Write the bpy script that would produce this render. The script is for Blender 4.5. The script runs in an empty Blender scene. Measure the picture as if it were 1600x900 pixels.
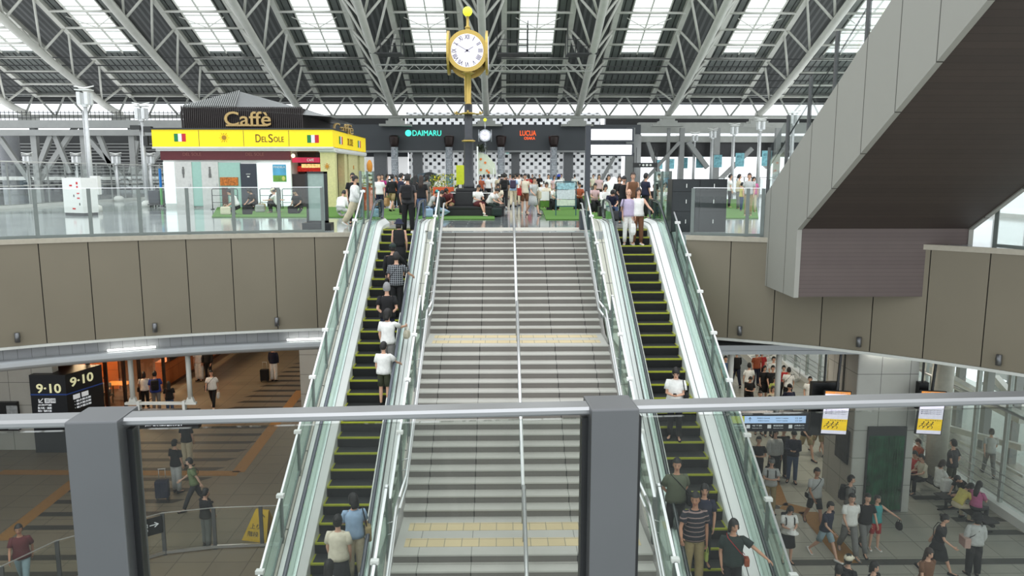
import bpy, bmesh, math, random
from mathutils import Vector, Matrix
random.seed(7)
SC = bpy.context.scene
COL = SC.collection
R_ = math.radians
EYE = 10.6          # eye height above the lower concourse floor
PZ = 8.84           # plaza floor height

# ------------------------------------------------------------------ camera
PITCH = math.atan((450 - 272) / 1190.0)
YAW = R_(0.8)
cd = bpy.data.cameras.new('camera'); cam = bpy.data.objects.new('camera', cd); COL.objects.link(cam)
cam.location = (0, 0, EYE); cam.rotation_euler = (math.pi / 2 - PITCH, 0, -YAW)
cd.sensor_width = 36; cd.lens = 1190 / 1600 * 36; cd.clip_start = 0.05; cd.clip_end = 600
SC.camera = cam

# ------------------------------------------------------------------ world: bright overcast sky
w = bpy.data.worlds.new('sky'); SC.world = w; w.use_nodes = True
wn = w.node_tree; wn.nodes.clear()
bg = wn.nodes.new('ShaderNodeBackground'); wo = wn.nodes.new('ShaderNodeOutputWorld')
tc = wn.nodes.new('ShaderNodeTexCoord'); ns = wn.nodes.new('ShaderNodeTexNoise'); ns.inputs['Scale'].default_value = 1.6
cr = wn.nodes.new('ShaderNodeValToRGB')
cr.color_ramp.elements[0].position = 0.3; cr.color_ramp.elements[0].color = (0.86, 0.93, 1.0, 1)
cr.color_ramp.elements[1].position = 0.75; cr.color_ramp.elements[1].color = (1.0, 1.0, 0.98, 1)
wn.links.new(tc.outputs['Generated'], ns.inputs['Vector']); wn.links.new(ns.outputs[0], cr.inputs[0])
wn.links.new(cr.outputs[0], bg.inputs[0]); bg.inputs[1].default_value = 1.75
wn.links.new(bg.outputs[0], wo.inputs[0])
# soft overcast sun from high over the viewer
sd = bpy.data.lights.new('sun', 'SUN'); sd.energy = 0.7; sd.angle = R_(50); so = bpy.data.objects.new('sun', sd); COL.objects.link(so)
so.rotation_euler = (R_(12), 0, R_(8))

vs = SC.view_settings
SC.display_settings.display_device = 'sRGB'
vs.view_transform = 'Standard'; vs.look = 'None'; vs.gamma = 1; vs.exposure = -0.08; vs.use_curve_mapping = False
cy = SC.cycles
cy.use_denoising = True; cy.max_bounces = 8; cy.diffuse_bounces = 3; cy.glossy_bounces = 3; cy.transmission_bounces = 4
cy.transparent_max_bounces = 16; cy.caustics_reflective = False; cy.caustics_refractive = False; cy.sample_clamp_indirect = 4

# ------------------------------------------------------------------ sight lines: where a pixel's ray meets a plane of the place
_fw = Vector((math.sin(YAW) * math.cos(PITCH), math.cos(YAW) * math.cos(PITCH), -math.sin(PITCH)))
_rt = Vector((math.cos(YAW), -math.sin(YAW), 0)); _up = _rt.cross(_fw)
def _ray(x, y): return _rt * (x - 800) + _up * (450 - y) + _fw * 1190
def atz(x, y, z):
    r = _ray(x, y); t = (z - EYE) / r.z; return Vector((r.x * t, r.y * t, z))
def aty(x, y, Y):
    r = _ray(x, y); t = Y / r.y; return Vector((r.x * t, Y, EYE + r.z * t))
def atx(x, y, X):
    r = _ray(x, y); t = X / r.x; return Vector((X, r.y * t, EYE + r.z * t))

# ------------------------------------------------------------------ materials
_M = {}
def mat(name, col, rough=0.6, metal=0.0, noise=0.06, scale=8.0, emit=0.0, spec=None, bump=0.0):
    if name in _M: return _M[name]
    m = bpy.data.materials.new(name); m.use_nodes = True; nt = m.node_tree; b = nt.nodes['Principled BSDF']
    b.inputs['Roughness'].default_value = rough; b.inputs['Metallic'].default_value = metal
    if spec is not None: b.inputs['Specular IOR Level'].default_value = spec
    t = nt.nodes.new('ShaderNodeTexCoord'); n = nt.nodes.new('ShaderNodeTexNoise'); n.inputs['Scale'].default_value = scale
    n.inputs['Detail'].default_value = 2
    r = nt.nodes.new('ShaderNodeValToRGB')
    c = Vector(col)
    r.color_ramp.elements[0].position = 0.3; r.color_ramp.elements[1].position = 0.7
    r.color_ramp.elements[0].color = (*[max(0, v * (1 - noise)) for v in c], 1)
    r.color_ramp.elements[1].color = (*[min(1, v * (1 + noise)) for v in c], 1)
    nt.links.new(t.outputs['Object'], n.inputs['Vector']); nt.links.new(n.outputs[0], r.inputs[0]); nt.links.new(r.outputs[0], b.inputs['Base Color'])
    if bump:
        bp = nt.nodes.new('ShaderNodeBump'); bp.inputs['Strength'].default_value = bump; bp.inputs['Distance'].default_value = 0.02
        nt.links.new(n.outputs[0], bp.inputs['Height']); nt.links.new(bp.outputs[0], b.inputs['Normal'])
    if emit:
        nt.links.new(r.outputs[0], b.inputs['Emission Color']); b.inputs['Emission Strength'].default_value = emit
    m.diffuse_color = (*col, 1)
    _M[name] = m
    return m

def srgb(r, g, b):
    f = lambda c: (c / 255 / 12.92) if c / 255 <= .04045 else ((c / 255 + .055) / 1.055) ** 2.4
    return (f(r), f(g), f(b))

def glassmat(name, tint, gloss=0.12, rough=0.02, gcol=(1, 1, 1)):
    if name in _M: return _M[name]
    m = bpy.data.materials.new(name); m.use_nodes = True; nt = m.node_tree; nt.nodes.clear()
    o = nt.nodes.new('ShaderNodeOutputMaterial'); tr = nt.nodes.new('ShaderNodeBsdfTransparent'); gl = nt.nodes.new('ShaderNodeBsdfGlossy')
    mx = nt.nodes.new('ShaderNodeMixShader'); lw = nt.nodes.new('ShaderNodeLayerWeight'); lw.inputs[0].default_value = .5
    fr = nt.nodes.new('ShaderNodeMath'); fr.operation = 'POWER'; fr.inputs[1].default_value = 4.5; nt.links.new(lw.outputs['Facing'], fr.inputs[0])
    ad = nt.nodes.new('ShaderNodeMath'); ad.operation = 'ADD'; ad.inputs[1].default_value = gloss; ad.use_clamp = True
    t = nt.nodes.new('ShaderNodeTexCoord'); n = nt.nodes.new('ShaderNodeTexNoise'); n.inputs['Scale'].default_value = 1.2
    r = nt.nodes.new('ShaderNodeValToRGB')
    r.color_ramp.elements[0].color = (*[v * .96 for v in tint], 1); r.color_ramp.elements[1].color = (*tint, 1)
    nt.links.new(t.outputs['Object'], n.inputs['Vector']); nt.links.new(n.outputs[0], r.inputs[0]); nt.links.new(r.outputs[0], tr.inputs[0])
    gl.inputs['Roughness'].default_value = rough; gl.inputs[0].default_value = (*gcol, 1)
    nt.links.new(fr.outputs[0], ad.inputs[0]); nt.links.new(ad.outputs[0], mx.inputs[0])
    nt.links.new(tr.outputs[0], mx.inputs[1]); nt.links.new(gl.outputs[0], mx.inputs[2]); nt.links.new(mx.outputs[0], o.inputs[0])
    _M[name] = m
    return m

def tilemat(name, c1, c2, mortar, bw, bh, msize=0.01, rough=0.5, offset=0.0, axes='XY', metal=0.0, spec=0.5, shift=(0, 0), nz=.08):
    """tiles laid in object space, axes = the two directions the courses run along"""
    if name in _M: return _M[name]
    m = bpy.data.materials.new(name); m.use_nodes = True; nt = m.node_tree; b = nt.nodes['Principled BSDF']
    t = nt.nodes.new('ShaderNodeTexCoord'); s = nt.nodes.new('ShaderNodeSeparateXYZ'); c = nt.nodes.new('ShaderNodeCombineXYZ')
    br = nt.nodes.new('ShaderNodeTexBrick'); br.offset = offset; br.squash = 1.0
    br.inputs['Scale'].default_value = 1.0; br.inputs['Brick Width'].default_value = bw; br.inputs['Row Height'].default_value = bh
    br.inputs['Mortar Size'].default_value = msize; br.inputs['Mortar Smooth'].default_value = 0.1
    br.inputs['Color1'].default_value = (*c1, 1); br.inputs['Color2'].default_value = (*c2, 1); br.inputs['Mortar'].default_value = (*mortar, 1)
    nt.links.new(t.outputs['Object'], s.inputs[0])
    for i, a in enumerate(axes):
        ad = nt.nodes.new('ShaderNodeMath'); ad.operation = 'ADD'; ad.inputs[1].default_value = shift[i] + 200.0 * (bw if i == 0 else bh)
        nt.links.new(s.outputs['XYZ'.index(a)], ad.inputs[0]); nt.links.new(ad.outputs[0], c.inputs[i])
    nt.links.new(c.outputs[0], br.inputs['Vector'])
    n = nt.nodes.new('ShaderNodeTexNoise'); n.inputs['Scale'].default_value = 2.5; n.inputs['Detail'].default_value = 3
    nt.links.new(t.outputs['Object'], n.inputs['Vector'])
    mr = nt.nodes.new('ShaderNodeMapRange'); mr.inputs[3].default_value = 1 - nz; mr.inputs[4].default_value = 1 + nz
    nt.links.new(n.outputs[0], mr.inputs[0])
    vm = nt.nodes.new('ShaderNodeVectorMath'); vm.operation = 'SCALE'
    nt.links.new(br.outputs[0], vm.inputs[0]); nt.links.new(mr.outputs[0], vm.inputs['Scale']); nt.links.new(vm.outputs[0], b.inputs['Base Color'])
    b.inputs['Roughness'].default_value = rough; b.inputs['Metallic'].default_value = metal; b.inputs['Specular IOR Level'].default_value = spec
    _M[name] = m
    return m

def stripemat(name, c1, c2, period, duty, axis='Z', rough=0.7, cross=False, emit=0):
    if name in _M: return _M[name]
    m = bpy.data.materials.new(name); m.use_nodes = True; nt = m.node_tree; b = nt.nodes['Principled BSDF']
    t = nt.nodes.new('ShaderNodeTexCoord'); s = nt.nodes.new('ShaderNodeSeparateXYZ'); nt.links.new(t.outputs['Object'], s.inputs[0])
    def band(ax):
        a = nt.nodes.new('ShaderNodeMath'); a.operation = 'PINGPONG'; a.inputs[1].default_value = period / 2
        nt.links.new(s.outputs['XYZ'.index(ax)], a.inputs[0])
        g = nt.nodes.new('ShaderNodeMath'); g.operation = 'LESS_THAN'; g.inputs[1].default_value = period / 2 * duty
        nt.links.new(a.outputs[0], g.inputs[0]); return g
    g = band(axis)
    if cross:
        h = band('X'); mx = nt.nodes.new('ShaderNodeMath'); mx.operation = 'MAXIMUM'; nt.links.new(g.outputs[0], mx.inputs[0]); nt.links.new(h.outputs[0], mx.inputs[1]); g = mx
    mix = nt.nodes.new('ShaderNodeMix'); mix.data_type = 'RGBA'
    mix.inputs[6].default_value = (*c1, 1); mix.inputs[7].default_value = (*c2, 1)
    nt.links.new(g.outputs[0], mix.inputs[0]); nt.links.new(mix.outputs[2], b.inputs['Base Color']); b.inputs['Roughness'].default_value = rough
    if emit: nt.links.new(mix.outputs[2], b.inputs['Emission Color']); b.inputs['Emission Strength'].default_value = emit
    _M[name] = m
    return m

# ------------------------------------------------------------------ mesh collecting
class MB:
    def __init__(self): self.v = []; self.f = []; self.m = []; self.sm = []
    def add(self, vs, fs, mi=0, smooth=False):
        o = len(self.v); self.v += [tuple(v) for v in vs]
        for f in fs: self.f.append([i + o for i in f]); self.m.append(mi); self.sm.append(smooth)
        return self
    def box(self, x0, x1, y0, y1, z0, z1, mi=0):
        v = [(x0, y0, z0), (x1, y0, z0), (x1, y1, z0), (x0, y1, z0), (x0, y0, z1), (x1, y0, z1), (x1, y1, z1), (x0, y1, z1)]
        return self.add(v, [(0, 3, 2, 1), (4, 5, 6, 7), (0, 1, 5, 4), (1, 2, 6, 5), (2, 3, 7, 6), (3, 0, 4, 7)], mi)
    def cbox(self, c, s, rz=0.0, mi=0, rx=0.0, ry=0.0, bev=0.0):
        M = Matrix.Translation(Vector(c)) @ Matrix.Rotation(rz, 4, 'Z') @ Matrix.Rotation(ry, 4, 'Y') @ Matrix.Rotation(rx, 4, 'X')
        hx, hy, hz = s[0] / 2, s[1] / 2, s[2] / 2
        if bev:
            b = min(bev, hx * .9, hy * .9, hz * .9)
            bm = bmesh.new(); bmesh.ops.create_cube(bm, size=2)
            for v in bm.verts: v.co = Vector((v.co.x * hx, v.co.y * hy, v.co.z * hz))
            bmesh.ops.bevel(bm, geom=list(bm.edges), offset=b, segments=2, affect='EDGES', profile=0.6)
            vs = [M @ v.co for v in bm.verts]; fs = [[v.index for v in f.verts] for f in bm.faces]; bm.free()
            return self.add(vs, fs, mi)
        v = [M @ Vector((x * hx, y * hy, z * hz)) for z in (-1, 1) for x, y in ((-1, -1), (1, -1), (1, 1), (-1, 1))]
        return self.add(v, [(0, 3, 2, 1), (4, 5, 6, 7), (0, 1, 5, 4), (1, 2, 6, 5), (2, 3, 7, 6), (3, 0, 4, 7)], mi)
    def loft(self, rings, mi=0, cap=True, smooth=True, closed=False):
        n = len(rings[0]); vs = [p for r in rings for p in r]; fs = []
        k = len(rings)
        for i in range(k if closed else k - 1):
            for j in range(n):
                a = i * n + j; b = i * n + (j + 1) % n; i2 = (i + 1) % k
                fs.append((a, b, i2 * n + (j + 1) % n, i2 * n + j))
        if cap and not closed:
            fs.append(tuple(reversed(range(n)))); fs.append(tuple(range((k - 1) * n, k * n)))
        return self.add(vs, fs, mi, smooth)
    def tube(self, pts, r, n=8, mi=0, cap=True, smooth=True, flat=1.0):
        pts = [Vector(p) for p in pts]; rs = r if isinstance(r, (list, tuple)) else [r] * len(pts)
        rings = []; ref = None
        for i, p in enumerate(pts):
            d = (pts[min(i + 1, len(pts) - 1)] - pts[max(i - 1, 0)])
            d = d.normalized() if d.length > 1e-9 else Vector((0, 0, 1))
            if ref is None:
                ref = Vector((0, 0, 1)) if abs(d.z) < .9 else Vector((0, 1, 0))
            u = ref.cross(d)
            if u.length < 1e-4: u = Vector((1, 0, 0)).cross(d)
            u.normalize(); v = d.cross(u).normalized(); ref = v
            rings.append([p + (u * math.cos(2 * math.pi * (j + .5) / n) + v * flat * math.sin(2 * math.pi * (j + .5) / n)) * rs[i] for j in range(n)])
        return self.loft(rings, mi, cap, smooth)
    def bar(self, a, b, w, h, mi=0):
        """square section bar from a to b, w sideways, h up"""
        a = Vector(a); b = Vector(b); d = (b - a).normalized()
        up = Vector((0, 0, 1)) if abs(d.z) < .98 else Vector((0, 1, 0))
        u = up.cross(d).normalized(); v = d.cross(u).normalized()
        vs = []
        for p in (a, b):
            for sx, sy in ((-1, -1), (1, -1), (1, 1), (-1, 1)): vs.append(p + u * sx * w / 2 + v * sy * h / 2)
        return self.add(vs, [(0, 3, 2, 1), (4, 5, 6, 7), (0, 1, 5, 4), (1, 2, 6, 5), (2, 3, 7, 6), (3, 0, 4, 7)], mi)
    def lathe(self, prof, c=(0, 0, 0), n=16, mi=0, smooth=True):
        c = Vector(c)
        rings = [[c + Vector((r * math.cos(2 * math.pi * j / n), r * math.sin(2 * math.pi * j / n), z)) for j in range(n)] for r, z in prof]
        return self.loft(rings, mi, True, smooth)
    def ball(self, c, r, n=12, mi=0, sc=(1, 1, 1)):
        c = Vector(c); k = max(4, n // 2 + 1); rings = []
        for i in range(k + 1):
            a = math.pi * max(.02, min(.98, i / k)); rings.append([c + Vector((r * sc[0] * math.sin(a) * math.cos(2 * math.pi * j / n), r * sc[1] * math.sin(a) * math.sin(2 * math.pi * j / n), -r * sc[2] * math.cos(a))) for j in range(n)])
        return self.loft(rings, mi)
    def prism(self, poly, d, mi=0):
        """polygon (3-D points) pushed along vector d"""
        n = len(poly); d = Vector(d); vs = [Vector(p) for p in poly] + [Vector(p) + d for p in poly]
        fs = [tuple(range(n)), tuple(reversed(range(n, 2 * n)))] + [(i, i + n, (i + 1) % n + n, (i + 1) % n) for i in range(n)]
        return self.add(vs, fs, mi)
    def disc(self, c, r, th, axis='Y', n=24, mi=0):
        """short cylinder along axis centred at c"""
        c = Vector(c); rings = []
        for s in (-th / 2, th / 2):
            ring = []
            for j in range(n):
                a = 2 * math.pi * j / n; p = (r * math.cos(a), r * math.sin(a))
                ring.append(c + (Vector((p[0], s, p[1])) if axis == 'Y' else Vector((s, p[0], p[1])) if axis == 'X' else Vector((p[0], p[1], s))))
            rings.append(ring)
        return self.loft(rings, mi, True, False)
    def build(self, name, ms, parent=None, world=False, fixn=True):
        me = bpy.data.meshes.new(name)
        off = Vector((0, 0, 0))
        if world and parent is not None:
            q = parent
            while q is not None: off += q.location; q = q.parent
        vs = [Vector(v) - off for v in self.v]
        me.from_pydata(vs, [], self.f)
        if not isinstance(ms, (list, tuple)): ms = [ms]
        for m in ms: me.materials.append(m)
        me.polygons.foreach_set('material_index', self.m); me.polygons.foreach_set('use_smooth', self.sm)
        if fixn:
            bm = bmesh.new(); bm.from_mesh(me); bmesh.ops.recalc_face_normals(bm, faces=bm.faces); bm.to_mesh(me); bm.free()
        me.update()
        o = bpy.data.objects.new(name, me); COL.objects.link(o)
        if parent is not None: o.parent = parent
        return o

def tag(o, label=None, cat=None, group=None, kind=None):
    if label: o['label'] = label
    if cat: o['category'] = cat
    if group: o['group'] = group
    if kind: o['kind'] = kind
    return o
def thing(name, loc, label, cat, group=None, rz=0.0, kind=None):
    o = bpy.data.objects.new(name, None); COL.objects.link(o); o.empty_display_size = .2
    o.location = Vector(loc); o.rotation_euler = (0, 0, rz)
    return tag(o, label, cat, group, kind)
def struct(o): o['kind'] = 'structure'; return o
def copy_tree(o, parent=None):
    c = o.copy(); COL.objects.link(c); c.parent = parent
    for ch in list(o.children): copy_tree(ch, c)
    return c
def text(name, body, c, width, height, m, parent=None, rot=(math.pi / 2, 0, 0), ext=0.004, world=True, bold=0.0):
    """lettering as mesh, centred on c, fitted to width x height"""
    cu = bpy.data.curves.new(name, 'FONT'); cu.body = body; cu.align_x = 'CENTER'; cu.align_y = 'CENTER'; cu.extrude = 0.02; cu.offset = bold
    cu.resolution_u = 4
    t = bpy.data.objects.new(name, cu); COL.objects.link(t)
    dg = bpy.context.evaluated_depsgraph_get(); me = bpy.data.meshes.new_from_object(t.evaluated_get(dg)); bpy.data.objects.remove(t)
    if len(me.vertices) == 0: return None
    xs = [v.co.x for v in me.vertices]; ys = [v.co.y for v in me.vertices]
    sx = width / max(1e-6, max(xs) - min(xs)); sy = height / max(1e-6, max(ys) - min(ys)) if height else sx
    cx = (max(xs) + min(xs)) / 2; cyy = (max(ys) + min(ys)) / 2
    for v in me.vertices: v.co = Vector(((v.co.x - cx) * sx, (v.co.y - cyy) * sy, v.co.z / .02 * ext))
    me.materials.clear(); me.materials.append(m)
    for p in me.polygons: p.material_index = 0
    o = bpy.data.objects.new(name, me); COL.objects.link(o)
    loc = Vector(c)
    if parent is not None:
        o.parent = parent
        if world:
            q = parent
            while q is not None: loc -= q.location; q = q.parent
    o.location = loc; o.rotation_euler = rot
    return o

# common materials
white_steel = mat('white_painted_steel', srgb(222, 222, 216), .45, noise=.04, scale=3)
grey_steel = mat('grey_painted_steel', srgb(150, 152, 150), .5, noise=.05, scale=2)
dark_steel = mat('dark_painted_steel', srgb(52, 54, 54), .5, noise=.1, scale=2)
stainless = mat('brushed_stainless', (.62, .63, .63), .3, .9, noise=.05, scale=25)
stainless_hl = mat('bright_stainless', (.8, .81, .81), .28, .75, noise=.03, scale=20)
rail_steel = mat('satin_steel_rail', (.34, .345, .35), .3, .85, noise=.05, scale=3)
post_steel = mat('satin_steel_post', (.165, .17, .175), .38, .75, noise=.05, scale=3)
white_mat = mat('white_paint', srgb(235, 236, 232), .5, noise=.02)
black_mat = mat('black_lacquer', (.012, .013, .014), .35, noise=.2)
glass_green = glassmat('green_float_glass', (.90, .96, .93), .07, gcol=(.85, 1, .93))
glass_clear = glassmat('clear_glass', (.95, .975, .965), .035)
glass_front = glassmat('balcony_glass', (.81, .83, .81), .02)
# ------------------------------------------------------------------ people
SKIN = [mat('skin_%d' % i, c, .55, noise=.04, scale=30) for i, c in enumerate((srgb(214, 168, 142), srgb(200, 152, 124), srgb(224, 184, 160), srgb(182, 132, 104)))]
EYEM = mat('eye_dark', (.02, .015, .012), .3); LIPM = mat('lip_red', srgb(168, 92, 86), .5)
HAIRB = mat('hair_black', (.012, .010, .009), .5, noise=.3, scale=60, bump=.3)
HAIRBR = mat('hair_dark_brown', (.035, .02, .014), .5, noise=.3, scale=60, bump=.3)
HAIRG = mat('hair_grey', (.25, .25, .25), .6, noise=.2, scale=60)
def cloth(name, rgb, rough=.85): return mat('cloth_' + name, srgb(*rgb), rough, noise=.08, scale=14, bump=.25)
CL = dict(white=cloth('white', (236, 236, 232)), black=cloth('black', (22, 22, 24)), navy=cloth('navy', (30, 34, 56)), grey=cloth('grey', (120, 120, 118)),
          charcoal=cloth('charcoal', (58, 58, 60)), khaki=cloth('khaki', (164, 146, 104)), olive=cloth('olive', (98, 104, 74)), beige=cloth('beige', (206, 194, 166)),
          lavender=cloth('lavender', (186, 174, 200)), blue=cloth('blue', (44, 66, 148)), lightblue=cloth('light_blue', (160, 186, 214)), denim=cloth('denim', (70, 88, 120)),
          palejean=cloth('pale_denim', (150, 172, 182)), red=cloth('red', (176, 44, 44)), maroon=cloth('maroon', (96, 40, 44)), brown=cloth('brown', (112, 76, 52)),
          pink=cloth('pink', (196, 104, 148)), rose=cloth('rose', (206, 176, 176)), yellow=cloth('yellow', (214, 200, 110)), teal=cloth('teal', (74, 160, 160)), green=cloth('green', (98, 104, 84)),
          darkgreen=cloth('dark_green', (34, 48, 44)), cream=cloth('cream', (226, 218, 196)), rust=cloth('rust', (160, 82, 52)), magenta=cloth('magenta', (160, 40, 110)),
          palegrey=cloth('pale_grey', (190, 192, 190)), sage=cloth('sage', (120, 136, 96)), darkolive=cloth('dark_olive', (58, 62, 44)), limegreen=cloth('lime', (172, 184, 92)))
CL['plaid'] = stripemat('cloth_plaid', srgb(30, 34, 40), srgb(150, 154, 158), .055, .22, 'Z', .85, cross=True)
CL['striped'] = stripemat('cloth_striped', srgb(34, 36, 46), srgb(150, 128, 124), .085, .22, 'Z', .85)
CL['floral'] = stripemat('cloth_floral', srgb(150, 90, 86), srgb(196, 170, 158), .03, .5, 'Z', .85, cross=True)

UA, FA, TH, SH = .29, .25, .42, .42
def dflt(d, **k):
    r = dict(k); r.update(d); return r
POSES = {
 'stand': dict(legs=((2, 3, 4), (-1, 3, 4)), arms=((4, 9, 14, 4), (2, 9, 18, 4))),
 'wide': dict(legs=((6, 4, 9), (-5, 3, 9)), arms=((6, 12, 20, 6), (2, 12, 22, 6))),
 'walk': dict(legs=((24, 6, 2), (-18, 16, 2)), arms=((-20, 9, 12, 4), (22, 9, 28, 6)), lean=3),
 'walk2': dict(legs=((-16, 20, 2), (20, 4, 2)), arms=((20, 9, 25, 6), (-16, 9, 14, 4)), lean=3),
 'stride': dict(legs=((27, 6, 2), (-20, 22, 2)), arms=((-28, 10, 14, 4), (30, 10, 36, 6)), lean=8),
 'phone': dict(legs=((2, 3, 4), (-2, 3, 4)), arms=((16, 5, 76, 36), (14, 5, 80, 34)), pitch=26),
 'phonewalk_': dict(legs=((20, 6, 2), (-15, 14, 2)), arms=((28, 6, 84, 34), (4, 9, 18, 4)), pitch=22),
 'call': dict(legs=((2, 3, 5), (-2, 3, 5)), arms=((40, 20, 128, 26), (6, 9, 30, 12)), pitch=8),
 'railr': dict(legs=((3, 4, 5), (-2, 3, 5)), arms=((2, 9, 16, 4), (34, 26, 34, -12))),
 'raill': dict(legs=((3, 4, 5), (-2, 3, 5)), arms=((34, 26, 34, -12), (2, 9, 16, 4))),
 'point': dict(legs=((3, 4, 5), (-2, 3, 5)), arms=((2, 9, 16, 4), (62, 20, 24, -6)), hyaw=-20),
 'reach': dict(legs=((3, 4, 5), (-2, 3, 5)), arms=((26, 52, 12, -50), (2, 9, 16, 4)), hyaw=25),
 'folded': dict(legs=((3, 4, 6), (-2, 3, 6)), arms=((-18, 12, 34, 46), (-18, 12, 34, 46))),
 'armscross': dict(legs=((3, 4, 6), (-2, 3, 6)), arms=((22, 10, 76, 62), (18, 10, 78, 62))),
 'bagsh': dict(legs=((5, 4, 4), (-6, 8, 4)), arms=((30, 8, 100, 20), (4, 9, 16, 4))),
 'sit': dict(legs=((86, 88, 6), (84, 84, 6)), arms=((32, 8, 48, 24), (30, 8, 52, 24)), seat=.45, lean=4, pitch=14),
 'sitx': dict(legs=((88, 80, 4), (96, 66, -8)), arms=((34, 8, 60, 30), (30, 8, 56, 30)), seat=.45, lean=8, pitch=24),
 'sitlean': dict(legs=((86, 96, 12), (84, 92, 12)), arms=((62, 6, 40, 26), (60, 6, 42, 26)), seat=.45, lean=34, pitch=22),
 'floor': dict(legs=((74, 128, 34, -26), (74, 124, 34, -30)), arms=((30, 10, 50, 18), (34, 10, 44, 18)), seat=.02, lean=22, pitch=16),
 'knees': dict(legs=((112, 118, 5), (108, 112, 5)), arms=((62, 8, 40, 26), (60, 8, 42, 24)), seat=.02, lean=16, pitch=8),
}
def skel(pose, hyaw=0, dpitch=0):
    P = POSES[pose]; J = {}
    lean = R_(P.get('lean', 0)); RX = Matrix.Rotation(-lean, 3, 'X')
    J['legs'] = []
    for s, lg in zip((-1, 1), P['legs']):
        a, k, o = [R_(v) for v in lg[:3]]; o2 = R_(lg[3]) if len(lg) > 3 else o
        if lg[0] < 40: dx, o_f = math.sin(o), 0
        else: dx, o_f = 0, o
        hip = Vector((s * .085, 0, -.02))
        if o_f:
            t = Vector((s * math.sin(o) * math.sin(a), math.cos(o) * math.sin(a), -math.cos(a)))
            b = a - k; sh = Vector((s * math.sin(o2) * math.sin(b), math.cos(o2) * math.sin(b), -math.cos(b)))
            if b < 0 and len(lg) > 3: sh = Vector((-s * .62, -.45, -.35)).normalized()
        else:
            t = Vector((s * dx * .5, math.sin(a), -math.cos(a))).normalized(); b = a - k
            sh = Vector((s * dx * .2, math.sin(b), -math.cos(b))).normalized()
        kn = hip + t * TH; an = kn + sh * SH
        fd = Vector((s * .22, 1, 0)).normalized()
        if len(lg) > 3: fd = Vector((-s * .75, .4, -.2)).normalized()
        toe = max(0.0, -math.degrees(b) - 8) if lg[0] < 40 else 0
        fz = -math.sin(R_(min(50, toe)))
        fd = Vector((fd.x, fd.y, fz)).normalized()
        J['legs'].append((hip, kn, an, fd))
    if 'seat' in P:
        oz = P['seat'] + .10
        low = min(min(l[2].z for l in J['legs']) + oz - .06, 0)
        if P['seat'] < .1: oz -= min(0, low) if low < -.02 else 0
    else:
        oz = -min(l[2].z - (.075 if l[3].z > -.1 else .075 + .16 * -l[3].z) for l in J['legs'])
    O = Vector((0, 0, oz))
    J['legs'] = [(a + O, b + O, c + O, d) for a, b, c, d in J['legs']]
    T = lambda x, y, z: RX @ Vector((x, y, z - .92)) + O
    J['T'] = T; J['RX'] = RX; J['O'] = O
    J['arms'] = []
    for s, ar in zip((-1, 1), P['arms']):
        b, c, e, i = [R_(v) for v in ar]
        sh = T(s * .175, 0, 1.405)
        u = RX @ Vector((s * math.sin(c), math.sin(b) * math.cos(c), -math.cos(b) * math.cos(c)))
        f = RX @ Vector((-s * math.sin(i), math.sin(b + e) * math.cos(i), -math.cos(b + e) * math.cos(i)))
        el = sh + u * UA; wr = el + f * FA
        J['arms'].append((sh, el, wr, f, s))
    hp = R_(P.get('pitch', 0) + dpitch); hy = R_(P.get('hyaw', 0) + hyaw)
    HR = RX @ Matrix.Rotation(hy, 3, 'Z') @ Matrix.Rotation(-hp, 3, 'X')
    nb = T(0, .0, 1.50)
    J['H'] = lambda x, y, z: HR @ Vector((x, y, z - 1.50)) + nb
    J['HR'] = HR
    return J

TORSO = [(.84, 0, .115, .09), (.90, -.005, .158, .112), (.97, -.005, .158, .112), (1.07, 0, .132, .096), (1.18, .004, .146, .108), (1.29, .004, .165, .115), (1.37, 0, .165, .102), (1.42, 0, .125, .08), (1.46, 0, .065, .06)]
def ering(T, z, yo, rx, ry, n=14):
    return [T(rx * math.cos(2 * math.pi * j / n), yo + ry * math.sin(2 * math.pi * j / n), z) for j in range(n)]
def hand(mb, wr, d, s, RX, n=5, curl=24):
    d = d.normalized(); side = RX @ Vector((0, 1, 0))
    side = (side - d * side.dot(d)); side = side.normalized() if side.length > .2 else (Vector((0, 0, 1)) - d * d.z).normalized()
    nrm = d.cross(side).normalized() * (-s)       # palm normal, towards the body
    pl = wr + d * .09
    rings = []
    for t, wd, th in ((-.01, .024, .02), (.02, .034, .016), (.06, .040, .015), (.09, .038, .013)):
        c = wr + d * t; rings.append([c + side * wd * math.cos(2 * math.pi * j / 8) + nrm * th * math.sin(2 * math.pi * j / 8) for j in range(8)])
    mb.loft(rings)
    for k, L in enumerate((.068, .076, .071, .056)):
        b = pl + side * (.028 - .0185 * k) - d * .008
        a1, a2, a3 = R_(curl * .6), R_(curl * 1.5), R_(curl * 2.2)
        p1 = b + (d * math.cos(a1) + nrm * math.sin(a1)) * L * .45
        p2 = p1 + (d * math.cos(a2) + nrm * math.sin(a2)) * L * .32
        p3 = p2 + (d * math.cos(a3) + nrm * math.sin(a3)) * L * .25
        mb.tube([b, p1, p2, p3], [.0088, .0084, .0078, .006], n)
    b = wr + d * .03 + side * .028
    p1 = b + (d * .6 + side * .7 + nrm * .3).normalized() * .034; p2 = p1 + (d * .85 + side * .25 + nrm * .4).normalized() * .03
    mb.tube([b, p1, p2], [.012, .0105, .008], n)

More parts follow.
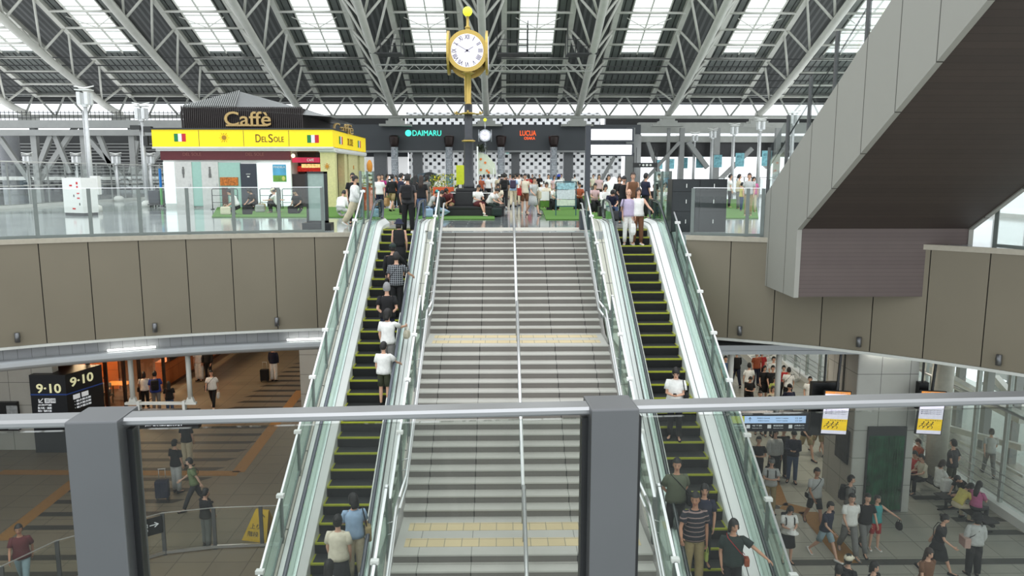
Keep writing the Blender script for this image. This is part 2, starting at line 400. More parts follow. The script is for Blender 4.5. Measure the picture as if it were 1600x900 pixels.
def remeshed(mb, voxel):
    me = bpy.data.meshes.new('tmp'); me.from_pydata([Vector(v) for v in mb.v], [], mb.f)
    bm = bmesh.new(); bm.from_mesh(me); bmesh.ops.recalc_face_normals(bm, faces=bm.faces); bm.to_mesh(me); bm.free()
    o = bpy.data.objects.new('tmp', me); COL.objects.link(o)
    r = o.modifiers.new('r', 'REMESH'); r.mode = 'VOXEL'; r.voxel_size = voxel
    sm = o.modifiers.new('s', 'SMOOTH'); sm.factor = .5; sm.iterations = 3
    dg = bpy.context.evaluated_depsgraph_get(); m2 = bpy.data.meshes.new_from_object(o.evaluated_get(dg))
    bpy.data.objects.remove(o); bpy.data.meshes.remove(me)
    return [v.co.copy() for v in m2.vertices], [tuple(p.vertices) for p in m2.polygons]

_BM = {}
def body_mesh(pose, hyaw, dpitch, fine):
    key = ('body', pose, hyaw, dpitch, fine)
    if key in _BM: return _BM[key]
    J = skel(pose, hyaw, dpitch); T = J['T']; H = J['H']
    b = MB()
    b.loft([ering(T, *t) for t in TORSO])
    b.tube([T(0, 0, 1.42), T(0, .005, 1.5), H(0, .0, 1.58)], [.055, .052, .05], 10)
    for hip, kn, an, fd in J['legs']:
        m1 = hip.lerp(kn, .45); m2 = kn.lerp(an, .3)
        b.tube([hip + Vector((0, 0, .03)), hip.lerp(kn, .1), m1, kn, m2, an], [.07, .082, .07, .052, .054, .034], 10)
        hl = an - Vector((0, 0, .045))
        b.tube([hl - fd * .05, hl + fd * .03, hl + fd * .12, hl + fd * .17], [.03, .036, .036, .022], 8)
    for sh, el, wr, f, s in J['arms']:
        inn = sh + J['RX'] @ Vector((-s * .06, 0, -.01))
        b.tube([inn, sh, sh.lerp(el, .4), el, el.lerp(wr, .35), wr, wr + f * .015], [.055, .052, .043, .035, .036, .025, .024], 10)
    v, fcs = remeshed(b, .0125 if fine else .02)
    mb = MB(); mb.add(v, fcs, 0, True)
    # head: shaped ellipsoid with jaw, nose, brow, ears
    n, k = 20, 14; rings = []
    for i in range(k + 1):
        a = math.pi * max(.03, min(.97, i / k)); zz = -math.cos(a); ring = []
        for j in range(n):
            t = 2 * math.pi * j / n; x = .077 * math.sin(a) * math.cos(t); y = .095 * math.sin(a) * math.sin(t); z = .118 * zz
            if zz < -.1:
                q = (-zz - .1); x *= 1 - .32 * q; y = y * (1 - .12 * q) + .012 * q
                if y < 0: y *= 1 - .45 * q
            if y > .05 and abs(x) < .02 and -.45 < zz < .12: y += .016 * (1 - abs(zz + .2) / .4)
            if y > .05 and .015 < abs(x) < .05 and -.02 < zz < .22: y -= .005
            ring.append(H(x, y + .012, 1.645 + z))
        rings.append(ring)
    mb.loft(rings)
    def hb(c, r, sc, mi, n=8):
        m = MB(); m.ball((0, 0, 0), r, n, 0, sc); mb.add([H(*(Vector(p) + Vector(c))) for p in m.v], m.f, mi, True)
    hb((0, .112, 1.622), .013, (.9, 1.0, 1.2), 0)
    for s in (-1, 1):
        hb((s * .077, -.002, 1.635), .018, (.4, .9, 1.5), 0)
        hb((s * .031, .098, 1.652), .0105, (1.25, .6, .62), 1)
        hb((s * .031, .101, 1.674), .013, (1.4, .35, .28), 1)
    hb((0, .104, 1.583), .016, (1.35, .45, .38), 2)
    for sh, el, wr, f, s in J['arms']: hand(mb, wr, f, s, J['RX'], 6 if fine else 4, 30 if pose in ('phone', 'railr', 'raill', 'sit', 'sitx') else 18)
    me = bpy.data.meshes.new('person'); me.from_pydata(mb.v, [], mb.f)
    for m in (SKIN[0], EYEM, LIPM): me.materials.append(m)
    me.polygons.foreach_set('material_index', mb.m); me.polygons.foreach_set('use_smooth', mb.sm); me.update()
    _BM[key] = (me, J); return _BM[key]

def part_mesh(kind, pose, hyaw, dpitch, builder):
    key = (kind, pose, hyaw, dpitch)
    if key not in _BM:
        mb = builder(); me = bpy.data.meshes.new(kind[0] if isinstance(kind, tuple) else kind); me.from_pydata([Vector(v) for v in mb.v], [], mb.f)
        me.materials.append(None)
        me.polygons.foreach_set('use_smooth', mb.sm)
        bm = bmesh.new(); bm.from_mesh(me); bmesh.ops.recalc_face_normals(bm, faces=bm.faces); bm.to_mesh(me); bm.free(); me.update()
        _BM[key] = me
    return _BM[key]

def top_b(J, sleeve, loose, hem):
    b = MB(); T = J['T']; g = .014 + loose
    rings = []
    for z, yo, rx, ry in TORSO:
        if z < hem - .04: continue
        if z > 1.43: rings.append(ering(T, 1.455, yo, .075, .072)); continue
        gg = g * (.85 if z > 1.32 else 1) + (.016 if z < 1.1 and hem < 1.0 else 0)
        rings.append(ering(T, max(z, hem), yo, rx + gg, ry + gg))
    b.loft(rings)
    for sh, el, wr, f, s in J['arms']:
        inn = sh + J['RX'] @ Vector((-s * .055, 0, -.012)); sr = .056 + loose * .45
        if sleeve == 'none': b.tube([inn, sh + J['RX'] @ Vector((-s * .012, 0, .004))], [.062, .060], 10); continue
        if sleeve == 'short':
            e = sh.lerp(el, .68); b.tube([inn, sh, sh.lerp(el, .3), e], [.056, .058, sr + .003, sr + .010], 12)
        else:
            b.tube([inn, sh, sh.lerp(el, .5), el, el.lerp(wr, .5), el.lerp(wr, .9)], [.056, .059, .058 + loose, .05 + loose, .045 + loose, .036 + loose * .5], 12)
    return b
def bottom_b(J, length, loose):
    b = MB(); O = J['O']; T = J['T']
    I = lambda x, y, z: Vector((x, y, z - .92)) + O
    if length == 'skirt' or length == 'longskirt':
        hem = .50 if length == 'skirt' else .22
        sit = J['legs'][0][1].z > O.z - .2
        if not sit:
            ky = max(abs(l[1].y) for l in J['legs'])
            rings = [ering(T, 1.02, 0, .148, .112), ering(I, .93, 0, .178, .132), ering(I, .78, 0, .195, .155 + ky * .3), ering(I, hem, 0, .23 if length == 'skirt' else .24, .19 + ky * (.5 if length == 'skirt' else .9))]
            return b.loft(rings)
        length = 'shorts'; loose = .05
    b.loft([ering(T, 1.02, 0, .148, .112), ering(I, .95, -.003, .172, .126), ering(I, .88, -.003, .165, .12), ering(I, .84, 0, .13, .10)])
    for hip, kn, an, fd in J['legs']:
        l = loose
        if length == 'shorts':
            b.tube([hip + Vector((0, 0, .03)), hip.lerp(kn, .12), hip.lerp(kn, .5), hip.lerp(kn, .86)], [.078, .096 + l * .5, .088 + l, .082 + l], 12)
        else:
            b.tube([hip + Vector((0, 0, .03)), hip.lerp(kn, .12), hip.lerp(kn, .5), kn, kn.lerp(an, .5), kn.lerp(an, .95)], [.078, .095 + l * .5, .085 + l, .068 + l, .064 + l, .054 + l], 12)
    return b
def shoes_b(J):
    b = MB()
    for hip, kn, an, fd in J['legs']:
        side = Vector((-fd.y, fd.x, 0)).normalized(); up = fd.cross(side); up = up if up.z > 0 else -up
        hl = an - up * .035; rings = []
        for t, wd, hh, top in ((-.075, .026, .035, .01), (-.05, .036, .05, .028), (.0, .040, .05, .03), (.06, .042, .042, .012), (.12, .046, .036, -.002), (.165, .042, .03, -.008), (.195, .022, .02, -.015)):
            c = hl + fd * t
            rings.append([c + side * wd * math.cos(2 * math.pi * j / 10) + up * ((top if math.sin(2 * math.pi * j / 10) > .1 else -.042 if math.sin(2 * math.pi * j / 10) < -.1 else -.01)) for j in range(10)])
        b.loft(rings)
    return b
def hair_b(J, style):
    b = MB(); H = J['H']; n, k = 22, 16; g = .020
    vs = []; idx = {}
    low = {'short': -.45, 'bob': -.55, 'long': -.5, 'bun': -.35, 'shortf': -.3}.get(style, -.35)
    for i in range(k + 1):
        a = math.pi * i / k
        for j in range(n):
            t = 2 * math.pi * j / n
            x = (.077 + g * .8) * math.sin(a) * math.cos(t); y = (.095 + g) * math.sin(a) * math.sin(t); z = (.118 + g) * math.cos(a)
            if style == 'bob' and z < 0: x *= 1.08
            wv = 1 + .035 * math.sin(5 * t + 3 * a) + .03 * math.sin(9 * t - 5 * a)
            if z > -.02: x *= wv; y *= wv; z = z * (1 + .5 * (wv - 1)) + (.010 if z > .03 else 0)
            idx[(i, j)] = len(vs); vs.append((x, y, z))
    fs = []
    for i in range(k):
        for j in range(n):
            q = [idx[(i, j)], idx[(i, (j + 1) % n)], idx[(i + 1, (j + 1) % n)], idx[(i + 1, j)]]
            cx = sum(vs[m][0] for m in q) / 4; cy_ = sum(vs[m][1] for m in q) / 4; cz = sum(vs[m][2] for m in q) / 4
            front = cy_ > (.035 if style in ('short', 'bun', 'bald') else .058)
            if front and cz < (.058 if abs(cx) < .045 else .02 if style != 'short' else .05): continue
            if cz < .118 * low * (1.6 if cy_ < -.02 else 1.0): continue
            if not front and cy_ > .0 and cz < -.01 and style in ('short', 'bun', 'bald'): continue
            if style == 'bald' and (cz > .03 or cy_ > .0): continue
            fs.append(q)
    b.add([H(v[0], v[1] + .008, v[2] + 1.65) for v in vs], fs, 0, True)
    if style in ('long', 'bob'):
        rows = ((1.70, -.02, .078, .062), (1.62, -.035, .09, .07), (1.56, -.045, .09, .058), (1.50, -.06, .082, .042)) if style == 'bob' else ((1.70, -.02, .078, .062), (1.62, -.04, .088, .068), (1.54, -.055, .088, .05), (1.44, -.085, .09, .036), (1.30, -.115, .07, .022))
        rg = []
        for z, yo, rx, ry in rows:
            f = H if z > 1.5 else None
            rg.append([(H(rx * math.cos(2 * math.pi * j / 12), yo + ry * math.sin(2 * math.pi * j / 12), z) if z > 1.49 else (H(0, 0, 1.5) * 0 + J['T'](rx * math.cos(2 * math.pi * j / 12), yo + ry * math.sin(2 * math.pi * j / 12), z))) for j in range(12)])
        b.loft(rg)
    if style == 'bun':
        m = MB(); m.ball((0, -.10, 1.72), .042, 10); b.add([H(*v) for v in m.v], m.f, 0, True)
    return b
def hat_b(J, style):
    b = MB(); H = J['H']
    def ring(z, rx, ry, yo=.008, n=20): return [H(rx * math.cos(2 * math.pi * j / n), yo + ry * math.sin(2 * math.pi * j / n), z) for j in range(n)]
    if style == 'cap':
        b.loft([ring(1.665, .098, .116), ring(1.71, .096, .114), ring(1.75, .08, .096), ring(1.775, .045, .055), ring(1.782, .01, .012)])
        pts = []
        for j in range(9):
            a = math.pi * j / 8; pts.append((.08 * math.cos(a), .09 + .095 * math.sin(a)))
        b.add([H(x, y, 1.682) for x, y in pts] + [H(x, y, 1.672) for x, y in pts], [tuple(range(9)), tuple(reversed(range(9, 18)))] + [(i, i + 1, i + 10, i + 9) for i in range(8)])
    else:
        b.loft([ring(1.635, .155, .175), ring(1.645, .15, .17), ring(1.68, .104, .122), ring(1.74, .092, .11), ring(1.775, .07, .085), ring(1.78, .01, .012)])
    return b

PEOPLE = []
def person(loc, head, label, pose='stand', h=1.75, top='white', sleeve='short', loose=.01, hem=.90, bot='black', length='long', bloose=.004,
           shoes='black', hair='short', hairm=None, hat=None, hatc='navy', skin=0, hyaw=0, dp=0, fine=False, group=None):
    me, J = body_mesh(pose, hyaw, dp, fine)
    o = bpy.data.objects.new('person', me); COL.objects.link(o)
    o.location = Vector(loc); o.rotation_euler = (0, 0, R_(-head)); s = h / 1.765; o.scale = (s, s, s)
    tag(o, label, 'person', group)
    o.material_slots[0].link = 'OBJECT'; o.material_slots[0].material = SKIN[skin]
    def ch(name, kind, builder, m):
        pm = part_mesh(kind, pose, hyaw, dp, builder); c = bpy.data.objects.new(name, pm); COL.objects.link(c); c.parent = o
        c.material_slots[0].link = 'OBJECT'; c.material_slots[0].material = m; return c
    lp = pose.startswith(('sit', 'floor', 'knees'))
    if length == 'dress': 
        ch('dress', ('dress', sleeve, loose), lambda: (lambda b: (b, b.add(*(lambda q: (q.v, q.f))(bottom_b(J, 'skirt', 0)), 0, True))[0])(top_b(J, sleeve, loose, .95)), CL[top])
    else:
        ch('shirt', ('shirt', sleeve, loose, hem), lambda: top_b(J, sleeve, loose, hem if not lp else .97), CL[top])
        nm = {'long': 'trousers', 'shorts': 'shorts', 'skirt': 'skirt', 'longskirt': 'skirt'}[length]
        ch(nm, (nm, length, bloose), lambda: bottom_b(J, length, bloose), CL[bot])
    ch('shoes', 'shoes', lambda: shoes_b(J), CL[shoes])
    if hair and hat != 'bucket': ch('hair', ('hair', hair), lambda: hair_b(J, hair), hairm or HAIRB)
    elif hair: ch('hair', ('hair', 'bob'), lambda: hair_b(J, 'bob'), HAIRB)
    if hat: ch('hat' if hat == 'bucket' else 'cap', ('hat', hat), lambda: hat_b(J, hat), CL[hatc])
    W = Matrix.Translation(o.location) @ Matrix.Rotation(R_(-head), 4, 'Z') @ Matrix.Scale(s, 4)
    A = {'o': o, 'W': W, 'J': J, 'head': head, 's': s,
         'hl': W @ (J['arms'][0][2] + J['arms'][0][3] * .07), 'hr': W @ (J['arms'][1][2] + J['arms'][1][3] * .07),
         'back': W @ J['T'](0, -.20, 1.22), 'hipl': W @ J['T'](-.24, .02, .98), 'hipr': W @ J['T'](.24, .02, .98), 'front': W @ J['T'](0, .2, 1.02)}
    PEOPLE.append(A); return A

# things people carry
def backpack(A, m, label, group=None):
    J = A['J']; r = thing('backpack', A['back'], label, 'backpack', group, R_(-A['head'])); r.scale = (A['s'],) * 3
    q = MB(); q.cbox((0, .0, 0), (.30, .15, .42), 0, 0, bev=.05); q.cbox((0, -.085, -.07), (.24, .06, .2), 0, 0, bev=.025); q.build('bag_body', m, r)
    s = MB()
    for sx in (-1, 1): s.tube([(sx * .09, .05, .18), (sx * .11, .16, .235), (sx * .12, .33, .16), (sx * .12, .34, .0), (sx * .13, .2, -.14), (sx * .12, .06, -.17)], .018, 6, flat=.5)
    s.build('strap', m, r); t = MB(); t.tube([(-.04, .04, .2), (0, .04, .25), (.04, .04, .2)], .01, 5); t.build('handle', m, r)
    return r
def shoulder_bag(A, side, m, label, size=(.10, .26, .22), strap='cross', drop=0.0, mstrap=None):
    p = A['hipl'] if side == 'l' else A['hipr']; s = -1 if side == 'l' else 1
    r = thing('shoulder_bag', p - Vector((0, 0, drop)), label, 'bag', None, R_(-A['head'])); r.scale = (A['s'],) * 3
    q = MB(); q.cbox((s * .02, 0, -.02), size, 0, 0, bev=.03); q.build('bag_body', m, r)
    t = MB(); ox = -s * .24
    top = 1.45 - .98 + drop
    if strap == 'cross': pts = [(0, .06, .08), (ox * .5, .15, .22), (ox, .15, .36), (ox * 1.45, .09, top), (ox * 1.45, -.09, top), (ox, -.16, .34), (ox * .5, -.14, .2), (0, -.06, .08)]
    else: pts = [(0, .09, .08), (ox * .15, .12, .3), (ox * .30, .08, top + .005), (ox * .30, -.08, top + .005), (ox * .15, -.12, .3), (0, -.09, .08)]
    t.tube(pts, .012, 5, flat=.6); t.build('strap', mstrap or m, r)
    return r
def hand_bag(A, side, m, label, size=(.12, .30, .30), name='hand_bag', cat='bag', soft=.03):
    p = A['hl'] if side == 'l' else A['hr']
    r = thing(name, p, label, cat, None, R_(-A['head'])); r.scale = (A['s'],) * 3
    hz = size[2]
    q = MB()
    rings = []
    for t, k in ((0, .75), (.25, 1), (.7, 1.0), (1, .82)):
        z = -.14 - hz + hz * t; rings.append([(size[0] / 2 * k * (1 if i in (1, 2) else -1), size[1] / 2 * k * (1 if i in (2, 3) else -1), z) for i in range(4)])
    q.loft(rings, smooth=False); q.build('bag_body', m, r)
    t = MB()
    for sx in (-1, 1): t.tube([(sx * size[0] * .35, -.07, -.15), (sx * .01, -.03, -.02), (sx * .01, .03, -.02), (sx * size[0] * .35, .07, -.15)], .007, 5)
    t.build('handle', m, r); return r
def phone(A, label):
    p = A['hl'].lerp(A['hr'], .25) if POSES_two(A) else A['hl']
    r = thing('mobile_phone', p + Vector((0, 0, .035)), label, 'phone', None, R_(-A['head']))
    q = MB(); q.cbox((0, .0, 0), (.075, .15, .01), 0, 0, rx=R_(35), bev=.004); q.build('phone_body', black_mat, r)
    q = MB(); q.cbox((0, -.003, .006), (.066, .135, .002), 0, 0, rx=R_(35)); q.build('screen', mat('phone_screen', (.2, .25, .3), .2), r); return r
def POSES_two(A): return (A['hl'] - A['hr']).length < .25
def suitcase(loc, rz, m, label):
    r = thing('suitcase', loc, label, 'suitcase', None, rz)
    q = MB(); q.cbox((0, 0, .36), (.42, .26, .58), 0, 0, bev=.04)
    for k in range(5): q.cbox((-.14 + .07 * k, -.131, .36), (.02, .012, .5), 0, 0)
    q.build('case_shell', m, r)
    h = MB(); h.tube([(-.1, .08, .64), (-.1, .08, 1.0)], .01, 6); h.tube([(.1, .08, .64), (.1, .08, 1.0)], .01, 6); h.cbox((0, .08, 1.01), (.24, .035, .03), bev=.01); h.build('pull_handle', stainless, r)
    for sx in (-1, 1):
        for sy in (-1, 1):
            w_ = MB(); w_.disc((sx * .16, sy * .09, .03), .03, .03, 'X', 10); w_.cbox((sx * .16, sy * .09, .055), (.04, .04, .04)); w_.build('wheel', black_mat, r)
    return r
# ------------------------------------------------------------------ floors and big structure
def catmull(pts, step):
    P = [Vector(p) for p in pts]; P = [2 * P[0] - P[1]] + P + [2 * P[-1] - P[-2]]; dense = []
    for i in range(1, len(P) - 2):
        for k in range(20):
            t = k / 20; a, b, c, d = P[i - 1:i + 3]
            dense.append(.5 * ((2 * b) + (c - a) * t + (2 * a - 5 * b + 4 * c - d) * t * t + (3 * b - a - 3 * c + d) * t ** 3))
    dense.append(P[-2]); out = [dense[0]]; acc = 0
    for i in range(1, len(dense)):
        seg = (dense[i] - dense[i - 1]).length; acc += seg
        if acc >= step: out.append(dense[i]); acc = 0
    return out
LC = [Vector(p) for p in ((-4.45, 23.2), (-5.4, 23.1), (-6.5, 22.93), (-8.27, 22.55), (-9.95, 22.08), (-11.5, 21.5), (-13.6, 20.55), (-16.2, 18.9), (-19.5, 16), (-23, 11.5))]
RC = [Vector(p) for p in ((5.35, 21.95), (6.33, 21.54), (7.26, 21.15), (8.24, 20.67), (9.15, 20.11), (10.0, 19.5), (10.9, 18.8), (12.4, 17.4), (14.2, 15.4), (17, 12), (21, 6.5))]
LP = catmull(LC, 1.18); RP = catmull(RC, 1.22)
def offs(P, d):
    o = []
    for i, p in enumerate(P):
        t = (P[min(i + 1, len(P) - 1)] - P[max(i - 1, 0)]).normalized(); n = Vector((-t.y, t.x))
        if n.y < 0: n = -n
        o.append(p + n * d)
    return o

m_floorW = tilemat('concourse_tile_shaded', srgb(124, 113, 94), srgb(118, 107, 90), srgb(80, 73, 62), 1.0, .9, .012, .45, 0.0, 'XY')  # same floor as the east; warm shade put into the tile colour
m_floorE = tilemat('concourse_tile_grey', srgb(176, 174, 162), srgb(168, 166, 154), srgb(120, 118, 108), 1.0, .9, .012, .35, 0.0, 'XY')
m_plaza = tilemat('plaza_polished_tile', srgb(176, 182, 180), srgb(150, 156, 156), srgb(200, 204, 200), 1.5, 1.5, .02, .10, .5, 'XY', spec=.7)
m_plazadark = tilemat('plaza_dark_tile', srgb(104, 110, 112), srgb(128, 134, 134), srgb(190, 194, 190), 1.2, .6, .02, .08, .5, 'XY', spec=.7)
m_panel = mat('taupe_metal_panel', srgb(118, 111, 94), .5, .15, noise=.03, scale=.8)
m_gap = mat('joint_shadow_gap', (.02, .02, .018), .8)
m_lip = mat('pale_aluminium', srgb(200, 202, 196), .4, .3, noise=.03)
m_bandtile = tilemat('grey_band_tile', srgb(150, 152, 152), srgb(142, 144, 146), srgb(96, 98, 98), .3, .6, .006, .5, 0, 'XZ')
m_beam = mat('pale_grey_beam', srgb(170, 174, 176), .4, .2, noise=.03, scale=1.5)
m_soffit = mat('soffit_white', srgb(170, 168, 160), .7, noise=.03)
m_walltile = tilemat('grey_wall_tile', srgb(196, 196, 188), srgb(190, 190, 184), srgb(112, 112, 106), .9, .9, .01, .45, 0, 'XZ')
m_walltileY = tilemat('grey_wall_tile_side', srgb(176, 174, 166), srgb(170, 168, 162), srgb(104, 104, 98), .9, .9, .01, .45, 0, 'YZ')

f = MB(); f.box(-34, .2, -2, 62, -.3, 0); fl = struct(f.build('floor', m_floorW)); fl.name = 'floor_concourse_west'
f = MB(); f.box(.2, 16, -2, 62, -.3, 0); fe = struct(f.build('floor_concourse_east', m_floorE))
# dark stone bands and orange guide strip in the west floor
m_band = mat('dark_floor_band', srgb(48, 44, 39), .5, noise=.1); m_orange = mat('orange_tactile_paving', srgb(158, 112, 52), .6, noise=.12, scale=12)
m_bandE = mat('dark_floor_band_grey', srgb(74, 74, 69), .5, noise=.1)
for y in [17.2 + .92 * i for i in range(32)]:
    xl = -15.5 if y < 30 else -13.4 + (y - 30) * .09; xr = -9.3 + (.0 if y < 30 else 0) - (max(0, 33 - y)) * .12
    if 20.2 < y < 21.6 or 25.5 < y < 26.2: continue
    b = MB(); b.add([(xl + .5, y, .004), (xr - .3, y, .004), (xr, y + .3, .004), (xl + .8, y + .3, .004)], [(0, 1, 2, 3)]); b.build('floor_band', m_band, fl)
def strip(name, pts, w, m, par, z=.006):
    b = MB()
    for a, c in zip(pts, pts[1:]):
        a = Vector(a); c = Vector(c); d = (c - a).normalized(); n = Vector((-d.y, d.x)) * w / 2
        b.add([(*(a - n), z), (*(c - n), z), (*(c + n), z), (*(a + n), z)], [(0, 1, 2, 3)])
    return b.build(name, m, par)
g = lambda x, y: tuple(atz(x, y, 0).xy)
strip('tactile_strip', [g(470, 610), g(372, 738)], .45, m_orange, fl)
strip('tactile_strip', [g(372, 740), g(0, 738)], .45, m_orange, fl)
strip('tactile_strip', [g(125, 745), g(0, 845)], .45, m_orange, fl)
strip('tactile_strip', [g(1205, 745), g(1222, 790)], .4, m_orange, fe)
strip('tactile_strip', [g(1222, 790), g(1262, 800), g(1330, 880)], .6, m_orange, fe)
for px, x0, x1 in ((884, 8.0, 15.4), (834, 7.6, 8.5), (795, 7.8, 9.0), (798, 14.0, 15.6), (817, 14.0, 15.6), (838, 14.2, 15.6), (782, 13.6, 15.6)):
    y = atz(1250, px, 0).y; b = MB(); b.add([(x0, y, .004), (x1, y, .004), (x1 - .1, y + .32, .004), (x0, y + .32, .004)], [(0, 1, 2, 3)]); b.build('floor_band', m_bandE, fe)

# plaza slab with escalator notches
out = [(-25.5, 96), (21.6, 96), (21.6, 6.0)] + [tuple(p) for p in reversed(offs(RP, .06))] + [(5.35, 22.4), (5.35, 26.2), (3.15, 26.2), (3.15, 23.56), (-2.28, 23.56), (-2.28, 26.2), (-4.45, 26.2), (-4.45, 23.6)] + [tuple(p) for p in offs(LP, .06)] + [(-25.5, 11)]
b = MB(); b.prism([(x, y, PZ) for x, y in out], (0, 0, -.3)); plz = struct(b.build('floor_plaza', m_plaza)); 
b = MB(); b.prism([(x, y, 5.5) for x, y in ((-34, 62), (16.1, 62), (16.1, 22.5), (13.5, 22.5), (5.6, 22.5), (5.6, 27), (-4.7, 27), (-4.7, 23.6))] + [(x, y, 5.5) for x, y in offs(LP, .45)] + [(-34, 11, 5.5)], (0, 0, -.12)); struct(b.build('ceiling_concourse', m_soffit))
b = MB(); b.box(-2.4, 3.2, 23.9, 25.3, PZ, PZ + .006); b.build('tactile_apron', mat('pale_stone', srgb(206, 202, 190), .4), plz)
b = MB(); b.box(-2.4, 3.2, 25.3, 33.5, PZ, PZ + .004); b.box(-25, -4.6, 33.6, 36.5, PZ, PZ + .004); b.build('dark_tile_field', m_plazadark, plz)

def fascia(name, P, nm, trunc=None):
    b = MB(); P3 = P
    for a, c in zip(P3, P3[1:]):
        d = (c - a).normalized(); n = Vector((-d.y, d.x)); n = n if n.y > 0 else -n
        A = a + d * .012; C = c - d * .012
        b.add([(*A, 5.92), (*C, 5.92), (*(C + n * .05), 5.92), (*(A + n * .05), 5.92), (*A, PZ - .1), (*C, PZ - .1), (*(C + n * .05), PZ - .1), (*(A + n * .05), PZ - .1)],
              [(0, 3, 2, 1), (4, 5, 6, 7), (0, 1, 5, 4), (1, 2, 6, 5), (2, 3, 7, 6), (3, 0, 4, 7)], 0)
    for d0, d1, z0, z1, mi in ((.05, .09, 5.9, PZ - .1, 1), (-.04, .10, PZ - .12, PZ + .01, 3), (-.03, .5, 5.84, 5.915, 2)):
        A, B = offs(P, d0), offs(P, d1); b.loft([[(*p, z0), (*p, z1), (*q, z1), (*q, z0)] for p, q in zip(A, B)], mi, True, False)
    return struct(b.build(name, [m_panel, m_gap, m_lip, mat('coping_taupe', srgb(168, 162, 146), .5)]))
fascia('wall_plaza_edge_left', LP, 0); fascia('wall_plaza_edge_right', RP, 1)
# recessed tile band and ring beam under the left edge
A, B = offs(LP, .30), offs(LP, .5)
b = MB(); b.loft([[(*p, 5.35), (*p, 5.95), (*q, 5.95), (*q, 5.35)] for p, q in zip(A, B)], 0, True, False); struct(b.build('trim_1', m_bandtile))
b = MB(); prof = ((-.06, 5.30), (-.10, 5.36), (-.10, 5.46), (-.02, 5.50), (.30, 5.50), (.30, 5.24), (.02, 5.24))
rings = [[(*p, z) for p, z in zip([offs(LP, d)[i] for d, z in prof], [z for d, z in prof])] for i in range(len(LP))]
b.loft(rings, 0, True, False); struct(b.build('trim_2', m_beam))
b = MB(); b.box(5.5, 15.8, 22.05, 22.4, 5.28, 5.56); b.box(5.5, 15.8, 22.02, 22.06, 5.38, 5.40); struct(b.build('trim_3', m_beam))
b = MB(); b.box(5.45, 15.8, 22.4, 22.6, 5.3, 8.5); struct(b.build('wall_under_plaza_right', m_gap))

# concourse walls
b = MB(); b.box(-8.95, 6.4, 33, 44, 0, 5.4); struct(b.build('wall_core', m_walltile))
b = MB(); b.box(-34, -17.2, 28.6, 29.0, 0, 5.4); struct(b.build('wall_west', m_walltile))
b = MB(); b.box(-34, 16, 61.6, 62, 0, 8.5); struct(b.build('wall_far', mat('dark_far_wall', srgb(96, 92, 86), .7)))
b = MB(); b.box(-34.2, -34, 11, 62, 0, 8.5); struct(b.build('wall_left', m_walltileY))
# the tall pillar on the right
b = MB(); b.box(10.98, 12.86, 22.65, 24.7, 0, 5.42); pil = struct(b.build('wall_pillar', [m_walltile])); 
b = MB(); b.box(10.96, 10.99, 22.66, 24.7, 0, 5.4); b.build('side_cladding', m_walltileY, pil)
b = MB(); b.box(10.945, 10.96, 23.5, 23.62, 3.3, 5.0); b.build('access_strip', dark_steel, pil)

# beams and tracks outside the right-hand glass
b = MB(); b.box(16.2, 60, 2, 62, -7, -6.8); struct(b.build('ground_track_level', mat('track_ballast', srgb(122, 126, 120), .9, noise=.15, scale=3)))

# ------------------------------------------------------------------ central staircase
SY, ST, SRI, SL = 23.54, .2876, .1435, 1.4275
def nose(k):
    fl_, i = divmod(k, 16)
    return SY - fl_ * (15 * ST + SL) - i * ST, PZ - k * SRI
def stairz(Y):
    best = PZ
    for k in range(62):
        y, z = nose(k)
        if Y < y: best = z - SRI
    return best
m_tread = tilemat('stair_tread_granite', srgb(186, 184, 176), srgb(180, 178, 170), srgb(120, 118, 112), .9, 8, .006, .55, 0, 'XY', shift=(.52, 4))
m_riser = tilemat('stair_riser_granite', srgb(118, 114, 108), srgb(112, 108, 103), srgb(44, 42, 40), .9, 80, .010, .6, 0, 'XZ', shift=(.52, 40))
m_nosing = mat('nosing_groove', srgb(70, 68, 66), .7)
tr = MB(); ri = MB()
x0, x1 = -1.84, 2.56
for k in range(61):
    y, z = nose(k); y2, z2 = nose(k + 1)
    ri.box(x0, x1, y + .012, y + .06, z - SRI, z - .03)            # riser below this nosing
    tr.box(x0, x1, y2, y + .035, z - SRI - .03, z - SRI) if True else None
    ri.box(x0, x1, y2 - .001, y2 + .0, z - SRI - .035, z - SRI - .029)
st = MB(); prof = [(SY + .05, PZ - .32)]
for k in range(0, 62, 1):
    y, z = nose(k); prof.append((y + .03, z - SRI - .03))
prof += [(nose(61)[0] + .03, -.02), (SY + .05, -.02)]
st.prism([(x0 - .12, y, z) for y, z in prof], (x1 - x0 + .24, 0, 0))
stair = struct(st.build('staircase', mat('stair_concrete', srgb(150, 148, 142), .7))); stair['kind'] = 'structure'
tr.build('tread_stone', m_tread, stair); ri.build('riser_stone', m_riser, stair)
tb = MB(); gb = MB()
m_tact = tilemat('landing_tactile', srgb(208, 190, 150), srgb(202, 184, 144), srgb(150, 142, 120), .3, .3, .008, .6, 0, 'XY', shift=(.1, 0))
for k in (16, 32):
    y, z = nose(k); 
    for yy in (y + .28, y + .88): tb.box(x0 + .15, x1 - .15, yy, yy + .3, z, z + .006)
tb.build('tactile_paving', m_tact, stair)

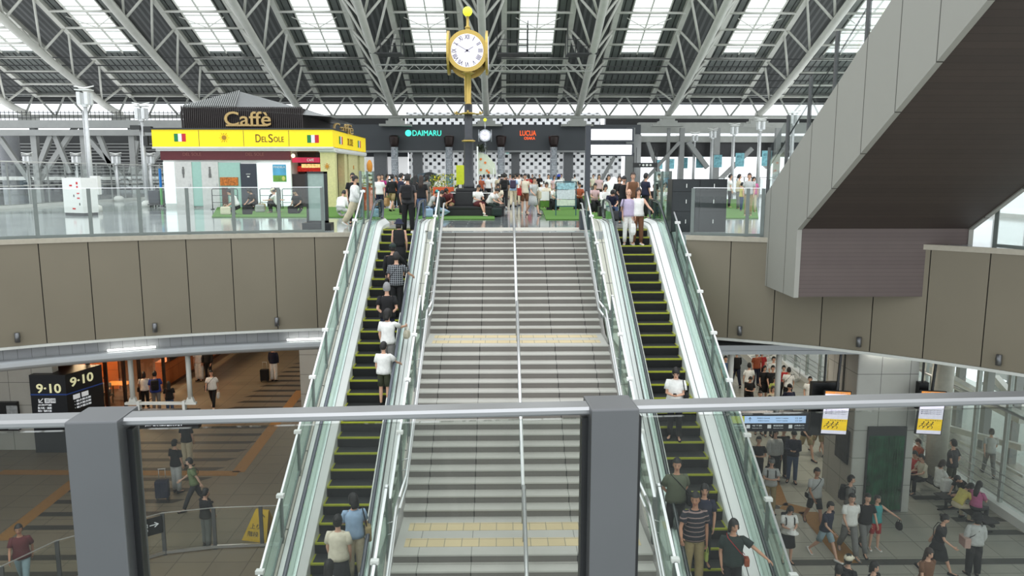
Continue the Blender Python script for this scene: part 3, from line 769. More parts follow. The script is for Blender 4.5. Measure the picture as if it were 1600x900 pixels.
# ------------------------------------------------------------------ stair rails
def flight_rail_pts(X, h, extra=0):
    out = []
    for fl_ in range(3):
        ya, za = nose(fl_ * 16); yb, zb = nose(fl_ * 16 + 15)
        out += [(X, ya + .12, za + h), (X, yb - .22, zb - SRI + h)]
    return out
def centre_rail():
    r = thing('centre_handrail', (.38, SY, PZ), 'white steel handrail running down the middle of the wide stairs', 'handrail')
    for fl_ in range(3):
        ya, za = nose(fl_ * 16); yb, zb = nose(fl_ * 16 + 15)
        a = Vector((.38, ya + (.6 if fl_ == 0 else .55), za + .86 + (0 if fl_ == 0 else .12))); c = Vector((.38, yb - .45, zb - SRI + .80))
        b = MB(); b.tube([a - Vector((0, 0, .0)), c], .036, 8); b.tube([c, c + Vector((0, -.08, -.12))], .03, 8); b.build('rail', stainless_hl, r, world=True)
        b = MB(); b.tube([a - Vector((0, .05, .2)), c - Vector((0, -.05, .2))], .02, 8); b.build('lower_rail', stainless, r, world=True)
        for t in (.02, .34, .66, .97):
            p = a.lerp(c, t); b = MB(); b.tube([p, (p.x, p.y, stairz(p.y))], .022, 8); b.build('post', grey_steel, r, world=True)
    return r
centre_rail()
def side_rail(X, lab):
    r = thing('wall_handrail', (X, SY, PZ), lab, 'handrail')
    s = -1 if X < 0 else 1
    for fl_ in range(3):
        ya, za = nose(fl_ * 16); yb, zb = nose(fl_ * 16 + 15); yn, zn = nose(min(fl_ * 16 + 16, 48))
        for h, rr in ((.86, .026), (.66, .022)):
            b = MB(); b.tube([(X, ya + .35, za + h), (X, ya - .05, za + h), (X, yb - .1, zb - SRI + h), (X, yn + .35, zn + h - .0)], rr, 8); b.build('rail', stainless_hl, r, world=True)
        for t in (.05, .35, .65, .95):
            y = ya + (yb - ya) * t; z = za + (zb - za) * t; b = MB(); b.tube([(X, y, z + .82), (X + s * .12, y, z + .78)], .01, 6); b.build('bracket', stainless, r, world=True); b = MB(); b.tube([(X, y, z + .62), (X + s * .12, y, z + .58)], .01, 6); b.build('bracket', stainless, r, world=True)
side_rail(-1.76, 'twin steel handrails along the left edge of the wide stairs')
side_rail(2.48, 'twin steel handrails along the right edge of the wide stairs')
m_fpost = mat('fence_post_steel', srgb(112, 120, 116), .4, .4, noise=.05)
def stair_fence(X, lab):
    r = thing('stair_glass_fence', (X, SY, PZ), lab, 'glass fence')
    segs = [((24.1, 10.05), (18.45, 7.28)), ((18.16, 7.70), (12.65, 4.98)), ((12.36, 5.36), (6.9, 2.68))]
    for (ya, za), (yb, zb) in segs:
        d = (za - zb) / (ya - yb)
        b = MB(); b.bar((X, ya, za), (X, yb, zb), .045, .03); b.build('top_rail', stainless_hl, r, world=True)
        n = 4
        for i in range(n + 1):
            y = ya + (yb - ya) * (i * .98 + .02) / (n + .0) if i < n else yb
            z = za + (y - ya) * d
            b = MB(); b.box(X - .03, X + .03, y - .05, y + .05, stairz(y) - .25, z - .0); b.build('post', m_fpost, r, world=True)
            if 0 < i < n:
                b = MB(); b.cbox((X, y, z + .01), (.13, .10, .07), 0, 0, bev=.01); b.build('clamp', white_mat, r, world=True)
            if i < n:
                y2 = ya + (yb - ya) * ((i + 1) * .98 + .02) / n if i + 1 < n else yb; z2 = za + (y2 - ya) * d
                b = MB(); b.add([(X + o, yy, zz) for o in (-.006, .006) for yy, zz in ((y - .07, za + (y - .07 - ya) * d - .04), (y2 + .07, za + (y2 + .07 - ya) * d - .04), (y2 + .07, za + (y2 - ya) * d - .92), (y - .07, za + (y - ya) * d - .92))],
                                [(0, 1, 2, 3), (4, 7, 6, 5), (0, 4, 5, 1), (1, 5, 6, 2), (2, 6, 7, 3), (3, 7, 4, 0)]); b.build('glass_panel', glass_green, r, world=True)
stair_fence(-1.96, 'green glass fence between the left escalator and the wide stairs')
stair_fence(2.68, 'green glass fence between the wide stairs and the right escalator')

# ------------------------------------------------------------------ escalators
ES = .5774
def esz(Y, y0=23.41):
    z = EYE - 2.345 - (23.41 - Y) * ES
    k = .12
    z = min(z, PZ) - k * math.exp(-abs(z - PZ) / .12) * .5
    return max(z, 0)
YS = [26.1, 25.4, 25.0, 24.75, 24.5, 24.3, 24.1, 23.8, 23.4] + [23.4 - i * 1.0 for i in range(1, 14)] + [9.9, 9.4, 9.1, 8.4, 7.6]
m_step = stripemat('escalator_tread', (.012, .013, .013), (.028, .03, .029), .02, .5, 'X', .55)
m_stepr = mat('escalator_riser', (.006, .007, .007), .7, noise=.2)
m_yel = mat('yellow_step_edge', srgb(170, 176, 44), .5, noise=.05)
m_deck = mat('escalator_deck_white', srgb(246, 248, 245), .3, .05, noise=.02, scale=3)
m_deckl = mat('deck_joint', srgb(96, 100, 98), .5)
m_rubber = mat('handrail_rubber', srgb(66, 72, 82), .25, noise=.05, spec=.8)
m_rubberd = mat('handrail_rubber_dark', srgb(34, 46, 46), .25, noise=.05, spec=.8)
m_tilep = tilemat('parapet_tile', srgb(206, 204, 190), srgb(200, 198, 184), srgb(84, 84, 78), 40, 1.75, .012, .45, 0, 'XY')
def sweep(sec, m, name, par, ys=YS, smooth=False, y0=23.41):
    b = MB(); b.loft([[(x, y, esz(y) + h) for x, h in sec] for y in ys], 0, True, smooth); return b.build(name, m, par, world=True)
def escalator(xa, xb, phase, hl, hr, lab, rubber):
    r = thing('escalator', ((xa + xb) / 2, 23.4, PZ), lab, 'escalator')
    yk = 23.41 - phase * .4
    for k in range(-5, 36):
        Y = yk - .4 * k; z = EYE - 2.345 - (23.41 - Y) * ES; zt = min(z, PZ)
        zn_ = min(EYE - 2.345 - (23.41 - Y + .4) * ES, PZ)
        if k < -2 and zt < PZ: pass
        if zt < .0: break
        b = MB(); b.box(xa, xb, Y, Y + .398, zt - .05, zt, 0); b.box(xa, xb, Y, Y + .012, zn_ - .02, zt - .05, 1)
        b.box(xa, xb, Y - .004, Y + .036, zt - .035, zt + .004, 2)
        for sx in (xa, xb - .03): b.box(sx, sx + .03, Y + .03, Y + .39, zt, zt + .004, 2)
        b.build('step', [m_step, m_stepr, m_yel], r, world=True)
    for s, e, hx in ((-1, xa, hl), (1, xb, hr)):
        gx = hx - s * .02
        # skirt and inner deck
        sweep([(e + s * .005, -.25), (e + s * .005, .12), (e + s * .03, .15), (gx - s * .04, .27), (gx - s * .04, .235), (e + s * .04, .09), (e + s * .02, -.25)][::(1 if s > 0 else -1)], m_deck, 'inner_deck', r)
        sweep([(e + s * .10, .182), (e + s * .10, .197), (e + s * .112, .203), (e + s * .112, .188)], m_deckl, 'deck_joint', r)
        sweep([(gx - s * .008, .24), (gx - s * .008, .86), (gx + s * .008, .86), (gx + s * .008, .24)], glass_green, 'balustrade_glass', r, YS[1:-1])
        sweep([(gx - s * .045, .25), (gx - s * .03, .285), (gx + s * .03, .285), (gx + s * .045, .25)], stainless, 'glass_shoe', r)
        # handrail with rounded newel ends
        pts = [Vector((hx, y, esz(y) + .91)) for y in YS[1:-1]]
        top = [Vector((hx, 25.75 + .30 * math.sin(a), PZ + .61 + .30 * math.cos(a))) for a in [math.pi * i / 6 for i in range(6, -1, -1)]]
        bot = [Vector((hx, 7.9 - .30 * math.sin(a), .61 + .30 * math.cos(a))) for a in [math.pi * i / 6 for i in range(0, 7)]]
        b = MB(); b.tube(top + pts + bot, .042, 8, flat=.62); b.build('handrail', rubber, r, world=True)
        b = MB(); b.tube([p - Vector((0, 0, .035)) for p in pts], .022, 6); b.build('handrail_guide', stainless_hl, r, world=True)
    b = MB(); b.box(xa, xb, 25.2, 26.6, PZ - .1, PZ + .003); b.build('landing_plate', stainless, r, world=True)
    b = MB(); b.box(xa - .1, xb + .1, 6.6, 9.1, .0, .012); b.build('landing_plate', stainless, r, world=True)
    sweep([(xa - .05, -1.0), (xa - .05, -.93), (xb + .05, -.93), (xb + .05, -1.0)], m_panel, 'soffit_panel', r, YS[6:18])
    return r
escalator(-3.81, -2.81, 0, -4.02, -2.60, 'up escalator on the left of the wide stairs, crowded with standing riders', m_rubber)
escalator(3.71, 4.69, .4, 3.46, 5.05, 'down escalator on the right of the wide stairs', m_rubberd)
# outer decks and tiled parapets beside the stairs
def outer(name, xs, lab, ys=YS):
    r = thing(name, ((xs[0] + xs[-1]) / 2, 23.4, PZ), lab, 'parapet')
    xa, xb, xc = xs; s = 1 if xb > xa else -1
    sweep([(xa, .0), (xa, .235), (xb, .235), (xb, .0)][::s], m_deck, 'steel_deck', r, ys)
    sweep([((xa + xb) / 2, .235), ((xa + xb) / 2, .242), ((xa + xb) / 2 + .012, .242), ((xa + xb) / 2 + .012, .235)], m_deckl, 'deck_joint', r, ys)
    if xc is not None: sweep([(xb + s * .01, -1.0), (xb + s * .01, .26), (xc, .26), (xc, -1.0)][::s], m_tilep, 'tiled_coping', r, ys)
outer('escalator_parapet', (-2.56, -2.36, -2.06), 'white deck and pale tile coping between the left escalator and stairs')
outer('escalator_parapet', (3.42, 3.20, 2.80), 'white deck and pale tile coping between the stairs and right escalator')
outer('escalator_parapet', (-4.06, -4.34, -4.46), 'white deck on the outer left side of the left escalator')
outer('escalator_parapet', (5.09, 5.26, 5.40), 'white deck on the outer right side of the right escalator')
def esc_fence(X, ys0, lab):
    r = thing('escalator_glass_fence', (X, 23.4, PZ), lab, 'glass fence')
    L = lambda y, h: EYE - 2.345 - (23.41 - y) * ES + h
    y = ys0; yb = ys0 - 1.43 * 10
    b = MB(); b.bar((X, ys0 + .1, L(ys0 + .1, 1.2)), (X, yb, L(yb, 1.2)), .04, .035); b.build('top_rail', stainless_hl, r, world=True)
    b = MB(); b.bar((X, ys0 + .1, L(ys0 + .1, .36)), (X, yb, L(yb, .36)), .05, .05); b.build('bottom_rail', m_fpost, r, world=True)
    for i in range(11):
        b = MB(); b.box(X - .028, X + .028, y - .055, y + .055, L(y, -.4), L(y, 1.19)); b.build('post', m_fpost, r, world=True)
        b = MB(); b.cbox((X, y, L(y, 1.215)), (.15, .11, .075), 0, 0, bev=.01); b.build('clamp', white_mat, r, world=True)
        if i < 10:
            y2 = y - 1.43; b = MB()
            b.add([(X + o, yy, L(yy, h)) for o in (-.006, .006) for yy, h in ((y - .07, 1.14), (y2 + .07, 1.14), (y2 + .07, .40), (y - .07, .40))], [(0, 1, 2, 3), (4, 7, 6, 5), (0, 4, 5, 1), (1, 5, 6, 2), (2, 6, 7, 3), (3, 7, 4, 0)]); b.build('glass_panel', glass_green, r, world=True)
        y -= 1.43
esc_fence(-4.40, 24.43, 'sloping green glass fence along the outer left side of the left escalator')
esc_fence(5.30, 24.3, 'sloping green glass fence along the outer right side of the right escalator')

def top_screen(X, lab):
    r = thing('glass_screen', (X, 25.6, PZ), lab, 'glass screen')
    for y in (24.75, 26.0, 27.25):
        b = MB(); b.box(X - .035, X + .035, y - .05, y + .05, PZ, PZ + 1.86); b.build('post', m_fpost, r, world=True)
    for y in (24.8, 26.05):
        b = MB(); b.box(X - .006, X + .006, y + .02, y + 1.13, PZ + .06, PZ + 1.84); b.build('glass_panel', glass_green, r, world=True)
top_screen(-4.52, 'tall glass screen at the top left of the up escalator')
top_screen(5.46, 'tall glass screen at the top right of the down escalator')

# ------------------------------------------------------------------ curved glass balustrades at the plaza edge
def edge_fence(P, lab, n0=0, H=1.36, name='glass_balustrade', posts_w=.10, ztop=None):
    r = thing(name, (*P[0], PZ), lab, 'glass fence')
    for i, p in enumerate(P):
        t = (P[min(i + 1, len(P) - 1)] - P[max(i - 1, 0)]).normalized(); a = math.atan2(t.y, t.x)
        b = MB(); b.cbox((*p, PZ + H / 2), (posts_w, .03, H), a); b.build('post', m_fpost, r, world=True)
        if i + 1 < len(P):
            q = P[i + 1]; d = (q - p).normalized(); aa = math.atan2(d.y, d.x); c = (p + q) / 2; L = (q - p).length
            b = MB(); b.cbox((*c, PZ + .06 + (H - .06) / 2), (L - posts_w - .02, .014, H - .1), aa); b.build('glass_panel', glass_clear, r, world=True)
            b = MB(); b.bar((*p, PZ + H + .01), (*q, PZ + H + .01), .035, .02); b.build('top_rail', stainless_hl, r, world=True)
            b = MB(); b.bar((*p, PZ + .05), (*q, PZ + .05), .05, .08); b.build('bottom_rail', m_fpost, r, world=True)
edge_fence(catmull([p for p in offs(LC, .18)][1:], 1.2), 'curved clear glass balustrade along the left plaza edge')
edge_fence([Vector(p) for p in ((5.55, 22.1), (6.95, 21.5), (7.35, 21.4))], 'short clear glass balustrade beside the black lockers')

# ------------------------------------------------------------------ the stair flight overhead on the right
XS = 7.40; XE = aty(1512, 468, 18.95).x; YB = 21.5
m_clad = tilemat('pale_stair_cladding', srgb(156, 156, 148), srgb(152, 152, 144), srgb(58, 56, 52), 1.28, 80, .014, .5, 0, 'YZ', metal=.1, shift=(.55, 40), nz=.02)
m_wood = mat('dark_wood_board', srgb(92, 80, 74), .6)
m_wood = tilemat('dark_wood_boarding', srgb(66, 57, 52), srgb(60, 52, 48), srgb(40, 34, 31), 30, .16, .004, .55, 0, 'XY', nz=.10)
m_woodf = tilemat('dark_wood_lit_front', srgb(92, 80, 76), srgb(84, 72, 69), srgb(58, 50, 46), 30, .10, .003, .55, 0, 'XZ', nz=.08)  # same boards as the underside; light on the front put into the colour
top = lambda y: 9.95 + (YB - y) * .6
sof = lambda y: 9.22 + (18.95 - y) * .575
fs = thing('overhead_stair_flight', (XS, YB, PZ), 'broad stair flight rising overhead with pale side panels and a dark boarded underside', 'stair flight')
b = MB(); b.prism([(XS, YB, 7.5), (XS, 18.95, 7.5), (XS, 18.95, 9.22), (XS, 3, sof(3)), (XS, 3, top(3)), (XS, YB, top(YB))], (.12, 0, 0)); b.build('side_cladding', m_clad, fs, world=True)
b = MB(); b.prism([(XE - .12, YB, 7.5), (XE - .12, 18.95, 7.5), (XE - .12, 18.95, 9.22), (XE - .12, 3, sof(3)), (XE - .12, 3, top(3)), (XE - .12, YB, top(YB))], (.12, 0, 0)); b.build('side_cladding', m_clad, fs, world=True)
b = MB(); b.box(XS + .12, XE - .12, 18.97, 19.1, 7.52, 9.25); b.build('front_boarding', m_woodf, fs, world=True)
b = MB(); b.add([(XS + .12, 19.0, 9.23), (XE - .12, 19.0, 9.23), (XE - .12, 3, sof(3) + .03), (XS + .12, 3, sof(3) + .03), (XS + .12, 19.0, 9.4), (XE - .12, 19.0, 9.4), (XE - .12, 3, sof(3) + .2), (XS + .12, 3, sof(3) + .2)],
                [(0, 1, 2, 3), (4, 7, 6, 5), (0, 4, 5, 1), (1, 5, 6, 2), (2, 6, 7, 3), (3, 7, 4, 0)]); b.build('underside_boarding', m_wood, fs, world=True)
b = MB(); b.box(XS + .12, XE - .12, 19.1, YB, 7.52, 7.6); b.build('bottom_panel', m_woodf, fs, world=True)
b = MB(); 
for i in range(44):
    y = 21.3 - i * .30; z = 9.0 + i * .175
    if y - .3 > 3: b.box(XS + .12, XE - .12, y - .30, y, z - .12, z)
b.build('steps', mat('flight_step_stone', srgb(170, 168, 160), .6), fs, world=True)
ff = thing('flight_glass_fence', (XS + .06, YB, top(YB)), 'clear glass fence with grey posts on the overhead stair flight', 'glass fence')
ysf = [21.4, 20.1, 18.75, 17.4, 16.0, 14.6, 13.2, 11.8, 10.4]
for i, y in enumerate(ysf):
    b = MB(); b.box(XS + .02, XS + .10, y - .035, y + .035, top(y) - .05, top(y) + 1.32); b.build('post', post_steel, ff, world=True)
    if i + 1 < len(ysf):
        y2 = ysf[i + 1]; b = MB(); b.add([(XS + o, yy, top(yy) + h) for o in (.045, .057) for yy, h in ((y - .04, 1.28), (y2 + .04, 1.28), (y2 + .04, .03), (y - .04, .03))], [(0, 1, 2, 3), (4, 7, 6, 5), (0, 4, 5, 1), (1, 5, 6, 2), (2, 6, 7, 3), (3, 7, 4, 0)]); b.build('glass_panel', glass_clear, ff, world=True)
        b = MB(); b.tube([(XS + .15, y, top(y) + .9), (XS + .15, y2, top(y2) + .9)], .018, 6); b.build('handrail', dark_steel, ff, world=True)
# glass fence of the right bridge seen past the flight
edge_fence([Vector(p) for p in ((XE + .1, 18.25), (12.3, 17.5), (13.6, 16.1), (15.0, 14.4), (16.6, 12.5))], 'glass balustrade behind the foot of the overhead stair flight')

# ------------------------------------------------------------------ viewing balcony rail in front
bal = thing('balcony_railing', (0, 1.7, EYE - 1.65), 'brushed steel railing with square posts and glass in front of the viewer', 'railing')
rl = lambda x: 1.725 + x * .063
zr = EYE - .532
ang = math.atan(.063)
for px in (-.900, .258, 1.95, -2.1):
    b = MB(); b.cbox((px, rl(px), zr - .55 - .002), (.112, .115, 1.1), ang, 0, bev=.004); b.build('post', post_steel, bal, world=True)
b = MB()
prof = [(-.028, -.019), (-.031, -.015), (-.031, -.007), (-.024, -.001), (.024, -.001), (.030, -.007), (.030, -.015), (.027, -.019)]
rings = [[(x - .063 * p, rl(x) + p, zr + q - .004) for p, q in prof] for x in (-3.2, 3.2)]
b.loft(rings, 0, True, False); b.build('top_rail', rail_steel, bal, world=True)
for xa, xb in ((-2.03, -.968), (-.833, .19), (.328, 1.88)):
    b = MB(); b.cbox(((xa + xb) / 2, rl((xa + xb) / 2), zr - .55), (xb - xa, .012, 1.02), ang); b.build('glass_panel', glass_front, bal, world=True)
    for x in (xa - .005, xb + .005):
        b = MB(); b.cbox((x, rl(x), zr - .55), (.014, .03, 1.03), ang); b.build('glass_gasket', black_mat, bal, world=True)
b = MB(); b.box(-26, 26, -9, 1.95, EYE - 1.95, EYE - 1.65); struct(b.build('floor_balcony_shade', m_plaza))  # unseen deck under the viewer, widened to keep light off the lower floor

# ------------------------------------------------------------------ the great sloping roof
RZ = lambda y: 18.25 + (72.5 - y) * .41          # underside of the deck
KX = [(-1.4 + 8.65 * k) for k in range(-6, 7)]
m_deckr = mat('roof_deck_dark', srgb(112, 117, 114), .6, .2, noise=.12, scale=.8)
m_deckc = stripemat('roof_corrugated_dark', srgb(74, 76, 76), srgb(102, 104, 104), .5, .4, 'X', .7)
Y0r, Y1r, YSK = 47.0, 73.5, 66.6
dk = MB(); dc = MB(); seam = MB()
for i, x in enumerate(KX):
    xa, xb = x - 1.75, x + 1.65
    dc.add([(xa, Y0r, RZ(Y0r)), (xb, Y0r, RZ(Y0r)), (xb, Y1r, RZ(Y1r)), (xa, Y1r, RZ(Y1r)), (xa, Y0r, RZ(Y0r) + .15), (xb, Y0r, RZ(Y0r) + .15), (xb, Y1r, RZ(Y1r) + .15), (xa, Y1r, RZ(Y1r) + .15)], [(0, 3, 2, 1), (4, 5, 6, 7), (0, 1, 5, 4), (2, 3, 7, 6)])
    if i + 1 < len(KX):
        a, c = xb, KX[i + 1] - 1.75; s0, s1 = a + 1.2, c - 1.2
        for p, q, ya, yb in ((a, s0, Y0r, YSK), (s1, c, Y0r, YSK), (a, c, YSK, Y1r)):
            dk.add([(p, ya, RZ(ya)), (q, ya, RZ(ya)), (q, yb, RZ(yb)), (p, yb, RZ(yb)), (p, ya, RZ(ya) + .15), (q, ya, RZ(ya) + .15), (q, yb, RZ(yb) + .15), (p, yb, RZ(yb) + .15)], [(0, 3, 2, 1), (4, 5, 6, 7), (0, 1, 5, 4), (2, 3, 7, 6), (1, 2, 6, 5), (3, 0, 4, 7)])
struct(dc.build('ceiling_truss_bay', m_deckc)); dko = struct(dk.build('ceiling_roof_deck', m_deckr))
# seams of the deck
for i in range(len(KX) - 1):
    a, c = KX[i] + 1.65, KX[i + 1] - 1.75
    for j in range(1, 10):
        xx = a + (c - a) * j / 10; y0 = Y0r if (xx < a + 1.2 or xx > c - 1.2) else YSK
        seam.bar((xx, y0, RZ(y0) - .02), (xx, Y1r, RZ(Y1r) - .02), .045, .05)
seam.build('deck_seam', mat('seam_black', (.02, .02, .02), .7), dko)
BOT = [(47, 24.9), (51, 24.0), (55, 22.8), (59, 21.2), (63.5, 19.5), (68, 17.95), (71, 16.95), (73, 16.4), (74.2, 16.25)]
def botz(y):
    for (a, za), (b_, zb) in zip(BOT, BOT[1:]):
        if a <= y <= b_: return za + (zb - za) * (y - a) / (b_ - a)
    return BOT[-1][1]
names = ['far left', 'sixth to the left of', 'x']
wordn = ['first', 'second', 'third', 'fourth', 'fifth', 'sixth', 'seventh', 'eighth', 'ninth', 'tenth', 'eleventh', 'twelfth', 'thirteenth']
m_pipe = mat('truss_white', srgb(212, 212, 204), .45, noise=.05, scale=1.5)
m_pipe2 = mat('truss_grey', srgb(172, 174, 168), .5, noise=.06, scale=1.5)
for i, x in enumerate(KX[1:-2]):
    lab = 'white tubular roof truss, ' + wordn[i] + ' from the left under the sloping roof'
    t = thing('roof_truss', (x, 74, 16.2), lab, 'truss', 'roof trusses')
    b = MB(); b.tube([(x, y, z) for y, z in BOT], .30, 14); b.build('bottom_chord', m_pipe, t, world=True)
    for xx in (x - 1.75, x + 1.65):
        b = MB(); b.bar((xx, 47, RZ(47) - .2), (xx, 73.2, RZ(73.2) - .2), .42, .34); b.build('top_chord', m_pipe, t, world=True)
        for yb_ in [49.2 + 4.35 * j for j in range(6)]:
            for yt in (yb_ + .5, yb_ - 3.3):
                if yt > 73 or yt < 47: continue
                b = MB(); b.tube([(x, yb_, botz(yb_)), (xx, yt, RZ(yt) - .3)], .10, 6); b.build('brace', m_pipe, t, world=True)
    b = MB()
    for z0, z1, w_ in ((15.6, 16.05, .6), (15.3, 15.6, .85), (15.1, 15.3, 1.5)): b.box(x - w_, x + w_, 73.6, 74.9, z0, z1)
    b.build('bearing_block', m_pipe2, t, world=True)
# purlins between trusses
for i in range(1, len(KX) - 2):
    a, c = KX[i] + 1.65, KX[i + 1] - 1.75
    pr = thing('roof_purlins', ((a + c) / 2, 60, RZ(60)), 'grey purlins crossing the roof bay, ' + wordn[i - 1] + ' bay from the left', 'purlins', 'purlins in the roof bays')
    for j, y in enumerate([48.3 + 2.05 * j for j in range(13)]):
        b = MB(); b.tube([(a, y, RZ(y) - .32), (c, y, RZ(y) - .32)], .10, 6); b.build('purlin', m_pipe, pr, world=True)
    for xx in (a + .0, c - .0): pass
    sk = thing('roof_skylight', ((a + c) / 2, 60, RZ(60)), 'long glazed skylight in the roof bay, ' + wordn[i - 1] + ' bay from the left', 'skylight', 'skylights in the roof')
    s0, s1 = a + 1.2, c - 1.2
    b = MB(); b.add([(s0, Y0r, RZ(Y0r) + .08), (s1, Y0r, RZ(Y0r) + .08), (s1, YSK, RZ(YSK) + .08), (s0, YSK, RZ(YSK) + .08)], [(0, 1, 2, 3)]); b.build('glass_pane', glassmat('skylight_glass', (.95, .98, .97), .02), sk, world=True)
    b = MB(); mx_ = (s0 + s1) / 2
    for xx in (s0, mx_, s1): b.bar((xx, Y0r, RZ(Y0r)), (xx, YSK, RZ(YSK)), .09, .14)
    for y in [48.3 + 1.025 * j for j in range(18)]: b.bar((s0, y, RZ(y) + .02), (s1, y, RZ(y) + .02), .07, .07)
    for y in [50.35 + 4.1 * j for j in range(4)]:
        b.bar((s0 - .3, y - 1.2, RZ(y - 1.2) - .2), (mx_, y, RZ(y) - .3), .05, .05); b.bar((s1 + .3, y - 1.2, RZ(y - 1.2) - .2), (mx_, y, RZ(y) - .3), .05, .05)
    b.build('glazing_bars', m_pipe, sk, world=True)
# the lateral edge truss at the low end of the roof
et = thing('edge_truss', (0, 73.4, 16.2), 'long zigzag truss running across the low far edge of the roof', 'truss')
b = MB(); b.tube([(-52, 73.6, 15.95), (50, 73.6, 15.95)], .17, 8); b.build('bottom_chord', m_pipe2, et, world=True)
b = MB(); b.tube([(-52, 73.0, 18.0), (50, 73.0, 18.0)], .14, 8); b.build('top_chord', m_pipe2, et, world=True)
n = 0; x = KX[0]
while x < KX[-1] - .1 and n < 96:
    for a_, c_ in (((x, 15.95), (x + 1.4417, 18.0)), ((x + 1.4417, 18.0), (x + 2.8833, 15.95))):
        b = MB(); b.tube([(a_[0], 73.6 if a_[1] < 17 else 73.0, a_[1]), (c_[0], 73.6 if c_[1] < 17 else 73.0, c_[1])], .09, 6); b.build('brace', m_pipe2, et, world=True); n += 1
    x += 2.8833
b = MB(); rng = random.Random(3)
for k in range(26):
    y = 66.5 + .28 * k; b.box(-52, 50, y, y + .05, RZ(y) - .5 - .02 * (k % 3), RZ(y) - .42 - .02 * (k % 3)) if k % 4 == 0 else None
b.build('service_rail', dark_steel, et, world=True)
b = MB(); zl0, zl1 = aty(800, 163, 75.6).z, aty(800, 138, 75.6).z
b.box(-52, 50, 75.6, 75.7, zl0, zl1, 0)
for k in range(5): b.box(-52, 50, 75.45, 75.6, zl0 + .1 + k * .28, zl0 + .16 + k * .28, 1)
struct(b.build('wall_louvre_band', [dark_steel, grey_steel]))
# dark maintenance gantries under the roof beside the middle trusses
for gx, lab in ((-9.0, 'dark maintenance platform under the roof left of the gold clock'), (.9, 'dark maintenance platform under the roof right of the gold clock'), (6.4, 'dark maintenance platform beside a truss right of the gold clock')):
    gt = thing('maintenance_platform', (gx, 62.5, 19.5), lab, 'platform')
    b = MB(); b.box(gx - 1.2, gx + 1.2, 61.6, 63.4, 19.9, 20.0)
    b.build('deck', dark_steel, gt, world=True); b = MB()
    for xx in (-1.2, -.4, .4, 1.2):
        for yy in (61.6, 63.4): b.bar((gx + xx, yy, 19.9), (gx + xx, yy, 22.4 if abs(xx) > 1 else 21.0), .07, .07)
    for zz in (20.5, 21.0): b.bar((gx - 1.2, 61.6, zz), (gx + 1.2, 61.6, zz), .05, .05)
    b.build('railing', dark_steel, gt, world=True)
lt = thing('lighting_truss', (-1.3, 62, 19.0), 'slim horizontal lattice girder hanging behind the gold clock', 'truss')
b = MB()
for z in (18.65, 19.1):
    for y in (61.8, 62.2): b.tube([(-9.8, y, z), (7.2, y, z)], .04, 6)
for k in range(34): b.tube([(-9.8 + .5 * k, 61.8, 18.65 if k % 2 else 19.1), (-9.3 + .5 * k, 61.8, 19.1 if k % 2 else 18.65)], .025, 5)
b.build('lattice', m_pipe2, lt, world=True)
# ------------------------------------------------------------------ plaza: facade at the back
m_fasc = mat('charcoal_fascia', srgb(72, 76, 80), .5, .1, noise=.05, scale=.6)
m_fascl = mat('light_fascia_lip', srgb(160, 162, 162), .5)
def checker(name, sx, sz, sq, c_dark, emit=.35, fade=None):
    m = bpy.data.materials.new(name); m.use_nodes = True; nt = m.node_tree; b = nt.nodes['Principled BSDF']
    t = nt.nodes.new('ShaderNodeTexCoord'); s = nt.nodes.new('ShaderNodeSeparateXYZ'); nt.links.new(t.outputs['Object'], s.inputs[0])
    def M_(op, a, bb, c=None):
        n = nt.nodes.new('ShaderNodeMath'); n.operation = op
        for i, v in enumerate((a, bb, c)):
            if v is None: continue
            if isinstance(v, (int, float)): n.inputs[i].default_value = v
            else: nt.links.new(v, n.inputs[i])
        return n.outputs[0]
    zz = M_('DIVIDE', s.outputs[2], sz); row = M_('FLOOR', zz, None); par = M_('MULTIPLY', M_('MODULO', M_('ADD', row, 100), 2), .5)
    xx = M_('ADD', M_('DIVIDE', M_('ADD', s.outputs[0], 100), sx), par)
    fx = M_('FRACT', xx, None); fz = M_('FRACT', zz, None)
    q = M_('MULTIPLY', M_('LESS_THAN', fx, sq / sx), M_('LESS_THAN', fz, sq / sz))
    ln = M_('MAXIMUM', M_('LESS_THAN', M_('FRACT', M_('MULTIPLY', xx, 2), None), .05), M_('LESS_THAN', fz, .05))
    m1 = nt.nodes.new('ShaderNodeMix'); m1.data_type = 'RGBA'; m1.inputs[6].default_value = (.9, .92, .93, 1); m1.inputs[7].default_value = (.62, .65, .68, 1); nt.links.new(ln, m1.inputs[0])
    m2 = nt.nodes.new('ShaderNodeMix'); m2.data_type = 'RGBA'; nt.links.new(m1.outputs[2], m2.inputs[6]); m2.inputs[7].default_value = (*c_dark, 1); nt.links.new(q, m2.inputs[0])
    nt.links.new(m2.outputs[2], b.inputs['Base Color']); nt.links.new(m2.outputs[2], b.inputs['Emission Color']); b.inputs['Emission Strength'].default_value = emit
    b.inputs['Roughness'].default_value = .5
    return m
m_chk = checker('checker_window_wall', .84, .37, .29, (.02, .022, .025)); m_chk2 = checker('checker_window_wall_pale', .84, .37, .29, (.30, .31, .32))  # emission stands in for daylight on the pale facade
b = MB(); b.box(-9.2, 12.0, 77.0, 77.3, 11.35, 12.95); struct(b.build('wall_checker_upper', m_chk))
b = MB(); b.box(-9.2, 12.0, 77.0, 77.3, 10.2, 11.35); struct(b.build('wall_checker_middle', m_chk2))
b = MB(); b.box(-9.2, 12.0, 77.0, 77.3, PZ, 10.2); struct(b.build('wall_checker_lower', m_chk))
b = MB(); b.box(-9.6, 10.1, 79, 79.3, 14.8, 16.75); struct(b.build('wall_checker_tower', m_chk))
b = MB(); b.box(-17.5, 13.5, 74.9, 76.9, 12.85, 15.32, 0); b.box(-17.5, 13.5, 74.85, 76.9, 12.7, 12.86, 1); fa = struct(b.build('wall_back_fascia', [m_fasc, m_fascl]))
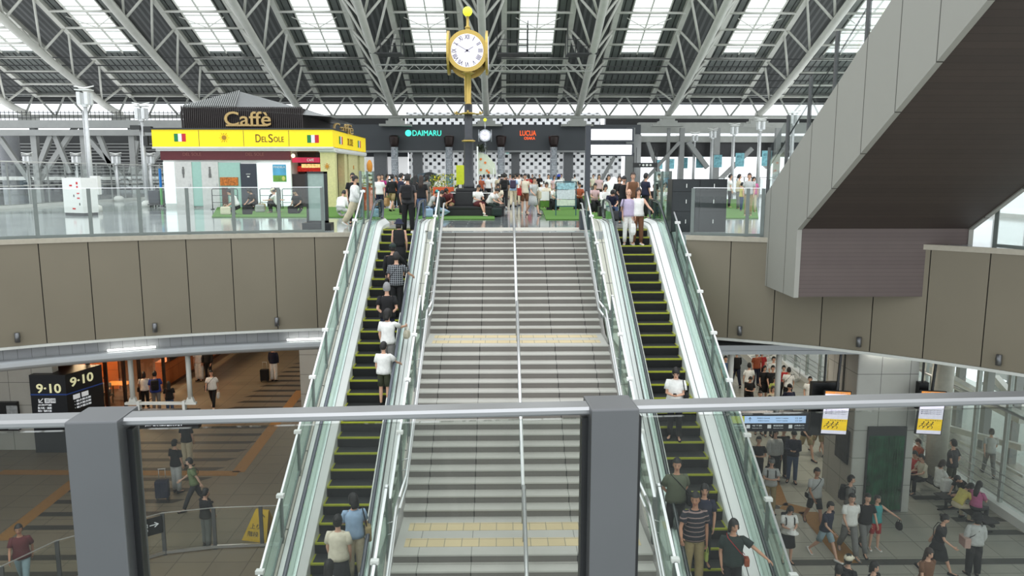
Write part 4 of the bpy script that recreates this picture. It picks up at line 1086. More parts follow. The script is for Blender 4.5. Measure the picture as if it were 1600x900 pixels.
b = MB(); b.box(13.5, 40, 76, 77, 14.6, 15.6); b.box(13.5, 40, 75.8, 76.6, 13.7, 14.3, 0); struct(b.build('wall_back_beam', m_pipe2))
b = MB(); b.box(13.5, 40, 76.5, 77.5, 12.3, 13.8); b.box(10.5, 36, 78, 79, 15.2, 16.2); b.box(-30, -9.7, 78, 79, 15.2, 16.2); struct(b.build('wall_back_dark_band', black_mat))
b = MB(); b.box(-9.0, -3.2, 76.2, 76.6, PZ, PZ + .0 + .01); 
m_mosaic = tilemat('mosaic_column', srgb(226, 230, 236), srgb(170, 178, 186), srgb(150, 154, 160), .16, .16, .02, .3, .5, 'XZ', nz=.3)
for i, px in enumerate((617, 702, 783, 865)):
    p = aty(px, 260, 73.8); c = thing('mosaic_column', (p.x, 73.8, PZ), wordn[i] + ' grey mosaic column from the left with a dark bronze cap', 'column', 'mosaic columns')
    b = MB(); b.lathe([(.34, 0), (.34, 4.3)], n=16); b.build('shaft', m_mosaic, c)
    b = MB(); b.lathe([(.36, 4.3), (.42, 4.6), (.5, 5.2), (.5, 5.32), (.3, 5.4)], n=20); b.build('capital', mat('bronze_dark', srgb(52, 40, 38), .35, .4), c)
    b = MB(); b.lathe([(.355, .3), (.355, 1.4)], n=16); b.build('poster_wrap', mat('pale_blue_poster', srgb(150, 190, 220), .5, noise=.25, scale=4), c)
for xx, w_ in ((-8.7, .9), (-3.7, .8), (1.0, .8), (6.2, .9), (-12.5, 1.2)):
    b = MB(); b.box(xx, xx + w_, 76.0, 76.9, PZ, 12.85); struct(b.build('wall_pier', mat('grey_pier', srgb(120, 122, 124), .6)))
b = MB(); b.box(-17.5, -9.3, 77.2, 77.4, 10.6, 12.3, 0); b.box(-17.5, -9.3, 77.1, 77.3, 12.3, 12.9, 1)
for k in range(4): b.box(-17.5, -9.3, 77.1, 77.3, PZ + .2 + k * .45, PZ + .4 + k * .45, 1)
struct(b.build('wall_back_left_opening', [mat('bright_panel', (.95, .95, .95), .6, emit=.4), m_fasc]))
# illuminated signs
m_teal = mat('sign_teal', srgb(70, 235, 205), .4, emit=1.3, noise=.02); m_or = mat('sign_orange', srgb(255, 92, 30), .4, emit=1.5, noise=.02)
p = aty(665, 208, 74.8); s = thing('department_store_sign', p, 'glowing teal DAIMARU sign on the dark fascia', 'sign')
text('lettering', 'DAIMARU', aty(667, 208, 74.875), 2.75, .52, m_teal, s, ext=.03)
q = aty(638, 208, 74.87); b = MB(); b.disc(q, .30, .06, 'Y', 20); b.build('round_emblem', m_teal, s, world=True)
p = aty(825, 211, 74.8); s = thing('mall_sign', p, 'glowing orange LUCUA sign on the dark fascia', 'sign')
text('lettering', 'LUCUA', aty(825, 208, 74.875), 1.55, .48, m_or, s, ext=.03); text('lettering', 'OSAKA', aty(827.5, 216, 74.875), 1.05, .26, m_or, s, ext=.03)
p = aty(810, 235.5, 76.9); s = thing('pale_teal_sign', p, 'pale teal sign with a round emblem on the white checker wall', 'sign')
m_tp = mat('sign_pale_teal', srgb(150, 225, 215), .5, emit=.3); b = MB(); b.disc(aty(793, 236, 76.9), .25, .05, 'Y', 16); b.build('round_emblem', m_tp, s, world=True)
text('lettering', '- DAIMARU -', aty(823, 236, 76.9), 2.6, .25, m_tp, s, ext=.02)
b = MB(); b.box(-.9, 3.6, 73.9, 74.1, PZ, 10.1); struct(b.build('wall_shop_front_pale', mat('pale_beige_shop', srgb(226, 208, 190), .6, noise=.08)))

# side structures: left steel frame
def beamthing(name, loc, lab, cat): return thing(name, loc, lab, cat)
fr = thing('steel_frame', (-33, 64, PZ), 'grey steel frame of columns, beams and crossed braces beyond the left glass', 'steel frame')
Yf = 62.0
L_ = lambda x, y, Y=Yf: aty(x, y, Y)
for ya, yb in ((188, 200), (203, 212)):
    a, c = L_(-120, (ya + yb) / 2), L_(300, (ya + yb) / 2); b = MB(); b.bar(a, c, .5, abs(L_(0, ya).z - L_(0, yb).z)); b.build('beam', grey_steel, fr, world=True)
for px, wd in ((48, .45), (125, .4), (202, .45), (-40, .5)):
    a = L_(px, 188); b = MB(); b.bar((a.x, Yf + .3, 4), (a.x, Yf + .3, a.z), wd, wd); b.build('column', grey_steel, fr, world=True)
for (xa, ya), (xb, yb) in (((0, 215), (47, 282)), ((60, 285), (118, 198)), ((135, 212), (205, 292)), ((205, 292), (260, 225)), ((80, 212), (60, 262)), ((86, 212), (110, 270)), ((155, 212), (175, 262)), ((-60, 290), (-5, 212)), ((215, 220), (205, 270))):
    jy = Yf + .3 + ((xa * 7 + xb * 3) % 5) * .06; b = MB(); b.bar(L_(xa, ya, jy), L_(xb, yb, jy), .35, .35); b.build('brace', grey_steel, fr, world=True)
p = L_(15, 230, 66); b = MB(); b.tube([(p.x, 66, 0), (p.x, 66, L_(15, 205, 66).z)], .75, 16); b.build('round_column', mat('pale_column', srgb(150, 152, 156), .5), fr, world=True)
a, c = L_(0, 205, 70), L_(300, 300, 70)
b = MB(); b.box(-60, c.x + 4, 70, 70.3, 2, a.z - .3, 0)
for k in range(14): b.box(-60, c.x + 4, 69.9, 70, 9.6 + k * .28, 9.68 + k * .28, 1)
struct(b.build('wall_dark_building_left', [dark_steel, grey_steel]))
b = MB(); a, c = L_(-100, 184, 72), L_(295, 168, 72)
for z in (a.z, (a.z + c.z) / 2): b.bar((a.x, 72, z), (c.x, 72, z), .06, .06)
for k in range(60): b.bar((a.x + (c.x - a.x) * k / 59, 72, a.z - .3), (a.x + (c.x - a.x) * k / 59, 72, c.z - .3), .04, .04)
b.build('roof_edge_railing', dark_steel, fr, world=True)
b = MB(); a = L_(60, 272, 66); b.box(-48, -22, 64.5, 65.0, a.z - .5, a.z - .2); b.build('white_pipe_run', white_mat, fr, world=True)
# right steel frame
fr = thing('steel_frame', (24, 73, PZ), 'grey steel frame with slanting braces behind the lamp poles on the right', 'steel frame')
for (xa, ya), (xb, yb), w_ in (((1000, 290), (1062, 222), .3), ((1075, 222), (1105, 262), .45), ((1105, 300), (1175, 232), .4), ((1195, 262), (1240, 215), .4), ((1012, 222), (1035, 285), .35), ((960, 245), (935, 290), .3)):
    jy = 74.3 + (xa % 7) * .05; b = MB(); b.bar(L_(xa, ya, jy), L_(xb, yb, jy), w_, w_); b.build('brace', grey_steel, fr, world=True)
for px, w_ in ((1066, .45), (1120, .6), (1045, .3), (985, .8), (1216, .5)):
    a = L_(px, 200, 74.8); b = MB(); b.bar((a.x, 74.8, PZ), (a.x, 74.8, a.z), w_, w_); b.build('column', grey_steel, fr, world=True)
a = L_(995, 262, 73); b = MB(); b.tube([(a.x, 73, PZ), (a.x, 73, L_(995, 210, 73).z)], .36, 14); b.build('round_column', mat('pale_column2', srgb(176, 178, 178), .5), fr, world=True)
ws = thing('overhead_sign', L_(1010, 258, 60), 'small black overhead sign with white symbols left of the lamp poles', 'sign')
b = MB(); p = L_(1008, 258, 60); b.cbox(p, (1.9, .12, .36)); b.build('sign_panel', black_mat, ws, world=True); text('lettering', '↑ ● ■ ●', p - Vector((0, .07, 0)), 1.0, .16, white_mat, ws)
b = MB()
for sx in (-.7, .7): b.bar((p.x + sx, 60, p.z + .15), (p.x + sx, 60, PZ + 2.9 + .9), .04, .04)
for sx in (-.9, .9): b.bar((p.x + sx, 60, PZ), (p.x + sx, 60, p.z + .95), .06, .06)
b.build('support', dark_steel, ws, world=True)

# straight glass fences bounding the plaza
def straight_fence(P, H, lab, mid=None, step=1.6):
    r = thing('plaza_glass_fence', (*P[0], PZ), lab, 'glass fence'); pts = []
    for a, c in zip(P, P[1:]):
        a = Vector(a); c = Vector(c); n = max(1, round((c - a).length / step)); pts += [a.lerp(c, i / n) for i in range(n)]
    pts.append(Vector(P[-1]))
    for i, p in enumerate(pts):
        if i < 48: b = MB(); b.cbox((*p, PZ + H / 2), (.07, .07, H)); b.build('post', grey_steel, r, world=True)
        if i + 1 < len(pts):
            q = pts[i + 1]; d = q - p; aa = math.atan2(d.y, d.x); c = (p + q) / 2
            b = MB(); b.cbox((*c, PZ + H / 2), (d.length - .08, .012, H - .25), aa); b.build('glass_panel', glass_clear, r, world=True)
    b = MB(); m2 = MB()
    for p, q in zip(P, P[1:]):
        b.bar((*p, PZ + H), (*q, PZ + H), .09, .06); m2.bar((*p, PZ + .08), (*q, PZ + .08), .16, .16)
        if mid: b.bar((*p, PZ + mid), (*q, PZ + mid), .05, .04)
    b.build('top_rail', white_steel, r, world=True); m2.build('kerb', white_steel, r, world=True)
straight_fence([(-25.2, 24), (-25.2, 60.5), (-16, 60.5)], 2.4, 'tall glass fence along the left side of the plaza', 1.15, 1.7)
straight_fence([(20.8, 24), (20.8, 73.5)], 1.5, 'long glass fence behind the banner poles on the right', None, 2.0)

# ------------------------------------------------------------------ gold clock
m_gold = mat('polished_gold', srgb(196, 168, 92), .32, .6, noise=.05, scale=4); m_goldd = mat('brushed_gold', srgb(170, 142, 80), .45, .5, noise=.08, scale=6)
m_face = mat('clock_face_white', srgb(238, 234, 246), .4, emit=.45, noise=.01); m_numeral = mat('clock_numeral', srgb(44, 42, 66), .5)
m_limeball = mat('lime_lamp', srgb(228, 242, 60), .3, emit=.9, noise=.03)
CY = 33.2; cx = aty(732, 200, CY).x
def clockz(py): return aty(732, py, CY).z - PZ
gc = thing('gold_clock', (cx, CY, PZ), 'tall golden four-faced clock on a dark column in the plaza', 'clock')
b = MB()
for w_, z0, z1 in ((1.05, .0, .42), (.78, .42, 1.02), (.55, 1.02, 1.16)): b.cbox((0, 0, (z0 + z1) / 2), (w_ * 2, w_ * 1.6, z1 - z0), 0, 0, bev=.03)
b.build('plinth', black_mat, gc)
b = MB()
for sx in (-.98, .58): b.box(sx, sx + .44, -.86, -.5, .60 + .35, .98)
b.build('notice_ledge', white_mat, gc)
zt = clockz(163)
b = MB(); b.lathe([(.24, 1.1), (.24, 1.3), (.20, 1.4), (.20, 3.2), (.21, 3.22), (.175, 3.3), (.17, zt)], n=18); b.build('dark_column', mat('column_dark_grey', srgb(66, 68, 72), .4, .3), gc)
for z in (clockz(221), clockz(178)):
    b = MB(); b.lathe([(.20, z - .03), (.29, z), (.29, z + .04), (.2, z + .06)], n=20); b.build('gold_ring', m_gold, gc)
z = clockz(178); b = MB()
for a in range(4):
    d = Vector((math.cos(a * math.pi / 2), math.sin(a * math.pi / 2), 0)); b.tube([d * .1 + Vector((0, 0, z)), d * .56 + Vector((0, 0, z)), d * .6 + Vector((0, 0, z + .1))], .025, 6); b.ball(d * .5 + Vector((0, 0, z + .07)), .05, 8)
b.build('scroll_bracket', m_gold, gc)
b = MB(); b.lathe([(.17, zt), (.13, zt + .05), (.13, clockz(117)), (.2, clockz(116)), (.32, clockz(113))], n=18)
for k in range(3): b.bar((-.135 + .09 * k, -.10, zt + .1), (-.135 + .09 * k, -.10, clockz(120)), .03, .03)
b.build('gold_column', m_gold, gc)
zc = clockz(83)
for nm, ax, s in (('front', 'Y', -1), ('back', 'Y', 1), ('left', 'X', -1), ('right', 'X', 1)):
    c = Vector((0, s * .62, zc - (.14 if nm == 'back' else 0))) if ax == 'Y' else Vector((s * .80, 0, zc))
    b = MB(); b.disc(c, .84 if ax == 'Y' else .90, .10, ax, 36); rim = b.build('dial_rim', m_gold, gc)
    off = Vector((0, s * .055, 0)) if ax == 'Y' else Vector((s * .055, 0, 0))
    b = MB(); b.disc(c + off, .67, .02, ax, 36); dial = b.build('dial', m_face, gc); 
    if nm == 'front':
        nm_ = ['XII', 'I', 'II', 'III', 'IIII', 'V', 'VI', 'VII', 'VIII', 'IX', 'X', 'XI']; vs = MB()
        for k, t_ in enumerate(nm_):
            a = math.pi / 2 - k * math.pi / 6; n = len(t_); 
            tt = text('numeral', t_, (0, 0, 0), sum(.028 if ch_ == 'I' else .10 for ch_ in t_) + .022 * (n - 1), .19, m_numeral, None, ext=.004, bold=.015)
            tt.parent = dial; r_ = .545; tt.location = c + off + Vector((r_ * math.cos(a), -.013, r_ * math.sin(a)))
            tt.rotation_euler = (Matrix.Rotation(-(a - math.pi / 2), 3, 'Y') @ Matrix.Rotation(math.pi / 2, 3, 'X')).to_euler()
        for nm2, ang_, L, w_ in (('minute_hand', R_(-60), .50, .035), ('hour_hand', R_(58), .30, .045)):
            d = Vector((math.sin(ang_), 0, math.cos(ang_))); h = MB(); o_ = c + off + Vector((0, -.03, 0)); h.bar(o_ - d * .13, o_ + d * L, w_, .012); h.disc(o_, .045, .02, 'Y', 12); h.build(nm2, m_numeral, dial)
b = MB(); b.cbox((0, 0, zc), (1.3, 1.1, 1.15), 0, 0, bev=.12); b.build('clock_case', m_goldd, gc)
b = MB(); b.lathe([(.30, clockz(54)), (.12, clockz(50)), (.10, clockz(44)), (.13, clockz(43)), (.06, clockz(40)), (.055, clockz(25)), (.1, clockz(24))], n=16); b.build('finial', m_gold, gc)
b = MB(); b.ball((0, 0, clockz(18)), .20, 18); b.build('finial_globe', m_limeball, gc)
# silver clock far behind
SYc = 60.0; c0 = aty(758, 212, SYc)
m_silver = mat('silver_clock', srgb(190, 194, 200), .35, .6); sc_ = thing('silver_clock', (c0.x, SYc, PZ), 'small silver clock far behind the gold clock', 'clock')
zc = c0.z - PZ
b = MB(); b.lathe([(.11, 0), (.09, .8), (.06, zc - .5)], n=12); b.build('post', m_silver, sc_)
b = MB(); b.disc((0, -.32, zc), .46, .08, 'Y', 28); b.disc((-.48, 0, zc), .46, .07, 'X', 20); b.disc((.48, 0, zc), .46, .07, 'X', 20); b.cbox((0, 0, zc), (.8, .6, .7), bev=.08); b.build('clock_case', m_silver, sc_)
b = MB(); b.disc((0, -.37, zc), .37, .02, 'Y', 28); dl = b.build('dial', m_face, sc_)
b = MB()
for k in range(12): a = k * math.pi / 6; b.bar((.26 * math.cos(a), -.385, zc + .26 * math.sin(a)), (.34 * math.cos(a), -.385, zc + .34 * math.sin(a)), .035, .01)
b.bar((0, -.39, zc), (-.22, -.39, zc + .13), .025, .01); b.bar((0, -.39, zc), (.13, -.39, zc + .08), .03, .01); b.build('hands_and_marks', m_numeral, dl)
b = MB(); b.lathe([(.06, zc + .4), (.04, zc + 1.1)], n=10); b.build('finial', m_silver, sc_); b = MB(); b.ball((0, 0, zc + 1.2), .13, 12); b.build('finial_globe', m_limeball, sc_)

# ------------------------------------------------------------------ cafe kiosk
KY, KX0, KX1, KYB = 40.5, aty(246, 300, 40.5).x, aty(524, 300, 40.5).x, 50.0
m_yel2 = mat('sign_yellow', srgb(250, 222, 10), .4, emit=.35, noise=.02); m_maroon = mat('maroon_panel', srgb(98, 34, 40), .5); m_cream = mat('cream_yellow_panel', srgb(224, 218, 160), .6)
kz = lambda py, Y=KY: aty(380, py, Y).z
kx = lambda px, Y=KY: aty(px, 260, Y).x
kk = thing('cafe_kiosk', (kx(380), KY, PZ), 'cafe kiosk with a long yellow illuminated sign band and slatted hip roof', 'kiosk')
W = dict(parent=kk, world=True)
def kb(name, m, boxes, **k):
    b = MB()
    for q in boxes: b.box(*q)
    return b.build(name, m, kk, world=True)
kb('wall_body', white_mat, [(KX0 + .35, KX1 - 2.3, KY + .12, KYB, PZ, kz(231))])
kb('ceiling_slab', white_mat, [(KX0 + .1, KX1 + .05, KY - .1, KYB, kz(236), kz(231))])
sgn = kb('sign_band', m_yel2, [(KX0, KX1, KY - .22, KY - .05, kz(229.5), kz(203)), (KX1 - .17, KX1, KY - .05, KYB, kz(229.5), kz(203))])
b = MB()
for px in (316, 385, 455): b.box(kx(px) - .01, kx(px) + .01, KY - .232, KY - .215, kz(229), kz(204))
b.build('panel_joint', m_numeral, sgn, world=True)
kb('roof_edge', dark_steel, [(KX0 - .05, KX1 + .05, KY - .3, KYB, kz(203), kz(200.5))])
kb('lower_trim', white_steel, [(KX0 - .02, KX1 + .02, KY - .24, KY, kz(232.5), kz(229.5))])
kb('service_band', m_maroon, [(kx(252), kx(454), KY - .02, KY + .12, kz(250), kz(232.5))])
for px in (300, 398): text('lettering', 'DEL SOLE', aty(px, 241, KY - .04), .95, .16, mat('faded_maroon_letter', srgb(150, 90, 84), .5), kk)
m_fg, m_fw, m_frr = mat('flag_green', srgb(20, 130, 70), .5), mat('flag_white', srgb(246, 246, 246), .5), mat('flag_red', srgb(206, 32, 48), .5)
for px in (281, 489):
    for i, m in enumerate((m_fg, m_fw, m_frr)):
        c = aty(px + (i - 1) * 6, 215 if px < 300 else 217, KY - .235); b = MB(); b.cbox(c, (.205, .012, .40)); b.build('flag_stripe', m, sgn, world=True)
for t_, xa_, xb_, hh_, dy_ in (('D', 399.5, 407, .40, 0), ('EL', 409, 417.5, .27, 1.6), ('S', 419.5, 426, .42, 0), ('OLE', 428, 443, .27, 1.6)): text('lettering', t_, aty((xa_ + xb_) / 2, 216 + dy_, KY - .235), (xb_ - xa_) * .0347, hh_, mat('brown_letter', srgb(96, 60, 20), .5), sgn, ext=.01)
c = aty(350, 215, KY - .235); b = MB(); b.disc(c, .12, .014, 'Y', 20)
for k in range(12):
    a = k * math.pi / 6; d = Vector((math.cos(a), 0, math.sin(a))); b.bar(c + d * .15, c + d * (.27 if k % 2 == 0 else .22), .035, .01)
b.build('sun_emblem', mat('brown_gold', srgb(176, 130, 20), .5), sgn, world=True)
for i, yy in enumerate((42.0, 44.6, 47.4)):
    if i != 1: 
        for j, m in enumerate((m_fg, m_fw, m_frr)): b = MB(); b.cbox((KX1 + .01, yy + j * .3, kz(217)), (.012, .3, .42)); b.build('flag_stripe', m, sgn, world=True)
text('lettering', 'DEL SOLE', (KX1 + .012, 44.9, kz(217)), 1.6, .4, mat('brown_letter2', srgb(150, 120, 20), .5), sgn, rot=(math.pi / 2, 0, math.pi / 2), ext=.01)
# facade panels: doors, glass, dark door, posters
def pan(name, m, xa, xb, ya, yb, d=.0, par=None):
    b = MB(); b.box(kx(xa), kx(xb), KY - d, KY + .13, kz(yb) if yb else PZ, kz(ya)); return b.build(name, m, par or kk, world=True)
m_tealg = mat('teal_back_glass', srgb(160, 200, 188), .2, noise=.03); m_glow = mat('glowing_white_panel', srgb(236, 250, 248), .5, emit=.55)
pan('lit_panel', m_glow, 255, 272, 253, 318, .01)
for xa, xb, lab in ((273, 299.5, 'white restroom door'), (314.5, 341, 'white restroom door')):
    d = pan('door', mat('door_grey', srgb(208, 208, 204), .5), xa, xb, 253, None, .04)
    cxx = (xa + xb) / 2; c = aty(cxx, 268, KY - .05); b = MB(); b.ball((c.x, c.y, c.z + .20), .05, 8); b.cbox((c.x, c.y, c.z), (.12 if xa < 300 else .1, .02, .26)); b.cbox((c.x, c.y, c.z - .22), (.07 if xa < 300 else .14, .02, .2)); b.build('figure_symbol', mat('symbol_grey', srgb(110, 110, 108), .5), d, world=True)
    c = aty(xb - 2.5, 289, KY - .06); b = MB(); b.cbox(c, (.04, .05, .12)); b.build('handle', stainless, d, world=True)
pan('glass_panel', m_tealg, 299.5, 314.5, 253, 322, .0); pan('glass_panel', m_tealg, 341, 375, 254, None, .0)
d = pan('dark_door', mat('door_charcoal', srgb(56, 60, 72), .5), 375.5, 400.5, 256, None, .04)
text('lettering', 'STAFF', aty(388, 272, KY - .05), .22, .06, white_mat, d); b = MB(); c = aty(388, 276, KY - .05); b.cbox(c, (.12, .01, .06)); b.build('small_notice', white_mat, d, world=True)
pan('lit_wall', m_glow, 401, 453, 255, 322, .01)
pz = pan('poster', mat('poster_sky', srgb(90, 170, 210), .5, noise=.15, scale=3), 426, 447, 257, 284, .03)
b = MB(); b.box(kx(426), kx(447), KY - .04, KY - .03, kz(284), kz(274)); b.build('poster_grass', mat('poster_green', srgb(110, 160, 70), .6, noise=.2, scale=6), pz, world=True)
text('lettering', 'FINDELA', aty(436.5, 261, KY - .035), .6, .10, white_mat, pz); b = MB(); c = aty(443, 279, KY - .045); b.ball(c, .09, 10, 0, (1, .1, 1.3)); b.build('poster_figure', mat('poster_yellow', srgb(210, 210, 120), .6), pz, world=True)
mn = pan('menu_board', mat('menu_orange', srgb(190, 110, 40), .5, noise=.5, scale=14), 343, 371, 277, 290, .05)
pan('menu_board', mat('menu_frame_brown', srgb(90, 50, 30), .6, noise=.4, scale=10), 345, 354, 292, 322, .05)
# open counter corner
m_corner = mat('kiosk_interior_dark', srgb(70, 56, 50), .7)
kb('corner_interior', m_corner, [(kx(455), KX1 - 1.3, KY + 1.5, KYB - 2, PZ, kz(232))])
kb('counter', mat('counter_dark', srgb(54, 44, 44), .5), [(kx(453), kx(499), KY + .25, KY + 1.5, PZ, kz(272))])
kb('canopy_sign', mat('sign_magenta', srgb(190, 30, 70), .5, emit=.3), [(kx(456), kx(499), KY + .1, KY + .25, kz(254), kz(246))])
text('lettering', 'CAFE', aty(485, 250, KY + .09), .35, .14, white_mat, kk)
kb('fixture_shelf', mat('warm_pendant_row', srgb(240, 190, 120), .5, emit=.8, noise=.4, scale=12), [(kx(468), kx(497), KY + .4, KY + .5, kz(262), kz(256))])
kb('red_menu', mat('red_menu', srgb(220, 50, 36), .5, emit=.4, noise=.3, scale=10), [(kx(455), kx(499), KY + 1.3, KY + 1.45, kz(268), kz(259))])
b = MB(); b.ball(aty(458, 243.5, KY - .1), .10, 10); b.build('globe_lamp', mat('warm_bulb', (1, .75, .4), .4, emit=4), kk, world=True)
for q_ in ((kx(500), kx(523), KY + .1, KY + .6, PZ, kz(235)), (KX1 - .5, KX1 - .12, KY + 3.2, KY + 3.9, PZ, kz(235)), (KX1 - .5, KX1 - .12, KY + 4.4, KY + 7.2, PZ, kz(235)), (KX1 - .5, KX1 - .12, KY + 8.0, KYB, PZ, kz(235))): kb('pier', m_cream, [q_])
kb('pier_cap', white_steel, [(kx(499), kx(525), KY + .02, KY + .7, kz(238), kz(233)), (KX1 - .55, KX1 + .02, KY + .1, KYB, kz(238), kz(233))])
c = aty(511, 260, KY + .09); b = MB(); b.disc(c, .09, .02, 'Y', 14)
for k in range(8): a = k * math.pi / 4; dd = Vector((math.cos(a), 0, math.sin(a))); b.bar(c + dd * .1, c + dd * .17, .05, .01)
b.build('sun_ornament', mat('orange_gold', srgb(206, 140, 40), .5), kk, world=True)
c = Vector((KX1 - .11, KY + 5.8, kz(260))); b = MB(); b.disc(c, .12, .02, 'X', 14); b.build('sun_ornament', mat('orange_gold', srgb(206, 140, 40), .5), kk, world=True)
kb('poster', mat('magenta_poster', srgb(200, 50, 90), .5, noise=.3, scale=6), [(KX1 - .6, KX1 - .55, KY + 2.3, KY + 3.1, kz(285), kz(256))])
kb('menu_board', mat('blackboard', srgb(60, 66, 74), .5, noise=.3, scale=20), [(KX1 - .62, KX1 - .57, KY + 1.0, KY + 1.8, kz(288), kz(252))])
# slatted hip roof with lettering
RX0, RX1, RY0, RY1 = kx(294, 42), kx(478, 42), 41.6, 48.4; zr0 = kz(203); zr1 = aty(380, 167, 41.6).z; ap = aty(375, 143, 45.0)
b = MB(); n = 62
b.box(RX0, RX1, RY0 + .15, RY1, zr0, zr1 - .05)
for k in range(n): x = RX0 + (RX1 - RX0) * k / (n - 1); b.bar((x, RY0, zr0), (x, RY0, zr1), .06, .09)
b.build('slat_screen', mat('dark_slat', srgb(50, 44, 42), .6), kk, world=True)
b = MB(); cs = [(RX0, RY0, zr1), (RX1 + 1.5, RY0, zr1 - .5), (RX1 + 1.5, RY1, zr1 - .5), (RX0, RY1, zr1)]; A_ = (ap.x, 45.0, ap.z)
b.add(cs + [A_], [(0, 1, 4), (1, 2, 4), (2, 3, 4), (3, 0, 4), (3, 2, 1, 0)]); b.build('hip_roof', mat('roof_sheet_grey', srgb(150, 152, 152), .4, .3), kk, world=True)
b = MB()
for k in range(26):
    t = k / 25; x = RX0 + (ap.x + .8 - RX0) * t; b.bar((x, RY0 - .05, zr1), (RX0 + (ap.x - RX0) * (t * .98), RY0 + (45 - RY0) * t, zr1 + (ap.z - zr1) * t + .03), .055, .10)
b.build('roof_slats', grey_steel, kk, world=True)
cf = thing('cafe_roof_letters', aty(386, 188, 41.3), 'gold Caffè lettering standing on the front of the kiosk roof', 'sign')
m_gl = mat('letter_gold', srgb(186, 158, 104), .4, .4); text('lettering', 'Caffè', aty(387, 185.5, 41.35), 2.45, .74, m_gl, cf, ext=.05, bold=.01)
b = MB(); a = aty(386, 196, 41.35); b.cbox(a, (2.2, .08, .09)); b.build('base_bar', m_gl, cf, world=True)
cf = thing('cafe_roof_letters', (KX1 - .3, 43.2, kz(200)), 'small gold Caffè lettering on the side edge of the kiosk roof', 'sign')
text('lettering', 'Caffè', (KX1 - .1, 43.6, kz(195.5)), 2.0, .55, m_gl, cf, rot=(math.pi / 2, 0, math.pi / 2 - .35), ext=.05); b = MB(); b.cbox((KX1 - .1, 43.6, kz(200)), (.12, 1.9, .06)); b.build('base_bar', m_gl, cf, world=True)

# ------------------------------------------------------------------ plaza furniture
m_turf = mat('artificial_turf', srgb(84, 126, 50), .9, noise=.2, scale=40, bump=.5)
def turf(name, pts, lab):
    b = MB(); b.prism([(p.x, p.y, PZ + .008) for p in [atz(x, y, PZ) for x, y in pts]], (0, 0, .035)); return tag(b.build(name, m_turf), lab, 'artificial turf')
turf('turf_mat', [(331, 340), (572, 340.5), (572, 322), (340, 324)], 'green turf mat in front of the cafe kiosk')
turf('turf_mat', [(600, 343.5), (773, 343.5), (772, 334), (720, 326), (600, 327)], 'green turf mat around the foot of the gold clock')
turf('turf_mat', [(853, 344), (1030, 344), (1050, 308), (855, 306), (828, 316), (848, 330)], 'large green turf mat right of the walkway')
turf('turf_mat', [(1128, 342), (1185, 342), (1180, 312), (1128, 312)], 'green turf mat seen between the lockers and the stair flight')
turf('turf_mat', [(590, 312), (660, 312), (660, 304), (596, 304)], 'far green turf mat behind the up escalator')
# black lockers
lk_x0, lk_x1, lky = aty(1050, 300, 23.4).x, aty(1136, 300, 23.4).x, 23.4
lk = thing('locker_block', ((lk_x0 + lk_x1) / 2, lky + .3, PZ), 'black metal locker block behind the right glass balustrade', 'lockers')
zt = aty(1090, 280, lky).z - PZ
b = MB(); b.box(lk_x0 - lk.location.x, lk_x1 - lk.location.x, -.3, .35, 0, zt); b.build('cabinet', mat('locker_black', srgb(34, 38, 40), .35), lk)
hw = (lk_x1 - lk_x0) / 2
for i in range(2):
    for j, (za, zb) in enumerate(((.02, .62), (.64, 1.22), (1.24, zt - .03))):
        xa = -hw + i * hw + .015; b = MB(); b.box(xa, xa + hw - .03, -.325, -.3, za, zb); dd = b.build('door', mat('locker_door', srgb(44, 48, 50), .3), lk)
        b = MB(); b.box(xa + hw * .5 - .01, xa + hw * .5 + .01, -.345, -.325, (za + zb) / 2 - .06, (za + zb) / 2 + .06); b.build('handle', white_mat, dd)
# dark slim machine and sign posts
tt_ = thing('totem_sign', (aty(497, 350, 24.3).x, 24.3, PZ), 'black framed totem with a pale green glass panel at the plaza edge', 'sign')
w_ = (aty(514, 350, 24.3).x - aty(481, 350, 24.3).x) / 2; zt = aty(497, 268, 24.3).z - PZ
b = MB(); b.cbox((0, 0, .12), (w_ * 2.7, .5, .24), bev=.02); b.build('base', black_mat, tt_)
b = MB(); b.box(-w_, -w_ + .06, -.06, .06, .24, zt); b.box(w_ - .09, w_, -.06, .06, .24, zt); b.box(-w_, w_, -.06, .06, zt - .06, zt); b.box(-w_, w_, -.06, .06, .24, .3); b.build('frame', black_mat, tt_)
b = MB(); b.box(-w_ + .06, w_ - .09, -.02, .02, .3, zt - .06); b.build('panel', mat('pale_green_panel', srgb(150, 170, 162), .25, noise=.06), tt_)
# tall information sign by the right escalator
sx0 = aty(917, 300, 24.3).x; sg = thing('information_sign', (sx0, 24.3, PZ), 'tall charcoal sign post carrying two white lit panels beside the right escalator', 'sign')
zt = aty(915, 196, 24.3).z - PZ; b = MB(); b.box(-.07, .09, -.09, .09, 0, zt); b.build('post', mat('sign_charcoal', srgb(62, 66, 72), .45, .2), sg)
b = MB(); b.cbox((-.05, 0, .30), (.34, .42, .6), bev=.02); b.build('base', mat('sign_charcoal', srgb(62, 66, 72), .45, .2), sg)
xr = aty(988, 300, 24.3).x - sx0
for ya, yb in ((200, 221.5), (224.5, 244)):
    za, zb = aty(950, yb, 24.3).z - PZ, aty(950, ya, 24.3).z - PZ
    b = MB(); b.box(.06, xr, -.06, .06, za, zb); fr_ = b.build('panel_frame', mat('sign_charcoal', srgb(62, 66, 72), .45, .2), sg)
    b = MB(); b.box(.10, xr - .06, -.07, -.06, za + .05, zb - .04); b.build('lit_panel', mat('lit_white', (1, 1, 1), .5, emit=1.2, noise=0), fr_)
text('lettering', '…■□□ ×', (sx0 + .7, 24.22, aty(950, 233, 24.3).z), .45, .05, mat('faint_grey_text', srgb(215, 215, 210), .5, emit=.5), sg)
